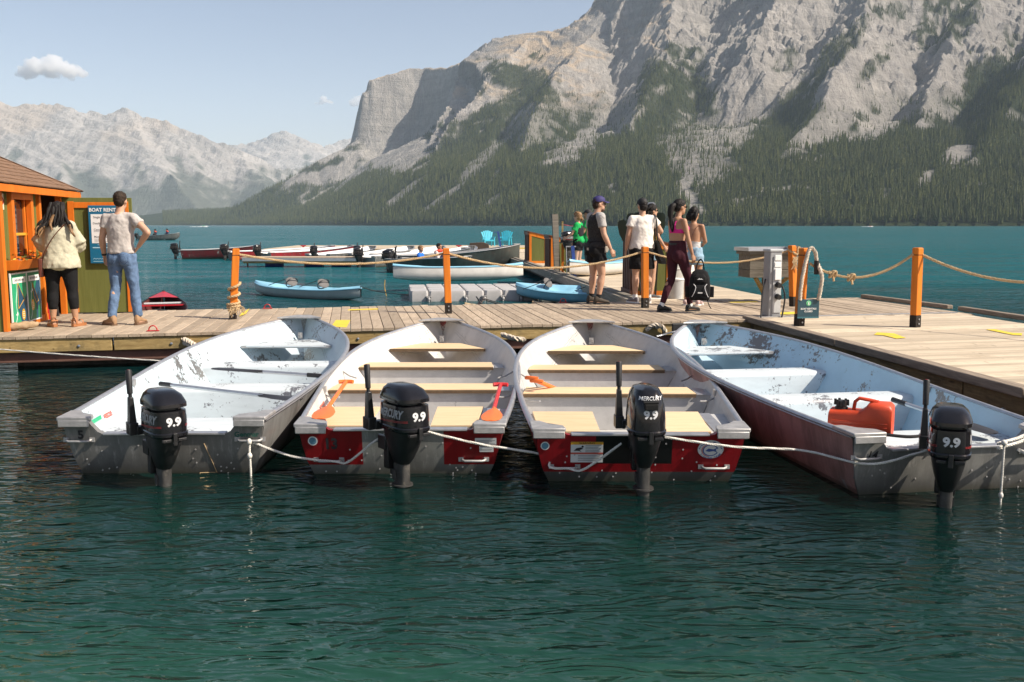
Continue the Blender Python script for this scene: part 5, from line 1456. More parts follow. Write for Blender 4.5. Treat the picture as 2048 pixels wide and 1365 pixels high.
# red canoe behind the dock
def canoe():
    r = empty('red_canoe', (-6.55, 17.75, 0), R(19), 'red canoe moored behind the dock right of the open door', 'canoe')
    L = 4.4; m_can = plain('red_canoe_shell', (.42, .012, .018), .35, 0, .1, 5, .05)
    def hw(t): return .44*max(0, 1-abs(2*t-1)**2.6)**.8
    def gz(t): return .25+.15*abs(2*t-1)**3
    o = MB(); i_ = MB(); ts = [k/20 for k in range(21)]
    def sec(t, off):
        w = max(hw(t)-off, .004); z0 = -.08+.3*max(0, abs(2*t-1)-.9)*10*.3+off; g = gz(t)
        return [Vector((w*math.cos(a)**(.6) if math.cos(a) > 0 else -w*abs(math.cos(a))**.6, (t-.62)*L, g+(z0-g)*math.sin(a)**.7)) for a in [math.pi*k/10 for k in range(11)]]
    o.rings([sec(t, 0) for t in ts], False, False); o.build('hull', m_can, r)
    i_.rings([sec(t, .015) for t in ts], False, False); i_.build('lining', plain('canoe_lining', (.10, .02, .02), .6), r)
    for s in (-1, 1):
        b = MB(); b.tube([(s*hw(t), (t-.62)*L, gz(t)+.005) for t in ts], .014, 6); b.build('gunwale', m_black, r)
    b = MB(); t0 = .86
    P = [(-hw(t0), (t0-.62)*L, gz(t0)+.015), (0, (t0-.02-.62)*L, gz(t0)+.04), (hw(t0), (t0-.62)*L, gz(t0)+.015), (0, .375*L, gz(1)+.02)]
    b.add(P, [(0, 1, 3), (1, 2, 3)]); b.build('bow_deck', m_can, r, smooth=0)
    b = MB(); b.box((0, .372*L, gz(1)+.01), (.05, .10, .06)); b.build('bow_tip', m_black, r, bevel=.02)
    for t in (.70, .78):
        b = MB(); b.box((0, (t-.62)*L, gz(t)-.03), (2*hw(t)-.02, .07, .025)); b.build('thwart', m_letter if t > .75 else m_can, r, smooth=0)
canoe()
# ================================================================ gear on and round the front boats
def deck_ring(px, py, label):
    p = at(px, py, DZ); r = empty('deck_ring', p, .2, label, 'ring', 'red tie-up rings on the front dock')
    b = MB(); b.box((0, 0, .008), (.15, .05, .012)); b.build('base_plate', m_red, r, smooth=0, bevel=.003)
    b = MB(); b.tube([(-.05*math.cos(a), 0, .012+.06*math.sin(a)) for a in [math.pi*k/10 for k in range(11)]], .008, 7); b.build('loop', m_red, r)
deck_ring(306, 663, 'red tie-up ring at the near edge of the dock by the thick braided rope')
deck_ring(535, 618, 'red tie-up ring at the far edge of the dock by the moored tandem kayak')
deck_ring(1126, 606, 'red tie-up ring at the far edge of the dock by the cap wearing man')

m_opad = plain('orange_paddle_plastic', (0.80, 0.17, 0.03), 0.4, 0, 0.06, 8, 0)
m_rpad = plain('red_paddle_plastic', (0.55, 0.03, 0.03), 0.4, 0, 0.06, 8, 0)
m_dark = plain('dark_plastic', (0.022, 0.020, 0.020), 0.45, 0, 0.2, 10, .05)
m_pole = plain('silver_shaft', (.55, .55, .56), .35, .8, .1, 10, 0)
def paddle(grip, tip, label, m_sh, m_bl, m_gr=None, up=(0, 0, 1), bw=.085, bl=.42, group=None, tgrip=True):
    """a paddle from its grip to the tip of its blade"""
    g, t = Vector(grip), Vector(tip); d = (t-g).normalized(); x = d.cross(Vector(up)).normalized(); n = x.cross(d)
    r = empty('paddle', g, 0, label, 'paddle', group); L = (t-g).length
    b = MB(); b.tube([(0, 0, 0), d*(L-bl+.05)], .016, 8); b.build('shaft', m_sh, r)
    b = MB(); rs = []
    for q, w in ((0, .018), (.08, .05), (.2, bw), (bl-.1, bw), (bl-.03, bw*.82), (bl, bw*.45)):
        c = d*(L-bl+q); th = .012*(1-q/bl)+.004
        rs.append([c-x*w, c-x*w*.2-n*th, c+x*w*.2-n*th, c+x*w, c+x*w*.2+n*th, c-x*w*.2+n*th])
    b.rings(rs); b.build('blade', m_bl, r, smooth=60)
    b = MB()
    if tgrip: b.tube([-x*.06, -x*.03-d*.012, x*.03-d*.012, x*.06], .017, 8)
    else: b.tube([-d*.01, d*.12], .02, 8)
    b.build('grip', m_gr or m_sh, r)
    return r
def loc(B, p): return B.matrix_basis @ Vector(p)
def on(px, py, B, z): return at(px, py, z)
p13 = paddle(at(692, 764, .44), at(640, 838, .385), 'orange paddle lying over the left seats of boat 13', m_opad, m_opad, group='orange paddles in the red boats', bw=.078, bl=.40)
words_ = MB(); 
paddle(at(1001, 770, .43), at(981, 842, .385), 'red orange paddle lying along the right side of boat 13', m_rpad, m_opad, group='orange paddles in the red boats', bw=.075, bl=.38)
paddle(at(1064, 757, .45), at(1165, 800, .12), 'upper orange paddle poking over the middle bench of boat with fishing sticker', m_opad, m_opad, group='orange paddles in the red boats')
paddle(at(1074, 763, .43), at(1180, 806, .10), 'lower orange paddle poking over the middle bench of boat with fishing sticker', m_opad, m_opad, group='orange paddles in the red boats')
paddle(at(322, 768, .385), at(600, 800, .37), 'silver shafted paddle lying across the middle bench of boat 5', m_pole, m_dark, m_dark, tgrip=False)
paddle(at(640, 752, .40), at(425, 737, .44), 'dark bladed paddle lying across the front bench of boat 5', m_pole, m_dark, m_dark, bw=.08, bl=.5, tgrip=False)
paddle(at(1787, 800, .42), at(1990, 868, .33), 'silver shafted paddle on the seats of the faded maroon boat', m_pole, m_dark, m_dark, tgrip=False)

def jerry():
    p = at(1752, 874, .365); p = Vector((p.x-.02, p.y+.22, .345))
    r = empty('fuel_can', p, R(-28), 'red orange plastic fuel can on the stern bench of the maroon boat', 'fuel can'); r.scale = (.88, .88, .9)
    m = plain('sun_bleached_red_plastic', (0.62, 0.065, 0.018), 0.45, 0, 0.12, 5, 0.1, ((0.62, 0.27, 0.18), 0.60))
    b = MB()
    def ring(x, w, h, e=5): 
        return [Vector((x, (w/2)*math.copysign(abs(math.cos(a))**(2/e), math.cos(a)), h/2+(h/2)*math.copysign(abs(math.sin(a))**(2/e), math.sin(a)))) for a in [2*math.pi*k/20 for k in range(20)]]
    b.rings([ring(-.235, .18, .15), ring(-.225, .205, .172), ring(0.0, .21, .175), ring(.03, .215, .20), ring(.055, .22, .235), ring(.09, .22, .245), ring(.205, .22, .245), ring(.228, .20, .225)])
    b.build('tank', m, r, smooth=50)
    b = MB(); b.tube([(-.06, 0, .165), (-.05, 0, .235), (-.02, 0, .262), (.05, 0, .255), (.12, 0, .245)], [(.022, .014)]*5, 8, ref=(0, 1, 0)); b.build('handle', m, r)
    b = MB(); b.tube([(-.15, 0, .165), (-.15, 0, .185), (-.15, 0, .186), (-.15, 0, .235)], [.05, .05, .04, .045], 14)
    for k in range(6): b.box((-.15+.047*math.cos(k*1.047), .047*math.sin(k*1.047), .222), (.018, .018, .045))
    b.build('cap', m_dark, r, smooth=40)
    b = MB()
    for z in (.07, .10): b.tube([(-.2, -.106, z), (.0, -.108, z), (.2, -.112, z)], .004, 5)
    b.build('seam', m, r)
    P = [p+Vector((.05, -.16, .03)), p+Vector((.25, -.22, .02)), p+Vector((.5, -.22, .05)), loc(B14, (-.1, -.12, .37))]
    h = MB(); h.tube(curve_pts(P, 8), .011, 8); tag(h.build('fuel_hose', m_dark), 'dark fuel hose running from the red can to the outboard', 'hose')
jerry()

# numbers, stickers and plates on the sterns
def tr_plane(T, H, x, z): return Vector((x, H.y(0, z)-.0145, z))
def on_tr(T, H, name, polys, mat, lift=0.0):
    b = MB()
    for P in polys: b.add([tr_plane(T, H, x, z)-Vector((0, lift, 0)) for x, z in P], [tuple(range(len(P)))])
    return b.build(name, mat, T, smooth=0, flip=False)
def tr_text(T, H, s, x, z, size, mat, bold=.03, wide=1.0, lift=.0025, name='lettering', shear=0):
    v, f = text_geo(s, bold, shear); b = MB()
    b.add([tr_plane(T, H, x+a*size*wide, z+c*size)-Vector((0, lift, 0)) for a, c in v], f); return b.build(name, mat, T, smooth=0, flip=False)
tr_text(T5, H5, '5', -.58, .315, .085, m_darktext, .04, name='boat_number')
tr_text(T5, H5, 'Genmar', .575, .315, .052, plain('green_print', (.02, .12, .09), .5), .03, name='maker_sticker')
b = MB(); P = [tr_plane(T5, H5, x, z) for x, z in ((.27, .25), (.34, .03), (.22, .025))]; b.tube(P, .003, 4); b.build('scratch_wire', m_rope, T5)
tr_text(T13, H13, '13', -.49, .25, .11, m_darktext, .04, .9, name='boat_number')
on_tr(T13, H13, 'round_sticker', [disc(-.615, .275, .034)], m_stickw, .002); on_tr(T13, H13, 'round_sticker', [disc(-.615, .275, .026)], plain('sticker_blue', (.12, .26, .36), .5), .003)
on_tr(T13, H13, 'capacity_plate', [rect(.52, .245, .67, .295), rect(.55, .19, .65, .235)], m_stickw, .002)
on_tr(T13, H13, 'capacity_plate_lines', [rect(.53, .275-.008*k, .66-.02*(k % 3), .278-.008*k) for k in range(4)]+[rect(.555, .228, .645, .234), rect(.56, .205, .64, .209)], m_txtgrey, .003)
on_tr(T3, H3, 'warning_label', [rect(-.47, .165, -.25, .315)], m_stickw, .002)
on_tr(T3, H3, 'warning_header', [rect(-.47, .295, -.25, .315)], m_mapyellow, .003); on_tr(T3, H3, 'warning_stripe', [rect(-.47, .225, -.25, .238)], plain('label_red', (.55, .10, .07), .5), .003)
tr_text(T3, H3, 'WARNING', -.36, .305, .02, m_darktext, .01, 1.1, .004, 'warning_word'); on_tr(T3, H3, 'warning_text', [rect(-.37, .285-.011*k, -.265-.015*(k % 2), .289-.011*k) for k in range(5)]+[rect(-.42, .215-.012*k, -.27, .219-.012*k) for k in range(4)], m_txtgrey, .003)
on_tr(T3, H3, 'warning_figure', [[(-.45, .25), (-.43, .27), (-.40, .275), (-.385, .265), (-.41, .255), (-.395, .243), (-.42, .25)], disc(-.39, .28, .008, None, 8)], m_darktext, .0035)
on_tr(T3, H3, 'round_sticker', [disc(-.645, .285, .03)], m_stickw, .002); on_tr(T3, H3, 'round_sticker', [disc(-.645, .285, .023)], plain('sticker_blue', (.12, .26, .36), .5), .003)
on_tr(T3, H3, 'team_sticker', [disc(.48, .262, .088, .066, 28)], m_stickw, .002)
blu = plain('sticker_navy', (.05, .10, .30), .5)
def ringpoly(cx, cz, rx0, rz0, rx1, rz1, a0, a1, n=18):
    A = [a0+(a1-a0)*k/n for k in range(n+1)]
    return [[(cx+rx0*math.cos(a), cz+rz0*math.sin(a)), (cx+rx1*math.cos(a), cz+rz1*math.sin(a)), (cx+rx1*math.cos(c), cz+rz1*math.sin(c)), (cx+rx0*math.cos(c), cz+rz0*math.sin(c))] for a, c in zip(A, A[1:])]
on_tr(T3, H3, 'sticker_ring', ringpoly(.48, .255, .046, .036, .054, .042, .3, 5.9), blu, .003)
on_tr(T3, H3, 'sticker_ring', ringpoly(.48, .255, .056, .044, .062, .048, 1.9, 4.6), plain('label_red', (.55, .10, .07), .5), .003)
on_tr(T3, H3, 'fish_mark', [[(.445, .25), (.465, .268), (.50, .262), (.525, .275), (.515, .258), (.525, .24), (.50, .25), (.47, .244)]], blu, .0035)
def arc_text(T, H, s, cx, cz, rx_, rz_, a0, a1, size, up, mat):
    b = MB(); n = len(s)
    for k, ch in enumerate(s):
        if ch == ' ': continue
        a = a0+(a1-a0)*(k/(n-1)); v, f = text_geo(ch, .03, 0); ox, oz = cx+rx_*math.cos(a), cz+rz_*math.sin(a)
        t = Vector((-math.sin(a)*rx_, math.cos(a)*rz_)).normalized()*(-1 if up else 1); nn = Vector((-t.y, t.x))
        b.add([tr_plane(T, H, ox+t.x*p*size+nn.x*q*size, oz+t.y*p*size+nn.y*q*size)-Vector((0, .0035, 0)) for p, q in v], f)
    b.build('sticker_lettering', mat, T, smooth=0, flip=False)
arc_text(T3, H3, 'Alberta Marine', .48, .255, .078, .058, R(165), R(15), .020, True, blu)
arc_text(T3, H3, 'FISHING TEAM', .48, .255, .076, .057, R(212), R(328), .018, False, blu)
tr_text(T14, H14, '14', -.56, .30, .075, m_darktext, .02, 1.0, name='boat_number', shear=.2)
# stickers inside the boats
def on_side(B, H, s, u0, u1, z0, z1, mat, name):
    b = MB(); P = []
    for u, z in ((u0, z0), (u1, z0), (u1, z1), (u0, z1)):
        P.append((s*(H.half(u, z)-.004), u*H.L, z))
    b.add(P, [(0, 1, 2, 3)]); return b.build(name, mat, B, smooth=0)
on_side(B5, H5, -1, .07, .115, .20, .33, m_mapgreen, 'green_sticker'); on_side(B5, H5, -1, .116, .135, .20, .26, m_mapyellow, 'amber_sticker')
def side_text(B, H, s, txt, u, z, size, mat):
    v, f = text_geo(txt, .03, 0); b = MB(); P = []
    for a, c in v:
        uu = u+a*size/H.L; zz = z+c*size; P.append((s*(H.half(uu, zz)-.005), uu*H.L, zz))
    b.add(P, f); b.build('painted_number', mat, B, smooth=0, flip=False)
side_text(B5, H5, -1, '5', .03, .31, .09, m_darktext)
m_orprint = plain('orange_print', (.75, .08, .02), .5, 0, 0, 5, 0)
side_text(B13, H13, -1, 'RESCUE', .23, .30, .07, m_orprint)
side_text(B5, H5, -1, 'RESCUE', .145, .30, .05, m_orprint)

# stern lines between the boats
GL = 'white stern lines between the boats'
def line(P, r, label, mat=m_white_rope, group=GL, n=10, name='mooring_line', pitch=None):
    o = rope_mb(curve_pts(P, n), r, pitch or r*6, 3, None, 6, 4).build(name, mat, smooth=60); return tag(o, label, 'rope', group)
h5 = loc(B5, (.60, -.10, .27)); h13l = loc(B13, (-.47, -.09, .13)); h3l = loc(B3, (-.49, -.09, .13))
line([h5, h5.lerp(h13l, .5)+Vector((0, 0, -.035)), h13l, loc(B13, (-.36, -.14, .14)), loc(B13, (-.2, -.17, .27)), loc(B13, (-.07, -.16, .36))], .0085, 'white line from the leftmost boat through the left handle of boat 13')
line([loc(B13, (.16, -.22, .38)), loc(B13, (.55, -.2, .28)), loc(B13, (1.0, -.2, .20)), h3l+Vector((-.12, 0, .01)), h3l, loc(B3, (-.38, -.14, .14)), loc(B3, (-.14, -.2, .33))], .0085, 'white line from the motor of boat 13 to the boat with fishing sticker')
line([loc(B3, (.14, -.25, .385)), loc(B3, (.6, -.2, .31)), loc(B3, (1.1, -.1, .26)), loc(B14, (-.62, -.14, .26)), loc(B14, (-.3, -.16, .32)), loc(B14, (-.1, -.2, .40))], .0085, 'white line from the black panel boat to the maroon boat')
for dz, wd in ((0, 'upper'), (-.03, 'lower')):
    line([loc(B14, (.17, -.30, .40+dz)), loc(B14, (.45, -.2, .43+dz)), loc(B14, (.95, .15, .47+dz))], .011, wd+' of two white lines from the rightmost motor to the right edge')
line([loc(B14, (.45, -.12, .31)), loc(B14, (.6, -.16, .25)), loc(B14, (.95, -.1, .17))], .013, 'thick white line over the stern of the maroon boat')
kn = MB()
rope_mb([h5+Vector((0, -.01, .02)), h5+Vector((.0, -.02, -.08)), h5+Vector((.004, -.02, -.2)), h5+Vector((.0, -.02, -.32))], .008, .05, 3, kn)
for z in (.0, -.10): kn.ball(h5+Vector((0, -.02, z)), (.019, .018, .024), 8, 6)
tag(kn.build('hanging_line', m_white_rope, smooth=60), 'knotted white rope hanging from the leftmost boat into the water', 'rope')
q = loc(B14, (.20, -.32, .41)); kn = MB(); rope_mb([q, q+Vector((0, 0, -.2)), q+Vector((0, 0, -.43))], .0075, .05, 3, kn); kn.ball(q+Vector((0, 0, -.34)), (.016, .016, .022), 8, 6); kn.ball(q, .02, 8, 6)
tag(kn.build('hanging_line', m_white_rope, smooth=60), 'knotted white rope hanging beside the rightmost motor', 'rope')
# heavy braided rope on the dock edge and bow line of the leftmost boat
a0 = at(347, 676, .33); a0.y -= .02
line([a0+Vector((0, -.02, -.32)), a0+Vector((-.01, -.03, -.1)), a0+Vector((-.0, -.03, .01)), a0+Vector((.12, -.08, .02)), a0+Vector((.45, -.3, -.10)), a0+Vector((.75, -.5, -.12))], .042, 'thick grey braided rope looped over the dock edge', m_oldrope, None, pitch=.14)
line([a0+Vector((0.03, -.05, -.30)), a0+Vector((.03, -.05, -.1)), a0+Vector((.10, -.06, -.03)), a0+Vector((.3, -.2, -.07))], .038, 'second strand of the thick grey braided rope', m_oldrope, None, pitch=.14)
line([at(-60, 692, .30), at(0, 699, .28), at(180, 713, .25), at(336, 723, .22)], .009, 'thin white line running along the dock to the leftmost boat', m_white_rope, None)
def winch():
    p = at(1356, 656, .36); n = Vector((EDIR.y, -EDIR.x, 0)); ang = math.atan(.222)
    r = empty('hand_winch', p+n*.10, ang, 'black cable winch bolted to the dock edge', 'winch')
    b = MB(); b.box((0, .0, 0), (.26, .03, .15)); b.build('back_plate', m_black, r, smooth=0, bevel=.02)
    b = MB(); b.tube([(.02, -.03, -.01), (.02, -.06, -.01)], .05, 14); b.build('drum', m_steel, r)
    b = MB(); b.box((.085, -.04, 0), (.07, .06, .09)); b.tube([(.1, -.05, 0), (.2, -.05, 0.0)], .009, 6); b.build('ratchet', m_satin, r, bevel=.005)
    line([p+n*.17+Vector((0, 0, -.01)), p+n*.17+Vector((-.2, -.05, -.05)), p+n*.15+Vector((-.36, -.1, -.09))], .012, 'wire line on the black winch', m_steel, None)
    q = at(1309, 650, .36)+n*.1; b = MB(); b.tube([q, q+n*.03], .045, 16); tag(b.build('washer_bolt', m_steel), 'large round washer on the dock edge by the winch', 'washer')
    line([q+Vector((-.16, -.03, -.06)), q+Vector((-.08, -.05, .0)), q+Vector((0, -.05, .015)), q+Vector((.07, -.05, -.02)), q+Vector((.11, -.03, -.09))], .035, 'frayed pale rope under the round washer', m_oldrope, None, pitch=.13)
winch()
line([at(1005, 668, .33)+Vector((0, -.1, 0)), at(1030, 675, .33)+Vector((0, -.12, 0)), at(1048, 678, .30)+Vector((0, -.1, 0))], .035, 'grey mooring rope on the dock edge between the two red boats', m_oldrope, None, pitch=.13)

# power pedestal, wooden box and closed sign
def pedestal():
    p = at(1542, 633, DZ); m = plain('grey_powder_coat', (.30, .305, .31), .45, .2, .06, 8, .05)
    r = empty('power_pedestal', p, R(14), 'grey metal power pedestal with two black cables plugged in', 'pedestal')
    b = MB(); b.rings([[Vector((x*s, y*s, z)) for x, y in ((-.10, -.10), (.10, -.10), (.10, .10), (-.10, .10))] for z, s in ((0, 1), (.95, .95))]); b.build('column', m, r, smooth=0, bevel=.012)
    b = MB(); b.box((0, 0, .965), (.215, .215, .04)); b.build('cap', plain('pale_grey_cap', (.42, .44, .45), .45), r, smooth=0, bevel=.01)
    b = MB(); b.box((.02, -.105, .47), (.13, .012, .82)); b.build('front_plate', plain('light_grey_plate', (.48, .49, .49), .45), r, smooth=0, bevel=.003)
    for z, s in ((.86, (.10, .01, .08)), (.76, (.10, .01, .07)), (.62, (.10, .04, .16))):
        b = MB(); b.box((.02, -.115, z), s); b.build('outlet_cover', m_white if z < .8 else m_stickw, r, smooth=0, bevel=.004)
    for z, x in ((.47, .02), (.30, .02)):
        b = MB(); b.tube([(x, -.12, z), (x, -.19, z-.01)], [.042, .036], 14); b.build('plug', m_black, r)
    for P in ([(.07, -.17, .45), (.10, -.2, .30), (.07, -.2, .05), (.0, -.26, -.12), (.02, -.35, -.4), (.05, -.4, -.7)], [(-.12, -.02, .55), (-.2, -.1, .35), (-.27, -.2, .1), (-.33, -.3, -.1), (-.34, -.36, -.5), (-.33, -.38, -.8)]):
        b = MB(); b.tube(curve_pts(P, 8), .0125, 8); b.build('cable', m_black, r)
pedestal()
def fish_table():
    p = at(1532, 604, DZ); r = empty('wooden_service_box', p, R(8), 'weathered wooden service box with metal lid on brackets behind the pedestal', 'box')
    mw = wood('weathered_brown_box_wood', (.095, .085, .065), (.20, .18, .145), .85, (3, 20, 20), knots=True)
    for i, z in enumerate((.50, .635, .77)):
        b = MB(); b.box((.0, 0, z), (.84, .52, .13)); b.build('side_board', mw, r, smooth=0, bevel=.006)
    b = MB(); b.box((0, 0, .86), (.90, .62, .06)); b.build('lid_rim', mw, r, smooth=0, bevel=.006)
    b = MB(); b.box((0, 0, .895), (.96, .68, .012)); b.build('lid', m_steel, r, smooth=0)
    b = MB(); b.box((0, .33, .925), (.96, .015, .05)); b.box((-.475, 0, .925), (.015, .66, .05)); b.box((.475, 0, .925), (.015, .66, .05)); b.build('lid_lip', m_steel, r, smooth=0)
    for s in (-1, 1):
        b = MB(); b.beam((s*.30, -.22, .44), (s*.06, .0, .18), .05, .06); b.build('bracket', m_timber, r, smooth=0)
    b = MB(); b.box((0, .05, .22), (.10, .10, .46)); b.build('support_post', mw, r, smooth=0)
    b = MB(); b.tube([(-.08, -.265, .66), (-.08, -.30, .66)], .025, 8); b.box((-.06, -.275, .67), (.05, .02, .06)); b.build('hasp', m_steel, r, bevel=.004)
    b = MB(); b.tube([(.5, .1, .84), (.66, .08, .85), (.75, .05, .80)], [.04, .045, .04], 10); b.build('vent_pipe', m_steel, r)
fish_table()
def closed_sign():
    a = at(1588, 606, .56); p = PB[4]+Vector((.085, -.10, .235))
    s = sign('closed_sign', 'dark teal boat rentals closed sign hung on the orange post', p, R(9), .30, .25, mat=plain('slate_teal', (.018, .062, .085), .4), th=.012)
    flat(s, [disc(.0, .075, .036)], plain('bright_green_badge', (.05, .45, .16), .5), 'badge')
    flat(s, [disc(0, .075, .029)], m_stickw, 'badge', -.0035); flat(s, [disc(0, .075, .026)], plain('bright_green_badge', (.05, .45, .16), .5), 'badge', -.0045)
    flat(s, [[(0, .097), (.011, .073), (.004, .073), (.014, .058), (.003, .058), (.003, .05), (-.003, .05), (-.003, .058), (-.014, .058), (-.004, .073), (-.011, .073)]], m_stickw, 'tree_mark', -.006)
    words(s, [('BOAT RENTALS', 0, .0, .031, .03), ('CLOSED', 0, -.034, .031, .03)], m_stickw, 'lettering')
    flat(s, [[(-.15+.02*k, -.125), (-.15+.02*k, -.108+.006*(k % 2)), (-.13+.02*k, -.108+.006*((k+1) % 2)), (-.13+.02*k, -.125)] for k in range(15)], plain('sign_wave_teal', (.03, .13, .16), .5), 'wave_print')
    t = TOP[4]
    l, r_ = p+Vector((-.12, -.005, .11)), p+Vector((.13, .012, .115))
    o = rope_mb(curve_pts([l, l.lerp(t, .5)+Vector((-.02, -.05, 0)), t+Vector((.02, -.075, .06)), t+Vector((.10, -.06, .04)), t+Vector((.14, -.04, -.10)), r_+Vector((.03, -.02, .3)), r_], 10), .026, .12).build('hanging_rope', m_oldrope, smooth=60)
    tag(o, 'thick rope carrying the closed sign on the orange post', 'rope')
    b = MB(); b.tube([t+Vector((.135, -.045, -.08)), t+Vector((.14, -.04, -.26))], .034, 10); b.build('rope_sleeve', m_black, o)
    t3 = TOP[3]; b = MB()
    rope_mb(curve_pts([t3+Vector((-.06, -.02, .02)), t3+Vector((.0, -.08, -.03)), t3+Vector((.08, -.05, -.06)), t3+Vector((.10, -.03, .06)), t3+Vector((.16, -.04, -.05)), t3+Vector((.16, -.05, -.20))], 8), .021, .10, 3, b)
    rng = random.Random(3)
    for k in range(24):
        s0 = t3+Vector((.03+rng.uniform(-.03, .06), -.085, -.10)); b.tube([s0, s0+Vector((rng.uniform(-.04, .05), -.02, -.09)), s0+Vector((rng.uniform(-.07, .07), -.01, -.16-.05*rng.random()))], .005, 3)
    tag(b.build('frayed_knot', m_rope, smooth=60), 'frayed rope knot on the farther orange post', 'rope')
closed_sign()
# ================================================================ kayaks, floats and the far boats
m_kb = plain('light_blue_polyethylene', (.26, .53, .68), .4, 0, .1, 3, .05, ((.42, .62, .72), .66))
m_kw = plain('grey_white_polyethylene', (.62, .60, .56), .45, 0, .12, 2.5, .05, ((.30, .24, .19), .62))
m_kg = plain('grey_green_kayak_hull', (.33, .38, .38), .45, 0, .15, 2.5, .05, ((.22, .22, .20), .62))
m_mesh = plain('grey_mesh_fabric', (.13, .12, .115), .8, 0, .2, 20, .3)
def kayak(label, loc, rz, L=3.7, w=.40, top=None, low=None, seats=(.36, .60), roll=0, h=.36, group=None, tilt=0.0):
    top = top or m_kb; low = low or m_kg
    r = empty('kayak', loc, rz, label, 'kayak', group); r.rotation_euler = (tilt, roll, rz)
    n = 24; us = [k/28 for k in range(29)]
    def W(u): return w*max(0.02, 1-abs(2*u-1)**2.4)**.75
    def rock(u): return .16*abs(2*u-1)**3
    def ring(u, lo):
        W_ = W(u); z0 = rock(u)*.75; zt = h*.72+rock(u)*.55; out = []
        if lo:
            for k in range(11):
                a = math.pi*k/10; c, s_ = math.cos(a), math.sin(a)
                out.append(Vector((W_*math.copysign(abs(c)**.55, c), (u-.5)*L, zt-(zt-z0)*abs(s_)**.7)))
            return out
        cock = min(1, max(0, (u-.16)/.05))*min(1, max(0, (.80-u)/.05))
        for k in range(13):
            t = -1+2*k/12; e = 1-abs(t)**4
            dish = cock*max(0, 1-abs(t/.72)**6)
            seat = max(math.exp(-((u-s+.02)/.05)**2) for s in seats) if seats else 0
            z = zt+.055*e-dish*(.10+.05*seat)+.03*dish*math.sin(u*34)
            out.append(Vector((W_*1.0*t, (u-.5)*L, z)))
        return out
    b = MB(); b.rings([ring(u, True) for u in us], False, False); b.build('hull', low, r, smooth=60)
    b = MB(); b.rings([ring(u, False) for u in us], False, False); b.build('deck', top, r, smooth=50)
    b = MB()
    for s in (-1, 1): b.tube([(s*W(u), (u-.5)*L, h*.72+rock(u)*.55) for u in us], .018, 6)
    b.build('rim', top, r)
    for s in seats:
        y = (s-.5)*L; z = h*.72
        b = MB(); M = Euler((R(-34), 0, 0)).to_matrix()
        b.ball((0, y-.10, z+.15), (.17, .03, .13), 14, 10, 0, M); o = b.build('seat_back', m_mesh, r)
        b = MB(); b.tube([Vector((.17*math.cos(a), y-.10-.075*math.sin(a), z+.13+.11*math.sin(a))) for a in [2*math.pi*k/20 for k in range(21)]], .013, 6); b.build('seat_edging', m_dark, o)
        b = MB()
        for q in (-1, 1): b.tube([(q*.20, y-.10, z+.22), (q*.33, y+.38, z+.06)], .009, 5)
        b.box((0, y+.06, z-.05), (.36, .30, .03)); b.build('seat_strap', m_dark, o, smooth=0)
    b = MB(); b.tube([(-.04, L*.5-.03, h*.85), (0, L*.5+.02, h*.88), (.04, L*.5-.03, h*.85)], .012, 6); b.tube([(-.04, -L*.5+.03, h*.85), (0, -L*.5-.02, h*.88), (.04, -L*.5+.03, h*.85)], .012, 6); b.build('carry_handle', m_dark, r)
    b = MB(); b.tube([(-W(.12)*.9, -.38*L, h*.83), (0, -.38*L, h*.9), (W(.12)*.9, -.38*L, h*.83)], .006, 5); b.build('deck_cord', m_white, r)
    return r
GK = 'light blue kayaks by the docks'
def two(pa, pb): 
    d = pb-pa; return (pa+pb)/2, math.atan2(-d.x, d.y), d.length
a, b_ = at(512, 588, 0), at(722, 602, 0); c, rz, L = two(b_, a)
kayak('light blue tandem kayak with two grey seats floating left of the white one', c+Vector((0, 0, -.05)), rz, L, .40, m_kb, m_kg, (.36, .66), group=GK)
line([at(722, 575, .25), at(760, 584, .12), at(815, 590, .2)], .012, 'dark line from the tandem kayak to the grey float', m_dark, None)
a, b_ = at(772, 560, .33), at(1058, 555, .33); c, rz, L = two(b_, a)
kayak('white hulled kayak with blue rim resting on the grey float', Vector((c.x, c.y+.25, .24)), rz, 3.62, .40, m_kb, m_kw, (), R(6), .50, group=GK)
q = at(770, 560, .40); line([q, q+Vector((-.01, 0, -.2)), q+Vector((.03, 0, -.42))], .008, 'yellow cord hanging from the tip of the white kayak', m_mapyellow, None)
a, b_ = at(1036, 596, .1), at(1262, 604, .1); c, rz, L = two(b_, a)
kayak('light blue tandem kayak beside the pier behind the cap wearing man', c+Vector((.35, .25, -.06)), rz, L+.8, .40, m_kb, m_kb, (.44, .80), R(-9), group=GK)
a, b_ = Vector((1.62, 24.5, DZ)), Vector((2.68, 25.6, DZ)); c, rz, L = two(b_, a)
kayak('light blue and white kayak lying on the pier beside the green shirted staff', Vector((2.35, 25.5, DZ)), R(-38), 2.9, .42, m_kb, m_kw, (.4,), group=GK, h=.46)
# tan kayaks at the edge
m_tan = plain('sand_polyethylene', (.56, .42, .24), .5, 0, .1, 4, .05)
kayak('sand coloured kayak with a grey seat low against the front dock', Vector((.35, 17.05, .02)), R(-84), 2.4, .34, m_tan, m_tan, (.16,), h=.30)
kayak('sand coloured kayak behind the red ring near the man in the blue cap', Vector((1.55, 17.1, .02)), R(-82), 2.4, .34, m_tan, m_tan, (), h=.34)

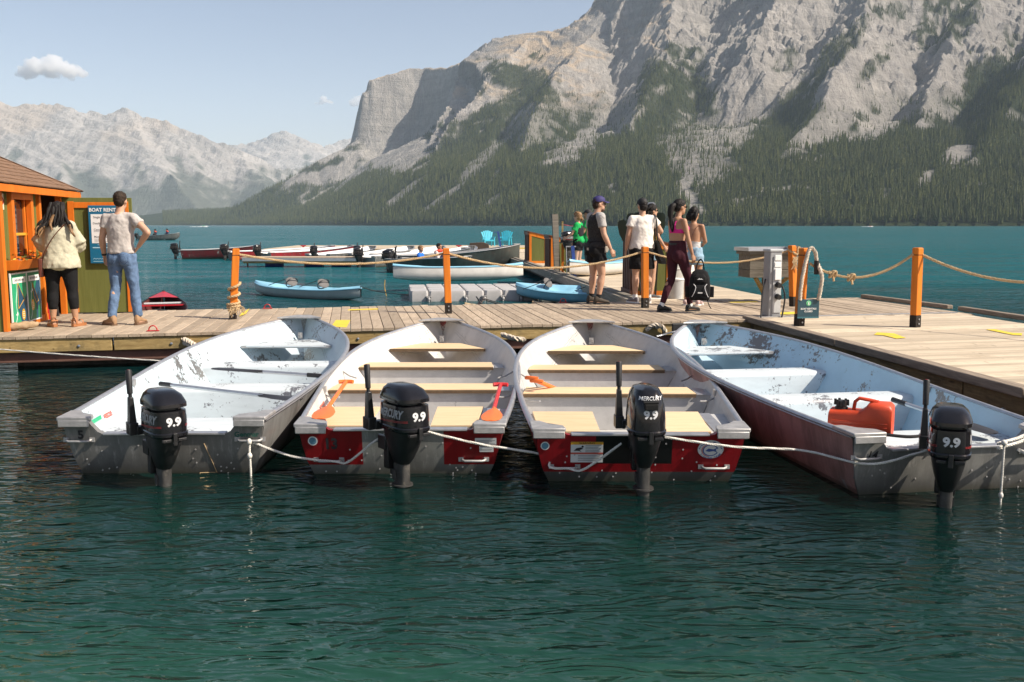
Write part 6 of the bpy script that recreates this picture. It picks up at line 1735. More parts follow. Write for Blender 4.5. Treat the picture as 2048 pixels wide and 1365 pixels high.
def float_cubes():
    o = at(820, 604, 0); root = empty('cube_float', (o.x, o.y, 0), R(7), 'floating platform of grey plastic cubes with lugs', 'float')
    m = plain('grey_float_plastic', (.42, .405, .395), .55, 0, .12, 4, .1, ((.26, .24, .22), .62)); md = plain('dark_float_gap', (.05, .05, .05), .8)
    s = .43; b = MB()
    def rr(k, z):
        q = s/2*k; c_ = q*.78; return [Vector(p+(z,)) for p in ((-c_,-q),(c_,-q),(q,-c_),(q,c_),(c_,q),(-c_,q),(-q,c_),(-q,-c_))]
    b.rings([rr(.93, -.12), rr(.97, -.08), rr(.97, .19), rr(.90, .24)]); me = b.mesh('cube', m, 30)
    l = MB(); l.ball((0, 0, .0), (.04, .04, .05), 8, 6); l.box((0, 0, .06), (.12, .05, .02)); l.tube([(0, 0, .05), (0, 0, -.10)], .025, 8); lme = l.mesh('lug_pin', m)
    for i in range(9):
        for j in range(6):
            link_mesh('cube', me, None, root, (s*(i+.5), s*(j+.5), random.uniform(-.006, .006)))
            if j == 0 and i: link_mesh('lug_pin', lme, None, root, (s*i, -.02, .06))
    b = MB(); b.box((s*4.5, s*3, -.02), (s*8.8, s*5.8, .2)); b.build('joint_bed', md, root, smooth=0)
float_cubes()

# storage sheds on the pier
m_corr = plain('brown_painted_slat', (.13, .055, .035), .6, 0, .2, 8)
m_dgreen = plain('dark_green_panel', (.055, .075, .05), .7, 0, .15, 6)
def shed(label, p, w, d, h, rz=0, paddles=False, door=True, cap=True):
    r = empty('storage_shed', p, rz, label, 'shed', 'small storage sheds along the pier')
    b = MB(); lo = h*.86
    b.rings([[Vector((-w/2, y, 0)), Vector((w/2, y, 0)), Vector((w/2, y, lo)), Vector((-w/2, y, h))] for y in (-d/2, d/2)]); b.build('body', m_dgreen, r, smooth=0)
    n = 5
    for k in range(n):
        y = -d/2+(k+.5)*d/n; b = MB(); b.box((0, 0, 0), (.05, d/n*.42, h*.98)); b.build('slat', m_corr, r, (-w/2-.025, y, h*.49), smooth=0)
    b = MB(); b.box((-w/2-.03, 0, h-.05), (.07, d+.04, .10)); b.build('top_beam', m_corr, r, smooth=0)
    b = MB(); b.box((-w/2-.03, 0, .05), (.07, d+.04, .10)); b.build('bottom_beam', m_corr, r, smooth=0)
    if door:
        f = MB(); t = .08; y = -d/2-.02
        f.prism([(-w/2, 0), (-w/2+t, 0), (-w/2+t, h-.02), (-w/2, h)], (0, y, 0), (1, 0, 0), (0, 0, 1), (0, .03, 0))
        f.prism([(w/2-t, 0), (w/2, 0), (w/2, lo), (w/2-t, lo+.02)], (0, y, 0), (1, 0, 0), (0, 0, 1), (0, .03, 0))
        f.prism([(-w/2+t, h-.02-t*1.6), (w/2-t, lo+.02-t*1.6), (w/2-t, lo+.02), (-w/2+t, h-.02)], (0, y, 0), (1, 0, 0), (0, 0, 1), (0, .03, 0))
        f.prism([(-w/2+t, 0), (w/2-t, 0), (w/2-t, t), (-w/2+t, t)], (0, y, 0), (1, 0, 0), (0, 0, 1), (0, .03, 0))
        f.build('door_frame', m_orange, r, smooth=0)
        f = MB(); f.prism([(-w/2+t, t), (w/2-t, t), (w/2-t, lo-t), (-w/2+t, h-t*1.9)], (0, y+.012, 0), (1, 0, 0), (0, 0, 1), (0, .012, 0)); f.build('door_panel', m_green, r, smooth=0)
    f = MB(); f.prism([(-w/2-.07, h+.002), (w/2+.03, lo-.01), (w/2+.03, lo+.02), (-w/2-.07, h+.03)], (0, -d/2-.04, 0), (1, 0, 0), (0, 0, 1), (0, d+.08, 0)); f.build('roof', m_corr, r, smooth=0)
    return r
shed('farthest orange framed green storage shed near the two blue chairs', Vector((.86, 33.9, DZ)), .62, 1.0, 1.10, R(6))
shed('middle storage shed half hidden by the outboard motor on its stand', Vector((1.40, 28.6, DZ)), .62, 1.0, 1.02, R(6))
shed('nearest storage shed with brown slats beside the man in white shirt', Vector((2.64, 18.6, DZ)), .72, .9, 1.12, R(4))
def motor_stand():
    p = Vector((1.46, 26.9, DZ)); r = empty('motor_stand', p, 0, 'green wooden motor stand on the pier edge with orange upright', 'stand')
    b = MB(); b.box((-.03, 0, .40), (.07, .09, .80)); b.build('upright', m_orange, r, smooth=0)
    b = MB(); b.box((.22, .05, .40), (.36, .05, .80)); b.build('panel', m_green, r, smooth=0)
    b = MB(); b.beam((0, -.1, .05), (.35, -.1, .45), .05, .07); b.beam((.40, 0, .0), (.40, 0, .95), .06, .06, up=(0, 1, 0)); b.build('brace', m_green, r, smooth=0)
    e = empty('spare_outboard', p+Vector((.13, -.22, .42)), R(0), 'black outboard motor hanging on the wooden stand', 'outboard motor')
    m = motor(e, (0, 0, 0), R(-62), 'old', tiller=False); 
    q = Vector((1.30, 27.3, DZ)); b = MB(); b.box((0, 0, .82), (.17, .10, 1.64)); tag(b.build('mooring_post', m_greywood, None, q, (0, R(-3), .2), smooth=0), 'tall grey green wooden post standing behind the hanging outboard', 'post')
    b = MB(); b.box((0, 0, .72), (.05, .09, 1.44)); tag(b.build('timber_upright', m_timber, None, q+Vector((.14, -.02, 0)), smooth=0), 'pale yellow timber fixed beside the tall grey green post', 'post')
    line([q+Vector((.16, 0, 1.34)), q+Vector((.40, 0, 1.30)), q+Vector((.66, 0, 1.26))], .01, 'pink cord stretched from the tall post to the staff', plain('pink_cord', (.5, .10, .13), .7), None)
    u = Vector((1.62, 24.6, DZ)); r3 = empty('blue_davit', u, 0, 'slim blue painted steel post on the pier edge by the staff', 'post')
    b = MB(); b.box((0, 0, .36), (.085, .05, .88)); b.build('upright', plain('blue_painted_steel', (.03, .07, .27), .5, .2, .2, 10, .1, ((.3, .25, .22), .66)), r3, (0, 0, 0), (0, R(-4), 0), smooth=0)
    b = MB(); b.box((-.10, 0, .78), (.26, .03, .03)); b.tube([(-.22, 0, .78), (-.20, 0, .05)], .012, 6); b.build('arm', m_steel, r3, smooth=0)
motor_stand()
def white_tank():
    r = empty('white_tank', Vector((3.17, 18.5, DZ)), 0, 'tall white plastic tank behind the woman with the backpack', 'tank')
    b = MB(); b.tube([(0, 0, 0), (0, 0, .04), (0, 0, .86), (0, 0, .93), (0, 0, .95)], [.36, .38, .38, .33, .2], 28); b.build('body', plain('white_tank_plastic', (.66, .65, .60), .45, 0, .08, 3), r)
    b = MB()
    for z in (.25, .5, .75): b.tube([(.383*math.cos(a), .383*math.sin(a), z) for a in [2*math.pi*k/28 for k in range(29)]], .008, 5)
    b.build('rib', m_white, r)
    r = empty('grey_bin', Vector((2.98, 17.3, DZ)), 0, 'grey litter bin with white rim behind the maroon leggings', 'bin')
    b = MB(); b.tube([(0, 0, 0), (0, 0, .34), (0, 0, .35)], [.13, .15, .11], 20); b.build('body', plain('bin_grey', (.46, .46, .45), .5), r)
    b = MB(); b.tube([(0, 0, .34), (0, 0, .37)], .16, 20); b.build('rim', m_white, r)
white_tank()
# upright paddles beside the shed
for i, (x, y, dx, dy, lab, tp) in enumerate(((2.36, 18.0, -.30, .0, 'leftmost dark paddle fanning out behind the man in white shirt', 1.42), (2.46, 18.05, -.22, .05, 'second dark paddle fanning out behind the man in white shirt', 1.55), (2.52, 18.1, -.15, .02, 'third dark paddle fanning out behind the man in white shirt', 1.57),
        (2.62, 18.15, .02, .03, 'grey paddle whose tip rises above the black cap', 1.76), (2.72, 18.0, .08, .04, 'dark paddle just right of the black cap', 1.56), (2.98, 17.9, .13, .0, 'dark paddle standing behind the woman in sunglasses', 1.57), (3.02, 18.0, .05, .05, 'dark paddle shaft between the sunglasses and the ponytail', 1.52))):
    paddle((x, y, DZ+.02), (x+dx, y+dy, DZ+tp), lab, m_dark, plain('dark_green_blade', (.014, .026, .012), .35) if i != 3 else m_pole, m_dark, up=(0.3, 1, 0.1), bw=.095, bl=.46, group='paddles standing by the nearest shed', tgrip=False)

# blue garden chairs on the far dock
m_aqua = plain('turquoise_plastic', (.05, .46, .60), .45, 0, .06, 8, 0)
def chair(p, rz, label):
    r = empty('garden_chair', p, rz, label, 'chair', 'turquoise chairs on the far dock')
    for k in range(6):
        t = (k-2.5)/2.5; b = MB(); x0, x1 = t*.20, t*.34; zt = .98-.09*t*t
        b.add([(x0-.035, .16, .36), (x0+.035, .16, .36), (x1+.052, .36, zt), (x1-.052, .36, zt), (x0-.035, .185, .36), (x0+.035, .185, .36), (x1+.052, .385, zt), (x1-.052, .385, zt)], [(0,1,2,3), (7,6,5,4), (0,4,5,1), (1,5,6,2), (2,6,7,3), (3,7,4,0)])
        b.build('back_slat', m_aqua, r, smooth=0)
    b = MB(); b.rings([[Vector((-.27, -.28, .36)), Vector((.27, -.28, .36)), Vector((.27, -.28, .39)), Vector((-.27, -.28, .39))], [Vector((-.25, .2, .32)), Vector((.25, .2, .32)), Vector((.25, .2, .35)), Vector((-.25, .2, .35))]]); b.box((0, -.28, .345), (.54, .03, .07)); b.build('seat', m_aqua, r, smooth=0)
    for s in (-1, 1):
        b = MB(); b.box((s*.34, -.02, .56), (.10, .60, .03)); b.build('armrest', m_aqua, r, smooth=0, bevel=.01)
        b = MB(); b.beam((s*.32, -.27, 0), (s*.31, -.24, .56), .06, .09, up=(0, 1, 0)); b.build('leg', m_aqua, r, smooth=0)
        b = MB(); b.beam((s*.30, .36, 0), (s*.30, .22, .56), .05, .08, up=(0, 1, 0)); b.build('leg', m_aqua, r, smooth=0)
chair(Vector((-1.50, 61.0, DZ)), R(18), 'left turquoise slatted chair on the far dock')
chair(Vector((-.42, 61.0, DZ)), R(-18), 'right turquoise slatted chair on the far dock')
b = MB(); b.beam((0, 0, 0), (-.18, 0, 1.0), .10, .07, up=(0, 1, 0)); b.beam((-.18, 0, .98), (-.40, 0, .95), .03, .03); tag(b.build('blue_crane_post', plain('blue_painted_steel', (.03, .07, .27), .5), None, Vector((-.55, 49.5, DZ)), smooth=0), 'leaning dark blue post standing in front of the chairs', 'post')
b = MB(); b.rings([[Vector((x, y, z)) for x, z in ((-.55, 0), (.55, 0), (.50, .32), (.2, .42), (-.5, .38))] for y in (-.3, .3)]); tag(b.build('dock_box', plain('dark_brown_box', (.05, .035, .025), .7), None, Vector((-1.75, 51.0, DZ)), smooth=0, bevel=.02), 'dark brown dock box left of the leaning blue post', 'box')
for i, (px, lab) in enumerate(((655, 'left'), (930, 'right'))):
    p = at(px, 491, DZ+.02); r = empty('dock_cleat', (p.x, 55.0, DZ), 0, lab+' red cleat on the edge of the far dock', 'cleat', 'red cleats on the far dock')
    b = MB(); b.tube([(-.16, 0, .16), (0, 0, .13), (.16, 0, .16)], [.025, .04, .025], 8); b.build('horns', m_red, r)
    b = MB(); b.box((0, 0, .06), (.10, .08, .12)); b.build('base', m_red, r, smooth=0)

# boats moored off the far dock
m_hred = hull_side_paint('far_red_hull', [(-9, (.30, .29, .28)), (.05, (.40, .02, .03))]); m_hblk = hull_side_paint('far_dark_red_hull', [(-9, (.06, .06, .06)), (.08, (.16, .018, .025))]); m_hgrey = hull_side_paint('far_grey_hull', [(-9, (.20, .205, .20))]); m_hdk = hull_side_paint('far_dark_hull', [(-9, (.07, .085, .08))])
m_fin = plain('white_boat_inside', (.72, .71, .68), .5, 0, .1, 3)
def far_boat(label, stern, bow, outside, inside=None, mot=True, tz=.42, bz=.66, wid=.95, seat='molded', myaw=0):
    d = Vector(bow)-Vector(stern); L = d.length
    B, H, T = make_boat(label, (stern[0], stern[1]), math.atan2(-d.x, d.y), Hull(L, bz, tz, wid), inside or m_fin, outside, m_alu, seat, .06, group='motor boats moored off the far dock', detail=False)
    if mot: motor(B, (0, -.38, .04), R(myaw), 'old', detail=False, scale=1.05)
    return B
far_boat('dark red motor boat farthest left off the far dock', (-17.1, 49.6), (-13.4, 50.6), m_hblk, None, True, .46, .70)
far_boat('bright red motor boat with silver flash left of the finger dock', (-14.0, 47.8), (-9.4, 50.6), m_hred, None, True, .44, .68)
far_boat('red and white motor boat just behind the finger dock', (-11.9, 46.0), (-8.2, 49.6), m_hred, None, True, .44, .70)
far_boat('white lined motor boat with stern at the finger dock', (-8.9, 44.0), (-7.0, 48.6), m_hgrey, None, True, .42, .68)
far_boat('grey motor boat with black outboard nearest the finger dock end', (-6.1, 39.9), (-2.0, 44.6), m_hgrey, None, True, .46, .70, myaw=-20)
far_boat('white lined motor boat second behind the grey one', (-7.0, 44.5), (-5.1, 49.0), m_hgrey, None, True, .42, .68)
far_boat('white lined motor boat third behind the grey one', (-5.2, 44.6), (-3.6, 49.2), m_hgrey, None, False, .42, .68)
far_boat('white lined motor boat beside the brown dock box', (-3.6, 45.0), (-2.0, 49.5), m_hgrey, None, False, .42, .68)
far_boat('big dark aluminium boat moored at the pier bow first', (-4.4, 37.6), (.30, 38.3), m_hdk, m_alu, True, .56, .98, 1.05)
SK = far_boat('dark green aluminium skiff carrying two people behind the white kayak', (-4.3, 35.7), (-1.5, 34.6), m_hdk, m_alu, True, .50, .62, .95)
OUT = far_boat('aluminium motor boat out on the lake with three people aboard', (-43.2, 111.0), (-38.7, 111.3), m_hgrey, m_alu, True, .50, .85, .95)
# far craft on the lake
def speedboat(p, L, label, col):
    r = empty('speedboat', p, 0, label, 'boat'); m = plain('white_gelcoat', (.75, .76, .76), .3)
    b = MB(); us = [k/10 for k in range(11)]
    b.rings([[Vector(((u-.5)*L, -.17*L*(1-u**3), .03*L+.10*L*u*u*.6)), Vector(((u-.5)*L, 0, -.02*L)), Vector(((u-.5)*L, .17*L*(1-u**3), .03*L+.10*L*u*u*.6)), Vector(((u-.5)*L, 0, .09*L+.05*L*u))] for u in us]); b.build('hull', m, r)
    b = MB(); b.box((0, 0, .13*L), (.3*L, .2*L, .10*L)); b.build('cabin', plain('cabin_'+label[:5], col, .4), r, smooth=0, bevel=.02*L)
    b = MB(); rng = random.Random(1)
    for k in range(40):
        x = -L*.5-rng.random()*L*1.3; b.ball((x, rng.uniform(-.2, .2)*L*(1-x/L*.2), 0), (L*.09*rng.random()+.05, L*.07, L*.035), 6, 4)
    for k in range(20): b.ball((L*(.1+.5*rng.random()), rng.uniform(-.35, .35)*L, 0), (L*.10*rng.random()+.05, L*.06, L*.03), 6, 4)
    b.build('wake', plain('white_foam', (.8, .82, .82), .9), r)
speedboat((-290.0, 900.0, .0), 7.0, 'white speedboat with green canopy throwing spray on the far lake', (.10, .35, .22))
speedboat((352.0, 940.0, .0), 5.0, 'tiny red and white speedboat off the far right shore', (.4, .05, .05))

# ---------------------------------------------------------------- small fair-weather clouds
def cloud(label, px, py, D, w, h, seed, n=26):
    c = atd(px, py, D); S = D/1900
    rng = random.Random(seed); b = MB(); w *= S; h *= S
    for k in range(n):
        t = rng.uniform(-1, 1); t2 = t*abs(t)**.2; top = (1-abs(t2))**.55*(1.0 if t < 0.1 else 1-.5*t)
        x = t2*w*.5; z = rng.random()*h*.8*top; r = h*(.16+.30*top*rng.random()+.06)
        b.ball((x, rng.uniform(-.2, .2)*w*.5, z), (r*1.35, r*1.2, r*.8), 14, 9)
    o = b.build('cloud', None, None, c) if False else link_mesh('cloud', b.mesh('cloud', None, 0, False), None, None, c)
    m = bpy.data.materials.get('cloud_vapour')
    if not m:
        m = bpy.data.materials.new('cloud_vapour'); m.use_nodes = True; nt = m.node_tree; nt.nodes.remove(nt.nodes['Principled BSDF'])
        v = nt.nodes.new('ShaderNodeVolumePrincipled'); v.inputs['Color'].default_value = (1, 1, 1, 1); v.inputs['Density'].default_value = .008; v.inputs['Anisotropy'].default_value = .2
        nt.links.new(v.outputs[0], nt.nodes['Material Output'].inputs['Volume'])
    md = o.modifiers.new('weld', 'REMESH'); md.mode = 'VOXEL'; md.voxel_size = max(h/14, w/90)
    d = o.modifiers.new('billow', 'DISPLACE'); tx = bpy.data.textures.new('billow', 'CLOUDS'); tx.noise_scale = h*.28; tx.noise_depth = 4; d.texture = tx; d.strength = h*.55; d.mid_level = .5; d.texture_coords = 'LOCAL'
    dg = bpy.context.evaluated_depsgraph_get(); me = bpy.data.meshes.new_from_object(o.evaluated_get(dg)); o.modifiers.clear(); o.data = me; me.materials.clear(); me.materials.append(m)
    return tag(o, label, 'cloud', None, 'structure')
cloud('white cumulus cloud', 108, 150, 20000, 122, 36, 1, 40)
cloud('small cloud', 648, 207, 20000, 32, 13, 2, 14)
cloud('small cloud', 716, 208, 20000, 46, 17, 3, 16)
cloud('small cloud', 48, 222, 20000, 40, 8, 4, 10)
# ================================================================ people
def skin_mat(name, col): return plain(name, col, .5, 0, .08, 9, .05)
m_skin = skin_mat('skin_fair', (.50, .29, .19)); m_skin2 = skin_mat('skin_tan', (.40, .215, .125)); m_skin3 = skin_mat('skin_olive', (.36, .20, .12))
m_hairk = plain('black_hair', (.012, .010, .009), .62, 0, .5, 30, .9, None, .25, 0, 45)
m_hairb = plain('brown_hair', (.030, .019, .012), .7, 0, .5, 30, .9, None, .25, 0, 45)
m_hairl = plain('light_brown_hair', (.22, .12, .05), .5, 0, .4, 30, .5)
m_hairt = plain('tawny_hair_ends', (.20, .11, .045), .5, 0, .5, 30, .5)
def cloth(name, col, var=.10, scale=14, bump=.5):
    if name in MATS: return MATS[name]
    t = NT(name); v = t.coords(rnd=False)
    n = t.noise(v, scale, 5, .6, .5); f = t.noise(v, 7, 3, .5, 1.2)
    c = t.ramp(n, .3, .7, tuple(q*(1-var) for q in col), tuple(min(1, q*(1+var)) for q in col))
    t.bump(t.math('ADD', t.math('MULTIPLY', f, 1.0), t.math('MULTIPLY', n, .12)), bump, .03)
    MATS[name] = t.set(c, .85, 0, .2); return MATS[name]

def remesh(mb, name, mat, parent, vox=.012, sm=6, folds=None):
    me = mb.mesh(name, mat, 0)
    o = bpy.data.objects.new(name, me); COL.objects.link(o)
    r = o.modifiers.new('r', 'REMESH'); r.mode = 'VOXEL'; r.voxel_size = vox
    s = o.modifiers.new('s', 'SMOOTH'); s.factor = .5; s.iterations = sm
    if folds:
        key = 'folds_%g' % folds[1]; tx = bpy.data.textures.get(key) or bpy.data.textures.new(key, 'CLOUDS')
        tx.noise_scale = folds[1]; tx.noise_depth = 3
        d = o.modifiers.new('d', 'DISPLACE'); d.texture = tx; d.strength = folds[0]; d.mid_level = .5; d.texture_coords = 'LOCAL'
    dg = bpy.context.evaluated_depsgraph_get(); dg.update()
    me2 = bpy.data.meshes.new_from_object(o.evaluated_get(dg)); o.modifiers.clear(); o.data = me2
    bpy.data.meshes.remove(me); me2.name = name
    if not me2.materials: me2.materials.append(mat)
    me2.polygons.foreach_set('use_smooth', [True]*len(me2.polygons))
    o.parent = parent
    return o

def seg(mb, a, b, ra, rb, n=12, mid=None, flat=None):
    a, b = Vector(a), Vector(b); d = (b-a); L = d.length; d = d.normalized()
    P = [a-d*ra*.75, a-d*ra*.4, a, a.lerp(b, .35), a.lerp(b, .7), b, b+d*rb*.4, b+d*rb*.75]; m = mid if mid else None
    r35 = m or lerp(ra, rb, .35); r70 = lerp(m, rb, .55) if m else lerp(ra, rb, .7)
    Rr = [ra*.45, ra*.85, ra, r35, r70, rb, rb*.85, rb*.45]
    mb.tube(P, Rr, n, flat=flat)

class Pose:
    """joints of a standing figure 1.75 m tall facing +y, x to its right"""
    def __init__(s, h=1.75, female=False, **kw):
        k = h/1.75; s.k = k; s.f = female
        sw = .175 if not female else .155; hw = .09 if not female else .095
        J = dict(pelvis=(0,0,.94), waist=(0,0,1.08), chest=(0,.01,1.29), neck=(0,-.005,1.465), head=(0,.025,1.625),
                 shR=(sw,-.01,1.42), shL=(-sw,-.01,1.42), elR=(sw+.05,-.03,1.13), elL=(-sw-.05,-.03,1.13), wrR=(sw+.07,.03,.885), wrL=(-sw-.07,.03,.885),
                 hiR=(hw,0,.90), hiL=(-hw,0,.90), knR=(hw+.01,.01,.49), knL=(-hw-.01,.01,.49), anR=(hw+.015,-.02,.085), anL=(-hw-.015,-.02,.085))
        J.update(kw)
        s.J = {a: Vector(v)*k for a, v in J.items()}
    def __getitem__(s, a): return s.J[a]

def hand(mb, wr, el, k, side, palm_in=None, curl=.6, fwd=None):
    """a palm with four fingers and a thumb, hanging on from the forearm"""
    d = (wr-el).normalized(); side_v = Vector(palm_in or (-side, 0, 0)); n = (side_v-d*side_v.dot(d)).normalized(); x = d.cross(n)
    if x.dot(Vector(fwd or (0, 1, 0))) < 0: x = -x
    mb.tube([wr-d*.01*k, wr+d*.03*k, wr+d*.085*k], [(.024*k, .016*k), (.036*k, .016*k), (.038*k, .013*k)], 10, ref=x)
    for i, (o, L) in enumerate(((.028, .075), (.010, .083), (-.009, .078), (-.027, .062))):
        b = wr+d*.08*k+x*o*k; c1 = b+d*L*.45*k+n*curl*.018*k; c2 = b+d*L*(.85-.25*curl)*k+n*curl*.05*k
        mb.tube([b, c1, c2], [.0095*k, .009*k, .0065*k], 7)
    t0 = wr+d*.03*k+x*.03*k; mb.tube([t0, t0+x*.022*k+d*.03*k+n*.012*k, t0+x*.02*k+d*.062*k+n*.028*k], [.013*k, .011*k, .008*k], 7)

def person(label, loc, rz, P, skin, look=0.0, build=1.0, hands=(.6, .6), feet=(0, 0), seated=False, group=None, tilt=0.0, palmL=None, palmR=None):
    """the body: one continuous mesh, with a face; clothing is added to it afterwards"""
    k = P.k; J = P.J; b = MB(); f = P.f; w = build
    # trunk
    def ell(c, a, d_): return [c+Vector((a*math.cos(t), d_*math.sin(t), 0)) for t in [2*math.pi*i/18 for i in range(18)]]
    ch, wa, pe, ne = J['chest'], J['waist'], J['pelvis'], J['neck']
    up = [(pe-Vector((0, 0, .09*k)), .11, .10), (pe, .165 if not f else .172, .115), (pe.lerp(wa, .5), .155, .112), (wa, .142 if not f else .122, .10), (wa.lerp(ch, .5), .152 if not f else .132, .108), (ch, .168 if not f else .148, .115), (ch.lerp(ne, .45), .165 if not f else .142, .10), (ch.lerp(ne, .8), .11, .075), (ne, .06, .06)]
    b.rings([ell(c, a*k*w, d_*k*w) for c, a, d_ in up])
    if f:
        for s in (-1, 1): b.ball(ch+Vector((s*.068*k, .095*k*w, .0)), (.055*k, .05*k, .055*k), 10, 8)
        for s in (-1, 1): b.ball(pe+Vector((s*.07*k*w, -.045*k*w, -.055*k)), (.085*k*w, .075*k*w, .10*k), 10, 8)
    else:
        for s in (-1, 1): b.ball(pe+Vector((s*.068*k, -.035*k*w, -.05*k)), (.08*k*w, .07*k, .09*k), 10, 8)
    hd = J['head']; q = Euler((tilt, 0, look)).to_matrix()
    seg(b, ne-Vector((0, 0, .03*k)), hd-Vector((0, .015*k, .06*k)), .058*k if not f else .05*k, .054*k if not f else .046*k)
    def hp(x, y, z): return hd+q @ (Vector((x, y, z))*k)
    b.ball(hd+q @ Vector((0, -.008*k, .025*k)), (.077*k, .098*k, .098*k), 16, 12, 0, q)
    b.ball(hp(0, .028, -.05), (.058*k, .062*k, .068*k), 14, 10, 0, q)
    b.ball(hp(0, .062, -.095), (.028*k, .024*k, .022*k), 10, 8, 0, q)       # chin
    b.ball(hp(0, .100, -.022), (.013*k, .020*k, .016*k), 8, 6, 0, q); b.tube([hp(0, .086, .02), hp(0, .108, -.02)], [.009*k, .013*k], 8)   # nose
    b.tube([hp(-.04, .074, .026), hp(0, .088, .03), hp(.04, .074, .026)], .011*k, 8)   # brow
    for s in (-1, 1): b.ball(hp(s*.078, -.012, -.01), (.012*k, .022*k, .032*k), 8, 6, 0, q)
    for s, S in ((1, 'R'), (-1, 'L')):
        mw = 1.0 if not f else .86
        b.ball(J['sh'+S]-Vector((0, 0, .012*k)), (.050*k*w*mw,)*3, 10, 8); b.tube([ne-Vector((0, 0, .04*k)), J['sh'+S]-Vector((0, 0, .006*k))], [.045*k*w, .044*k*w*mw], 10)
        seg(b, J['sh'+S], J['el'+S], .050*k*w*mw, .041*k*w*mw, 12, .050*k*w*mw); seg(b, J['el'+S], J['wr'+S], .043*k*w*mw, .027*k*mw, 12, .042*k*w*mw)
        lw = w if not f else w*.98
        seg(b, J['hi'+S]-Vector((0, 0, .0)), J['kn'+S], .092*k*lw, .056*k*lw, 14, .085*k*lw)
        a = J['kn'+S]; c = J['an'+S]; back = Vector((0, -.018*k, 0))
        seg(b, a, c, .054*k*lw, .034*k, 12, .056*k*lw); b.ball(a.lerp(c, .3)+back, (.047*k*lw, .05*k*lw, .10*k), 10, 8)
        ft = feet[0 if S == 'R' else 1]; fd = Vector((math.sin(ft), math.cos(ft), 0))
        foot = c+Vector((0, 0, -.045*k)); b.tube([foot-fd*.055*k, foot+fd*.03*k, foot+fd*.11*k+Vector((0, 0, -.012*k)), foot+fd*.165*k+Vector((0, 0, -.02*k))], [(.03*k, .035*k), (.038*k, .038*k), (.042*k, .024*k), (.03*k, .015*k)], 10, ref=(fd.y, -fd.x, 0))
    root = remesh(b, 'person', skin, None, .0115*max(k, .9), 4)
    hb_ = MB()
    for s, S in ((1, 'R'), (-1, 'L')):
        hand(hb_, J['wr'+S], J['el'+S], k, s, (palmR if S == 'R' else palmL), hands[0 if S == 'R' else 1])
    # join the hands into the body mesh
    bm = bmesh.new(); bm.from_mesh(root.data); hm = hb_.mesh('h', skin, 60); bm.from_mesh(hm); bm.to_mesh(root.data); bm.free(); bpy.data.meshes.remove(hm)
    root.data.polygons.foreach_set('use_smooth', [True]*len(root.data.polygons))
    root.location = loc; root.rotation_euler = (0, 0, rz)
    tag(root, label, 'person', group)
    e = MB()
    for s in (-1, 1): e.ball(hp(s*.031, .083, .006), (.011*k, .008*k, .008*k), 8, 6)
    e.build('eyes', plain('eye_dark', (.03, .02, .015), .3), root)
    e = MB(); e.tube([hp(-.022, .083, -.062), hp(0, .091, -.061), hp(.022, .083, -.062)], [.003*k, .006*k, .003*k], 6); e.build('lips', plain('lip', (.34, .11, .09), .5), root)
    root['_k'] = k
    P.hp = hp; P.q = q; P.feet = feet; P.w = w
    return root

def shirt(o, P, mat, name='shirt', hem=-.07, sleeve=.55, ease=1.12, flare=0.0, neck=.93, sleeve_flare=1.18, raglan=None, vox=.014):
    k = P.k; J = P.J; f = P.f; w = P.w*ease; b = MB()
    def ell(c, a, d_): return [c+Vector((a*math.cos(t), d_*math.sin(t), 0)) for t in [2*math.pi*i/18 for i in range(18)]]
    ch, wa, pe, ne = J['chest'], J['waist'], J['pelvis'], J['neck']; hm = pe+Vector((0, 0, hem*k))
    up = [(hm, .172+flare, .128+flare), (pe+Vector((0, 0, .02*k)), .168+flare*.8, .125+flare*.7), (pe.lerp(wa, .6), .160+flare*.5, .118+flare*.4), (wa, .152+flare*.3, .115+flare*.3), (wa.lerp(ch, .5), .158+flare*.1, .118), (ch, .172 if not f else .158, .122), (ch.lerp(ne, .45), .168 if not f else .15, .106), (ch.lerp(ne, .78), .125, .085), (ch.lerp(ne, neck), .072, .066)]
    b.rings([ell(c, a*k*w, d_*k*w) for c, a, d_ in up])
    if f:
        for s in (-1, 1): b.ball(ch+Vector((s*.068*k, .10*k*w, .0)), (.062*k, .055*k, .062*k), 10, 8)
    for s, S in ((1, 'R'), (-1, 'L')):
        a, e, wr = J['sh'+S], J['el'+S], J['wr'+S]
        b.ball(a-Vector((0, 0, .012*k)), (.056*k*w,)*3, 10, 8); b.tube([ne-Vector((0, 0, .035*k)), a+Vector((0, 0, -.004*k))], [.052*k*w, .050*k*w], 10)
        if sleeve > 0:
            t = min(sleeve, 1.0); en = a.lerp(e, t); b.tube([a, a.lerp(en, .5), en], [.056*k*w, .058*k*w, .056*k*w*sleeve_flare], 12)
            if sleeve > 1: e2 = e.lerp(wr, sleeve-1); b.tube([a.lerp(e, .9), e, e2], [.06*k*w, .062*k*w, .060*k*w*sleeve_flare], 12)
    if f: b.ball(hm+Vector((0, -.035*k*w, .06*k)), (.155*k*w, .13*k*w, .10*k), 14, 10)
    c = remesh(b, name, mat, o, vox, 8, (.030, .085)); return c
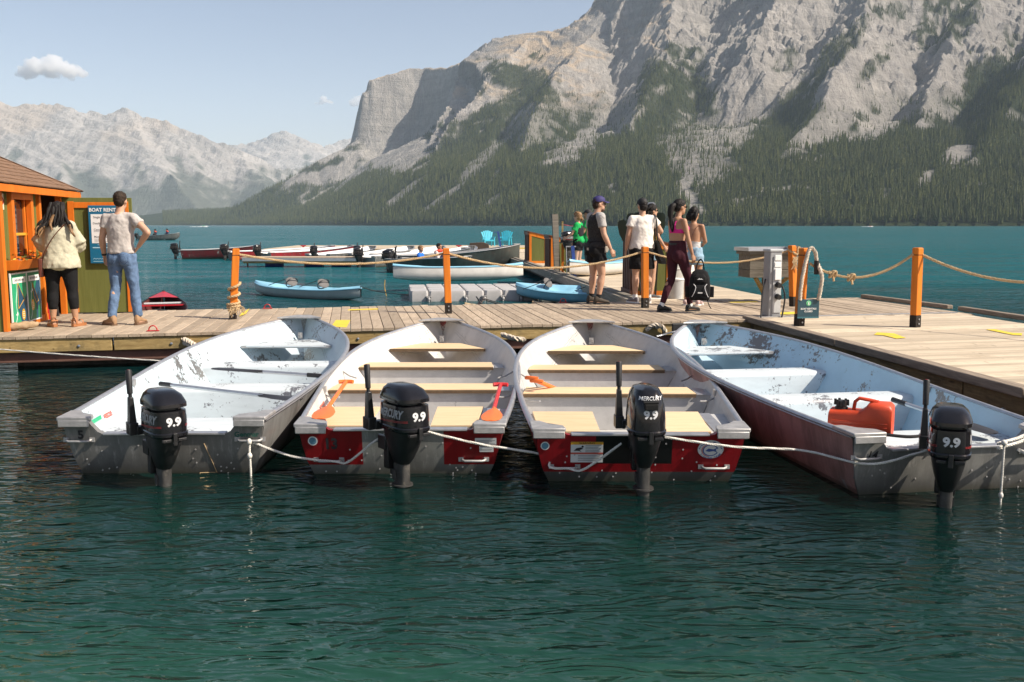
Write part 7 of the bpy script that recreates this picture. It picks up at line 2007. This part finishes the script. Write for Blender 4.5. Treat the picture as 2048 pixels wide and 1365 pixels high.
def legs(o, P, mat, name='trousers', end=1.9, ease=1.1, top=.09, end_w=1.0, vox=.013):
    """leg wear down to end: 1 is the knee, 2 the ankle"""
    k = P.k; J = P.J; w = P.w*ease; b = MB(); pe, wa = J['pelvis'], J['waist']
    def ell(c, a, d_): return [c+Vector((a*math.cos(t), d_*math.sin(t), 0)) for t in [2*math.pi*i/18 for i in range(18)]]
    b.rings([ell(pe+Vector((0, 0, z*k)), a*k*w, d_*k*w) for z, a, d_ in ((-.10, .125, .10), (-.04, .165, .12), (.0, .168, .118), (top, .152, .11))])
    for s in (-1, 1): b.ball(pe+Vector((s*.066*k*w, -.045*k*w, -.06*k)), (.092*k*w, .088*k*w, .12*k), 10, 8)
    for S in 'RL':
        h, kn, an = J['hi'+S], J['kn'+S], J['an'+S]; t = min(end, 1.0); e = h.lerp(kn, t)
        if end <= 1: b.tube([h, h.lerp(e, .5), e], [.094*k*w, .092*k*w, lerp(.095, .082, t)*k*w*end_w], 14)
        else:
            seg(b, h, kn, .094*k*w, .060*k*w, 14, .086*k*w); u = end-1; e = kn.lerp(an, u)
            b.tube([kn+(h-kn).normalized()*.05, kn, kn.lerp(e, .4)+Vector((0, -.012*k, 0)), e], [.063*k*w, .060*k*w, .061*k*w, lerp(.058, .042, u)*k*w*end_w], 12)
    return remesh(b, name, mat, o, vox, 7, None if 'leggings' in name else (.022, .07))
def shoes(o, P, mat, sole=None, name='shoe', high=.0, socks=None, bulk=1.0):
    k = P.k
    for i, S in enumerate('RL'):
        c = P['an'+S]; ft = P.feet[i]; fd = Vector((math.sin(ft), math.cos(ft), 0)); x = Vector((fd.y, -fd.x, 0)); b = MB(); base = Vector((c.x, c.y, 0))
        def rg(t, w_, h_): return [base+fd*t*k+x*(w_*bulk*k*math.cos(a))+Vector((0, 0, max(.018, (.018+h_*(.5+.5*math.sin(a))*bulk))*k)) for a in [2*math.pi*j/12 for j in range(12)]]
        b.rings([rg(-.075, .026, .06), rg(-.06, .036, .085+high), rg(-.01, .040, .095+high), rg(.05, .043, .075), (rg(.11, .047, .052)), rg(.16, .043, .042), rg(.19, .022, .026)])
        sh = b.build(name, mat, o, smooth=60)
        b = MB()
        def r2(t, w_): return [base+fd*t*k-x*w_*k*bulk, base+fd*t*k+x*w_*k*bulk]
        L_ = [r2(-.082, .02), r2(-.06, .04), r2(0, .043), r2(.06, .046), r2(.12, .051), r2(.17, .045), r2(.20, .02)]
        poly = [p[0] for p in L_]+[p[1] for p in L_[::-1]]
        b.add(poly+[p+Vector((0, 0, .024*k)) for p in poly], [tuple(range(14)), tuple(range(14, 28))]+[(j, (j+1) % 14, 14+(j+1) % 14, 14+j) for j in range(14)]); b.build('sole', sole or m_black, sh, smooth=0)
        if socks:
            b = MB(); u = (P['kn'+S]-c).normalized(); b.tube([c-u*.02, c+u*.05*k, c+u*socks[1]*k], .041*k, 12); b.build('sock', socks[0], o)
def short_hair(o, P, mat, vol=1.05, back=.0, name='hair'):
    k = P.k; b = MB(); hp, q = P.hp, P.q
    b.ball(hp(0, -.022, .042), (.083*k*vol, .098*k*vol, .090*k*vol), 16, 12, 0, q); b.ball(hp(0, -.055, .0-back), (.074*k*vol, .062*k*vol, .075*k), 14, 10, 0, q); b.ball(hp(0, .045, .085), (.06*k, .04*k, .03*k), 12, 8, 0, q)
    return remesh(b, name, mat, o, .009, 2, (.020, .022))
def strands(o, mat, paths, name='hair_strand', r=.02, seed=1, n=3, spread=.02):
    rng = random.Random(seed); b = MB()
    for P_ in paths:
        for i in range(n):
            q = [Vector(p)+Vector((rng.uniform(-1, 1), rng.uniform(-1, 1), rng.uniform(-.6, .6)))*spread for p in P_]
            c = curve_pts(q, 5); b.tube(c, [max(.003, r*(1-.75*(j/(len(c)-1))**1.6)) for j in range(len(c))], 6)
    return b.build(name, mat, o, smooth=70)
def cap(o, P, mat, back=False):
    k = P.k; b = MB(); hp, q = P.hp, P.q
    rs = []
    for z, a, d_ in ((.045, .086, .107), (.075, .085, .105), (.11, .070, .088), (.135, .040, .052), (.143, .008, .01)):
        rs.append([hp(a*math.cos(t), -.008+d_*math.sin(t), z+(.012*math.sin(t) if z < .1 else 0)) for t in [2*math.pi*i/20 for i in range(20)]])
    b.rings(rs); b.ball(hp(0, -.008, .146), .010*k, 8, 5); c = b.build('cap', mat, o, smooth=50)
    b = MB(); A = []; B = []
    for i in range(11):
        t = math.pi*(.12+.76*i/10); A.append(hp(.085*math.cos(t), .085*math.sin(t)+.005, .052)); B.append(hp(.075*math.cos(t), .10*math.sin(t)+.075, .045-.018*abs(math.cos(t))))
    b.rings([A, B, [p-Vector((0, 0, .008)) for p in B], [p-Vector((0, 0, .008)) for p in A]], False, False); b.build('peak', mat, c, smooth=60); return c
def shades(o, P):
    k = P.k; b = MB(); hp = P.hp
    for s in (-1, 1):
        b.ball(hp(s*.034, .088, .008), (.027*k, .008*k, .020*k), 10, 6, 0, P.q); b.tube([hp(s*.06, .078, .012), hp(s*.082, .0, .008)], .004*k, 6)
    b.tube([hp(-.01, .098, .012), hp(.01, .098, .012)], .004*k, 6); return b.build('sunglasses', plain('dark_lens', (.012, .014, .012), .08), o)
def place(px, py): return at(px, py, DZ+.002)

# ---- woman at the hut window
P = Pose(1.64, True, elL=(-.27, .06, 1.17), wrL=(-.17, .24, 1.10), elR=(.25, .05, 1.16), wrR=(.16, .24, 1.08), hiR=(.10, 0, .90), hiL=(-.10, 0, .90), knR=(.135, .0, .49), knL=(-.12, .01, .49), anR=(.165, -.03, .085), anL=(-.13, -.02, .085), head=(0, .05, 1.60))
w1 = person('person in pale sage blouse and black capri leggings standing at the hut window', place(128, 653), R(14), P, m_skin2, 0, 1.20, feet=(.5, -.5), tilt=R(-14))
legs(w1, P, cloth('black_leggings', (.010, .010, .011), .2, 20, .3), 'capri_leggings', 1.62, 1.06, .06)
shirt(w1, P, cloth('sage_linen', (.48, .45, .33), .10, 26, .45), 'blouse', -.12, 1.35, 1.10, .030, .90, 1.5)
short_hair(w1, P, m_hairk, 1.14, .02)
k = P.k; hp = P.hp
strands(w1, m_hairk, [[hp(x, -.06, .10), hp(x*1.3, -.115, .0), hp(x*1.6-.02, -.125, -.14), hp(x*1.6-.05, -.13, -.24)] for x in (-.07, -.045, -.02, .01, .035, .06)], 'long_hair', .026, 3, 3, .014)
strands(w1, m_hairk, [[hp(-.07, -.05, .02), hp(-.14, -.09, -.10), hp(-.22, -.11, -.20), hp(-.27, -.10, -.27)], [hp(-.06, -.07, -.04), hp(-.13, -.11, -.16), hp(-.19, -.13, -.26), hp(-.23, -.12, -.35)], [hp(.07, -.05, .0), hp(.12, -.10, -.12), hp(.17, -.12, -.22), hp(.20, -.11, -.30)]], 'long_hair', .024, 4, 4, .02)
strands(w1, m_hairt, [[hp(-.20, -.115, -.20), hp(-.25, -.12, -.27), hp(-.26, -.11, -.36)], [hp(-.16, -.13, -.24), hp(-.20, -.14, -.32), hp(-.22, -.13, -.40)], [hp(.16, -.125, -.22), hp(.21, -.12, -.32), hp(.23, -.11, -.38)], [hp(-.04, -.135, -.08), hp(-.07, -.15, -.20), hp(-.05, -.15, -.30)]], 'tawny_lock', .017, 5, 4, .016)
m_tanleather = plain('tan_leather', (.36, .14, .05), .5, 0, .15, 12); m_brownleather = plain('brown_leather', (.13, .035, .02), .45, 0, .15, 12)
b = MB(); b.tube(curve_pts([Vector(p)*k for p in ((.13, -.02, 1.455), (.08, -.135, 1.40), (-.04, -.165, 1.25), (-.16, -.15, 1.05), (-.235, -.06, .90))], 6), [(.014, .004)]*25, 6, ref=(1, 0, .5)); b.build('bag_strap', m_brownleather, w1)
b = MB(); b.rings([[Vector((-.235+dx, -.03+dy, z))*k for dx, dy in ((-.03, -.09), (.03, -.09), (.03, .09), (-.03, .09))] for z in (.70, .74, .93, .96)]); tag(b.build('shoulder_bag', m_brownleather, w1, smooth=0, bevel=.015))
for i, S in enumerate('RL'):
    c = P['an'+S]; fd = Vector((math.sin(P.feet[i]), math.cos(P.feet[i]), 0)); x = Vector((fd.y, -fd.x, 0)); b = MB(); q = Vector((c.x, c.y, 0))
    A = [q+fd*t*k+x*w_*k for t, w_ in ((-.075, .02), (-.05, .04), (.05, .043), (.12, .05), (.18, .03))]+[q+fd*t*k-x*w_*k for t, w_ in ((.18, .03), (.12, .05), (.05, .043), (-.05, .04), (-.075, .02))]
    b.add(A+[p+Vector((0, 0, .034)) for p in A], [tuple(range(10)), tuple(range(10, 20))]+[(j, (j+1) % 10, 10+(j+1) % 10, 10+j) for j in range(10)])
    for t, z in ((-.03, .10), (.10, .06)): b.tube([q+fd*t*k+x*.042*k*math.cos(a)+Vector((0, 0, .03+(z-.0)*k*math.sin(a))) for a in [math.pi*j/8 for j in range(9)]], [(.012, .004)]*9, 6, ref=fd)
    b.tube([q+fd*(-.06)*k*1+x*.04*k*math.cos(a)-fd*.01*math.sin(a)*k+Vector((0, 0, .085)) for a in [math.pi*j/8 for j in range(9)]], [(.004, .012)]*9, 6); b.build('sandal', m_tanleather, w1, smooth=40)

# ---- man in grey shirt reading the price board
P = Pose(1.77, False, elR=(.40, -.07, 1.22), wrR=(.235, .0, 1.03), elL=(-.245, -.02, 1.13), wrL=(-.265, .06, .90), hiR=(.095, 0, .90), hiL=(-.09, 0, .90), knR=(.145, .02, .49), knL=(-.10, .0, .49), anR=(.19, .0, .085), anL=(-.115, -.12, .085), head=(.01, .03, 1.625))
m1 = person('person in pale grey shirt and blue jeans reading the price board, hand on hip', place(250, 649), R(-4), P, m_skin, R(2), 1.04, (.7, .7), (.0, -1.0))
m_jean = cloth('blue_denim', (.105, .165, .27), .35, 9, .5)
jn = legs(m1, P, m_jean, 'jeans', 1.96, 1.06, .11, 1.25)
shirt(m1, P, cloth('heather_grey_jersey', (.46, .42, .39), .06, 40, .35), 'shirt', -.0, .50, 1.08, .0, .95, 1.15)
short_hair(m1, P, m_hairb, 1.0, .0)
shoes(m1, P, plain('tan_suede', (.32, .19, .10), .8, 0, .12, 16), plain('tan_sole', (.16, .09, .05), .7), 'boot', .03)
b = MB(); d = (P['wrL']-P['elL']).normalized(); b.tube([P['wrL']-d*.045, P['wrL']-d*.02], .034, 12); b.build('wrist_watch', m_black, m1)
k = P.k; b = MB()
for s in (-1, 1):
    for a_, c_ in (((.04, .93), (.14, .93)), ((.04, .93), (.045, .84)), ((.14, .93), (.135, .84)), ((.045, .84), (.09, .80)), ((.135, .84), (.09, .80))):
        p0 = Vector((s*a_[0]*k, -.3, a_[1]*k)); p1 = Vector((s*c_[0]*k, -.3, c_[1]*k)); L_ = []
        bv = BVHTree.FromObject(jn, bpy.context.evaluated_depsgraph_get()) if not L_ and 'bvj' not in globals() else globals().get('bvj')
        globals()['bvj'] = bv
        for t in (0, .5, 1):
            h = bv.ray_cast(p0.lerp(p1, t), Vector((0, 1, 0)))
            if h[0] is not None: L_.append(h[0])
        if len(L_) > 1: b.tube(L_, .0035, 4)
b.build('pocket_seams', plain('denim_stitch', (.03, .06, .14), .8), jn, smooth=0)

# ---- man in blue cap
P = Pose(1.80, False, elR=(.235, .02, 1.14), wrR=(.27, .13, .90), elL=(-.20, -.03, 1.14), wrL=(-.19, .07, .90), knR=(.10, .06, .49), knL=(-.09, .0, .49), anR=(.10, -.0, .085), anL=(-.10, -.03, .085), chest=(0, .01, 1.29), head=(.0, .05, 1.625), waist=(0, .03, 1.08))
m2 = person('person in dark two tone shirt, navy cap and black shorts walking along the dock', place(1191, 608), R(-68), P, m_skin, R(-8), 1.10, (.4, .5), (.1, .0))
legs(m2, P, cloth('black_shorts', (.010, .010, .011), .2, 20, .4), 'shorts', .55, 1.14, .10, 1.1)
shirt(m2, P, cloth('charcoal_marl', (.030, .028, .028), .5, 40, .7), 'shirt', -.02, 0, 1.10, .01, .94)
b = MB(); kk = P.k
for s, S in ((1, 'R'), (-1, 'L')):
    a_, e_ = P['sh'+S], P['el'+S]; b.ball(a_, .081*kk, 12, 9); b.tube([a_, a_.lerp(e_, .3), a_.lerp(e_, .6)], [.078*kk, .072*kk, .074*kk], 12); b.tube([a_, a_.lerp(P['neck'], .7)+Vector((0, 0, .01))], [.075*kk, .045*kk], 12)
remesh(b, 'raglan_sleeves', cloth('grey_marl', (.38, .365, .35), .15, 40, .7), m2, .014, 3)
short_hair(m2, P, m_hairb, .98, .01)
cap(m2, P, plain('navy_cap', (.025, .02, .11), .7, 0, .15, 20, .2)); shades(m2, P)
b = MB(); hp = P.hp; b.ball(hp(0, .045, -.085), (.052*kk, .050*kk, .036*kk), 12, 8, 0, P.q); b.ball(hp(0, .078, -.068), (.03*kk, .02*kk, .014*kk), 10, 6, 0, P.q); b.build('beard', plain('brown_stubble', (.13, .07, .045), .8), m2)
b = MB(); b.rings([[P['pelvis']*1+Vector(((.205+o_)*kk*math.cos(t), (.155+o_)*kk*math.sin(t), z*kk)) for t in [2*math.pi*i/18 for i in range(18)]] for z, o_ in ((-.06, .0), (.03, -.005))], True, False); b.build('tied_jumper', cloth('stone_grey_cloth', (.42, .385, .33), .1, 20, .5), m2)
b = MB(); b.rings([[P['pelvis']+Vector((.175, x+.07, z))*kk for x, z in ((-.06, .0), (.08, .01), (.05, -.09), (-.02, -.10))], [P['pelvis']+Vector((.195, x+.07, z))*kk for x, z in ((-.06, .0), (.08, .01), (.05, -.09), (-.02, -.10))]]); b.build('hanging_sleeve', cloth('stone_grey_cloth', (.42, .385, .33)), m2, bevel=.01)
shoes(m2, P, plain('dark_brown_trail_shoe', (.055, .042, .03), .8, 0, .3, 20), m_black, 'shoe', .02, (cloth('black_sock', (.012, .012, .013)), .10), 1.12)

# ---- man in white shirt
P = Pose(1.77, False, elL=(-.24, -.02, 1.15), wrL=(-.26, .05, .90), elR=(.33, .02, 1.20), wrR=(.22, .20, 1.32), knR=(.115, .0, .49), knL=(-.10, .0, .49), anR=(.13, -.02, .085), anL=(-.11, -.02, .085))
m3 = person('person in white shirt, black cap and black shorts seen from behind with a black tote', place(1282, 606), R(6), P, m_skin, R(10), 1.10, (.6, .6), (.2, -.5))
legs(m3, P, cloth('black_shorts', (.010, .010, .011)), 'shorts', .80, 1.12, .08, 1.12)
shirt(m3, P, cloth('white_cotton', (.76, .71, .65), .03, 20, .3), 'shirt', -.04, .52, 1.11, .012, .95, 1.22)
short_hair(m3, P, m_hairk, .97, .005); cap(m3, P, plain('black_cap', (.012, .012, .013), .7, 0, .2, 20, .2))
shoes(m3, P, plain('grey_runner', (.22, .20, .20), .8, 0, .2, 20), m_stickw, 'shoe', .0, (m_stickw, .06))
k = P.k; b = MB()
for dy in (-.05, .04): b.tube(curve_pts([Vector(p)*k for p in ((.20, dy*.6, 1.49), (.215, -.10 if dy < 0 else .10, 1.40), (.235, -.09 if dy < 0 else .06, 1.15), (.25, dy, 1.02))], 5), [(.014, .004)]*16, 6, ref=(1, 0, 0))
tb = b.build('tote_strap', m_black, m3); tb.name = 'tote_strap'
b = MB(); b.rings([[Vector((.215+dx+sh_, y, z))*k for dx, y in ((-.01-t_, -.15), (.02+t_, -.15), (.03+t_, 0), (.02+t_, .15), (-.01-t_, .15), (-.02-t_, 0))] for z, t_, sh_ in ((1.05, .0, .02), (.92, .02, .05), (.75, .035, .10), (.66, .02, .14))]); b.build('tote_bag', cloth('black_canvas', (.014, .014, .015), .2, 30, .6), m3, smooth=60)

# ---- woman with sunglasses behind him
P = Pose(1.70, True, elR=(.22, .05, 1.14), wrR=(.20, .18, .98))
w2 = person('person with blowing black hair and sunglasses looking right behind the white shirt', place(1299, 598), R(-72), P, m_skin, R(0), 1.0)
shirt(w2, P, cloth('yellow_top', (.60, .42, .06), .1), 'top', .1, 0, 1.05, 0, .90); legs(w2, P, cloth('light_denim', (.24, .36, .46), .2, 12), 'shorts', .45, 1.10, .10, 1.1)
short_hair(w2, P, m_hairk, 1.10, .03); shades(w2, P); hp = P.hp
strands(w2, m_hairk, [[hp(x, -.04, .10), hp(x*1.2, -.10, .06), hp(x*1.3, -.19, .01), hp(x*1.4, -.25, -.06)] for x in (-.06, -.03, 0, .03, .06)]+[[hp(x, -.08, -.02), hp(x, -.14, -.08), hp(x, -.19, -.16)] for x in (-.05, 0, .05)], 'long_hair', .024, 8, 3, .02)
shoes(w2, P, plain('dark_sneaker', (.06, .06, .065), .8), m_stickw)

# ---- woman in maroon leggings holding a backpack
P = Pose(1.72, True, hiR=(.09, 0, .90), knR=(.10, .16, .50), anR=(.10, .20, .085), knL=(-.09, -.03, .49), anL=(-.09, -.22, .10), elR=(.215, .03, 1.13), wrR=(.24, .10, .89), elL=(-.20, .05, 1.13), wrL=(-.15, .20, 1.0), head=(0, .04, 1.625))
w3 = person('person in maroon leggings and pink sports top carrying a black backpack', place(1352, 623), R(-58), P, m_skin2, R(-4), 1.0, (1.0, .6), (.0, .0))
legs(w3, P, cloth('maroon_leggings', (.050, .012, .020), .15, 24, .25), 'leggings', 1.94, 1.04, .17, 1.02)
m_pink = cloth('hot_pink_jersey', (.62, .03, .24), .06, 20, .2)
b = MB(); k = P.k; ch = P['chest']
def el2(c, a, d_): return [c+Vector((a*math.cos(t)*k, d_*math.sin(t)*k, 0)) for t in [2*math.pi*i/18 for i in range(18)]]
b.rings([el2(ch+Vector((0, 0, -.07*k)), .148, .118), el2(ch+Vector((0, 0, -.02*k)), .152, .120), el2(ch+Vector((0, .01, .01*k)), .150, .118)])
for s in (-1, 1):
    b.ball(ch+Vector((s*.068*k, .10*k, .0)), (.060*k, .053*k, .060*k), 10, 8)
    b.tube([ch+Vector((s*.09, .09, .03))*k, ch+Vector((s*.10, .06, .13))*k, ch+Vector((s*.085, -.02, .165))*k, ch+Vector((s*.04, -.10, .10))*k, ch+Vector((s*.05, -.118, .0))*k], .013*k, 8)
remesh(b, 'sports_top', m_pink, w3, .0105, 2)
short_hair(w3, P, m_hairk, 1.04, .0); hp = P.hp
strands(w3, m_hairk, [[hp(0, -.10, .03), hp(0, -.16, .0), hp(.0, -.18, -.12), hp(.01, -.165, -.26), hp(.015, -.16, -.37)]], 'ponytail', .042, 9, 5, .02); shades(w3, P)
b = MB(); b.rings([el2(P['pelvis']+Vector((0, 0, z*k)), .158, .118) for z in (.10, .135)], True, False); b.build('waist_pack', m_black, w3)
shoes(w3, P, plain('black_trainer', (.018, .018, .019), .6, 0, .3, 20), m_black, 'shoe', .0, (m_stickw, .05), 1.05)
wr = w3.matrix_basis @ P['wrR']
bp = empty('backpack', wr+Vector((.10, -.10, -.68)), R(-8), 'black backpack with grey piping hanging from the hand beside maroon leggings', 'backpack')
bp.scale = (.9, .9, .93); m_pack = cloth('black_nylon', (.013, .013, .014), .3, 30, .4); b = MB()
def rp(w_, y0, y1, z): return lathe_ring(w_, y0, y1, z, 20, 4)
b.rings([rp(.15, -.08, .08, .0), rp(.175, -.11, .10, .03), rp(.18, -.12, .10, .20), rp(.165, -.105, .09, .36), rp(.125, -.08, .07, .46), rp(.06, -.04, .04, .50)]); b.build('pack_body', m_pack, bp)
b = MB(); b.rings([rp(.115, -.185, -.08, .03), rp(.125, -.195, -.08, .06), rp(.12, -.185, -.08, .19), rp(.085, -.15, -.08, .25)]); b.build('front_pocket', m_pack, bp)
b = MB(); b.rings([rp(.10, -.14, -.06, .30), rp(.10, -.145, -.05, .38), rp(.06, -.11, -.05, .43)]); b.build('upper_pocket', m_pack, bp)
for s in (-1, 1):
    b = MB(); b.rings([lathe_ring(.045, -.05, .05, z, 12, 4, s*.195) for z in (.05, .07, .20, .22)]); b.build('side_pocket', m_pack, bp)
    b = MB(); b.tube(curve_pts([(s*.11, -.17, .27), (s*.075, -.195, .22), (s*.10, -.20, .13), (s*.135, -.175, .06)], 6), .006, 6); b.build('reflective_piping', m_letter, bp)
    b = MB(); b.tube([(s*.13, .02, .0), (s*.17, -.02, -.10), (s*.20, .0, -.14)], .008, 5); b.build('loose_strap', m_pack, bp)
b = MB(); b.tube(curve_pts([(-.07, .02, .48), (-.04, .02, .60), (.01, .03, .66), (.05, .02, .60), (.07, .02, .48)], 6), [(.018, .007)]*25, 6); b.build('grab_strap', m_pack, bp)
b = MB(); b.prism([(-.05, 0), (.05, 0), (.015, .022), (.0, .012), (-.015, .028)], (0, -.147, .34), (1, 0, 0), (0, 0, 1), (0, .003, 0)); b.box((.0, -.197, .13), (.075, .004, .022)); b.build('pack_badge', m_stickw, bp, smooth=0)

# ---- woman in denim shorts
P = Pose(1.62, True, elR=(.20, .06, 1.14), wrR=(.12, .22, 1.10), elL=(-.2, .06, 1.14), wrL=(-.1, .22, 1.08), anR=(.10, .05, .085))
w4 = person('person in torn denim shorts and backless top beside the woman with backpack', place(1384, 611), R(-30), P, m_skin2, R(-6), .97)
legs(w4, P, cloth('light_denim', (.24, .36, .46), .2, 12), 'shorts', .42, 1.12, .10, 1.15)
b = MB(); k = P.k; pe = P['waist']
b.rings([[pe+Vector((a*math.cos(t)*k, d_*math.sin(t)*k, z*k+.012*math.sin(3*t))) for t in [2*math.pi*i/18 for i in range(18)]] for z, a, d_ in ((-.08, .135, .118), (.0, .128, .112), (.06, .140, .118))]); 
b.rings([[P['chest']+Vector((x*k, .115*k, z*k)) for x, z in ((-.14, -.14), (.14, -.14), (.08, .10), (-.08, .10))], [P['chest']+Vector((x*k, .135*k, z*k)) for x, z in ((-.13, -.14), (.13, -.14), (.07, .10), (-.07, .10))]]); b.build('wrapped_top', cloth('pale_stripe_cloth', (.55, .56, .56), .25, 30, .6), w4)
short_hair(w4, P, m_hairk, 1.08, .02); hp = P.hp
strands(w4, m_hairk, [[hp(x, -.06, .05), hp(x*1.2, -.12, -.03), hp(x*1.2, -.13, -.12)] for x in (-.06, -.03, 0, .03, .06)], 'hair_length', .028, 12, 3, .012)
b = MB(); b.tube(curve_pts([Vector(p)*k for p in ((.13, .0, 1.45), (.08, -.12, 1.38), (.0, -.14, 1.20), (-.08, -.125, .98), (-.10, -.12, .86))], 5), [(.009, .003)]*21, 6, ref=(1, 0, .5)); b.tube([Vector((-.11, -.13, .86))*k, Vector((-.10, -.14, .83))*k], .03, 8); b.build('camera_strap', m_brownleather, w4)
shoes(w4, P, plain('pale_pink_trainer', (.50, .36, .34), .7), m_stickw)

# ---- staff in green on the pier
m_greenT = cloth('bright_green_jersey', (.015, .34, .085), .08, 20, .5); m_vest = cloth('black_life_vest', (.022, .020, .024), .2, 14, .4)
def vest(o, P):
    b = MB(); k = P.k; ch, wa, ne = P['chest'], P['waist'], P['neck']
    def e2(c, a, d_): return [c+Vector((a*k*math.cos(t), d_*k*math.sin(t), 0)) for t in [2*math.pi*i/18 for i in range(18)]]
    b.rings([e2(wa+Vector((0, 0, -.02)), .165, .125), e2(wa.lerp(ch, .5), .178, .15), e2(ch, .172, .155), e2(ch.lerp(ne, .5), .125, .125), e2(ch.lerp(ne, .8), .095, .085)]); return remesh(b, 'life_vest', m_vest, o, .014, 2)
P = Pose(1.66, True, elL=(-.2, .10, 1.16), wrL=(-.18, .28, 1.06), elR=(.20, .06, 1.13), wrR=(.20, .20, .92))
s1 = person('person in green shirt and black shorts with wind blown light hair on the pier', Vector((1.74, 25.1, DZ)), R(62), P, m_skin, 0, 1.03)
legs(s1, P, cloth('black_shorts', (.010, .010, .011)), 'shorts', .48, 1.14, .10, 1.1); shirt(s1, P, m_greenT, 'shirt', -.02, .6, 1.1, 0, .94, 1.2); vest(s1, P)
short_hair(s1, P, m_hairl, 1.14, .02); hp = P.hp
strands(s1, m_hairl, [[hp(x, -.05, .08), hp(x, .04, .13), hp(x*.6, .10, .06)] for x in (-.05, 0, .05)]+[[hp(0, -.1, 0), hp(.02, -.13, -.06), hp(0, -.1, -.12)]], 'blown_hair', .022, 21, 3, .02); shoes(s1, P, m_stickw, m_stickw)
P = Pose(1.74, False, elL=(-.22, .08, 1.15), wrL=(-.05, .24, 1.10), elR=(.22, .08, 1.15), wrR=(.08, .24, 1.10))
s2 = person('person in green shirt, dark cap and grey trousers behind the cap wearing man', Vector((2.08, 26.0, DZ)), R(70), P, m_skin2, 0, 1.05)
legs(s2, P, cloth('charcoal_trousers', (.055, .05, .048), .15, 20, .5), 'trousers', 1.92, 1.10, .10, 1.2); shirt(s2, P, m_greenT, 'shirt', -.08, .6, 1.12, .01, .94, 1.2); vest(s2, P)
short_hair(s2, P, m_hairb, .98); cap(s2, P, plain('black_cap', (.012, .012, .013), .7)); shoes(s2, P, m_black)

# ---- people seated in boats
m_lj = plain('red_orange_life_jacket', (.62, .05, .02), .7, 0, .1, 10, .2)
def sitter(label, boat, p, yaw, top, jacket=None, hair=None, skin=None, arm=None, h=1.7):
    P = Pose(h, False, hiR=(.10, .02, .90), hiL=(-.10, .02, .90), knR=(.13, .42, .92), knL=(-.13, .42, .92), anR=(.13, .44, .50), anL=(-.13, .44, .50), elR=(.22, .08, 1.16), wrR=(.13, .28, 1.04), elL=(-.22, .08, 1.16), wrL=(-.13, .28, 1.04), **(arm or {}))
    wp = boat.matrix_basis @ Vector(p); wp.z = p[2]-.80*P.k
    o = person(label, wp, boat.rotation_euler.z+yaw, P, skin or m_skin2, 0, 1.04)
    legs(o, P, cloth('charcoal_trousers', (.055, .05, .048)), 'trousers', 1.9, 1.08, .1, 1.1); shirt(o, P, top, 'jacket', .02, 1.7, 1.12, .01, .95, 1.0)
    if jacket:
        b = MB(); k = P.k; ne = P['neck']; b.tube([ne+Vector((.11*math.cos(a), .10*math.sin(a)-.01, -.02+.03*math.sin(a)))*1 for a in [2*math.pi*j/16 for j in range(17)]], .062, 10); b.build('life_jacket_collar', jacket, o)
        b = MB(); c = P['chest']
        b.rings([[c+Vector((.185*math.cos(t)*k, .155*math.sin(t)*k, z*k)) for t in [2*math.pi*j/18 for j in range(18)]] for z in (-.16, .06)]); b.build('life_jacket', jacket if jacket is not m_lj else cloth('navy_jacket', (.015, .018, .045)), o)
    short_hair(o, P, hair or m_hairk, 1.04); shoes(o, P, m_black)
    return o
sitter('person in pale top and red life collar seated in the dark green skiff', SK, (.05, 1.75, .16), R(0), cloth('pale_pink_top', (.58, .52, .50)), m_lj)
sitter('person in bright blue seated in the dark green skiff', SK, (.15, 1.05, .08), R(5), cloth('bright_blue_top', (.02, .14, .55)), None, m_hairl)
sitter('person steering at the motor of the boat out on the lake', OUT, (.25, .55, .33), R(-10), cloth('pale_grey_top', (.40, .40, .42)), None)
sitter('person in red life collar with raised hand in the boat out on the lake', OUT, (.0, 1.75, .36), R(180), cloth('dark_brown_top', (.05, .04, .04)), m_lj, arm=None)
sitter('person in red life collar nearest the bow of the boat out on the lake', OUT, (.0, 3.1, .40), R(180), cloth('navy_jacket', (.015, .018, .045)), m_lj)
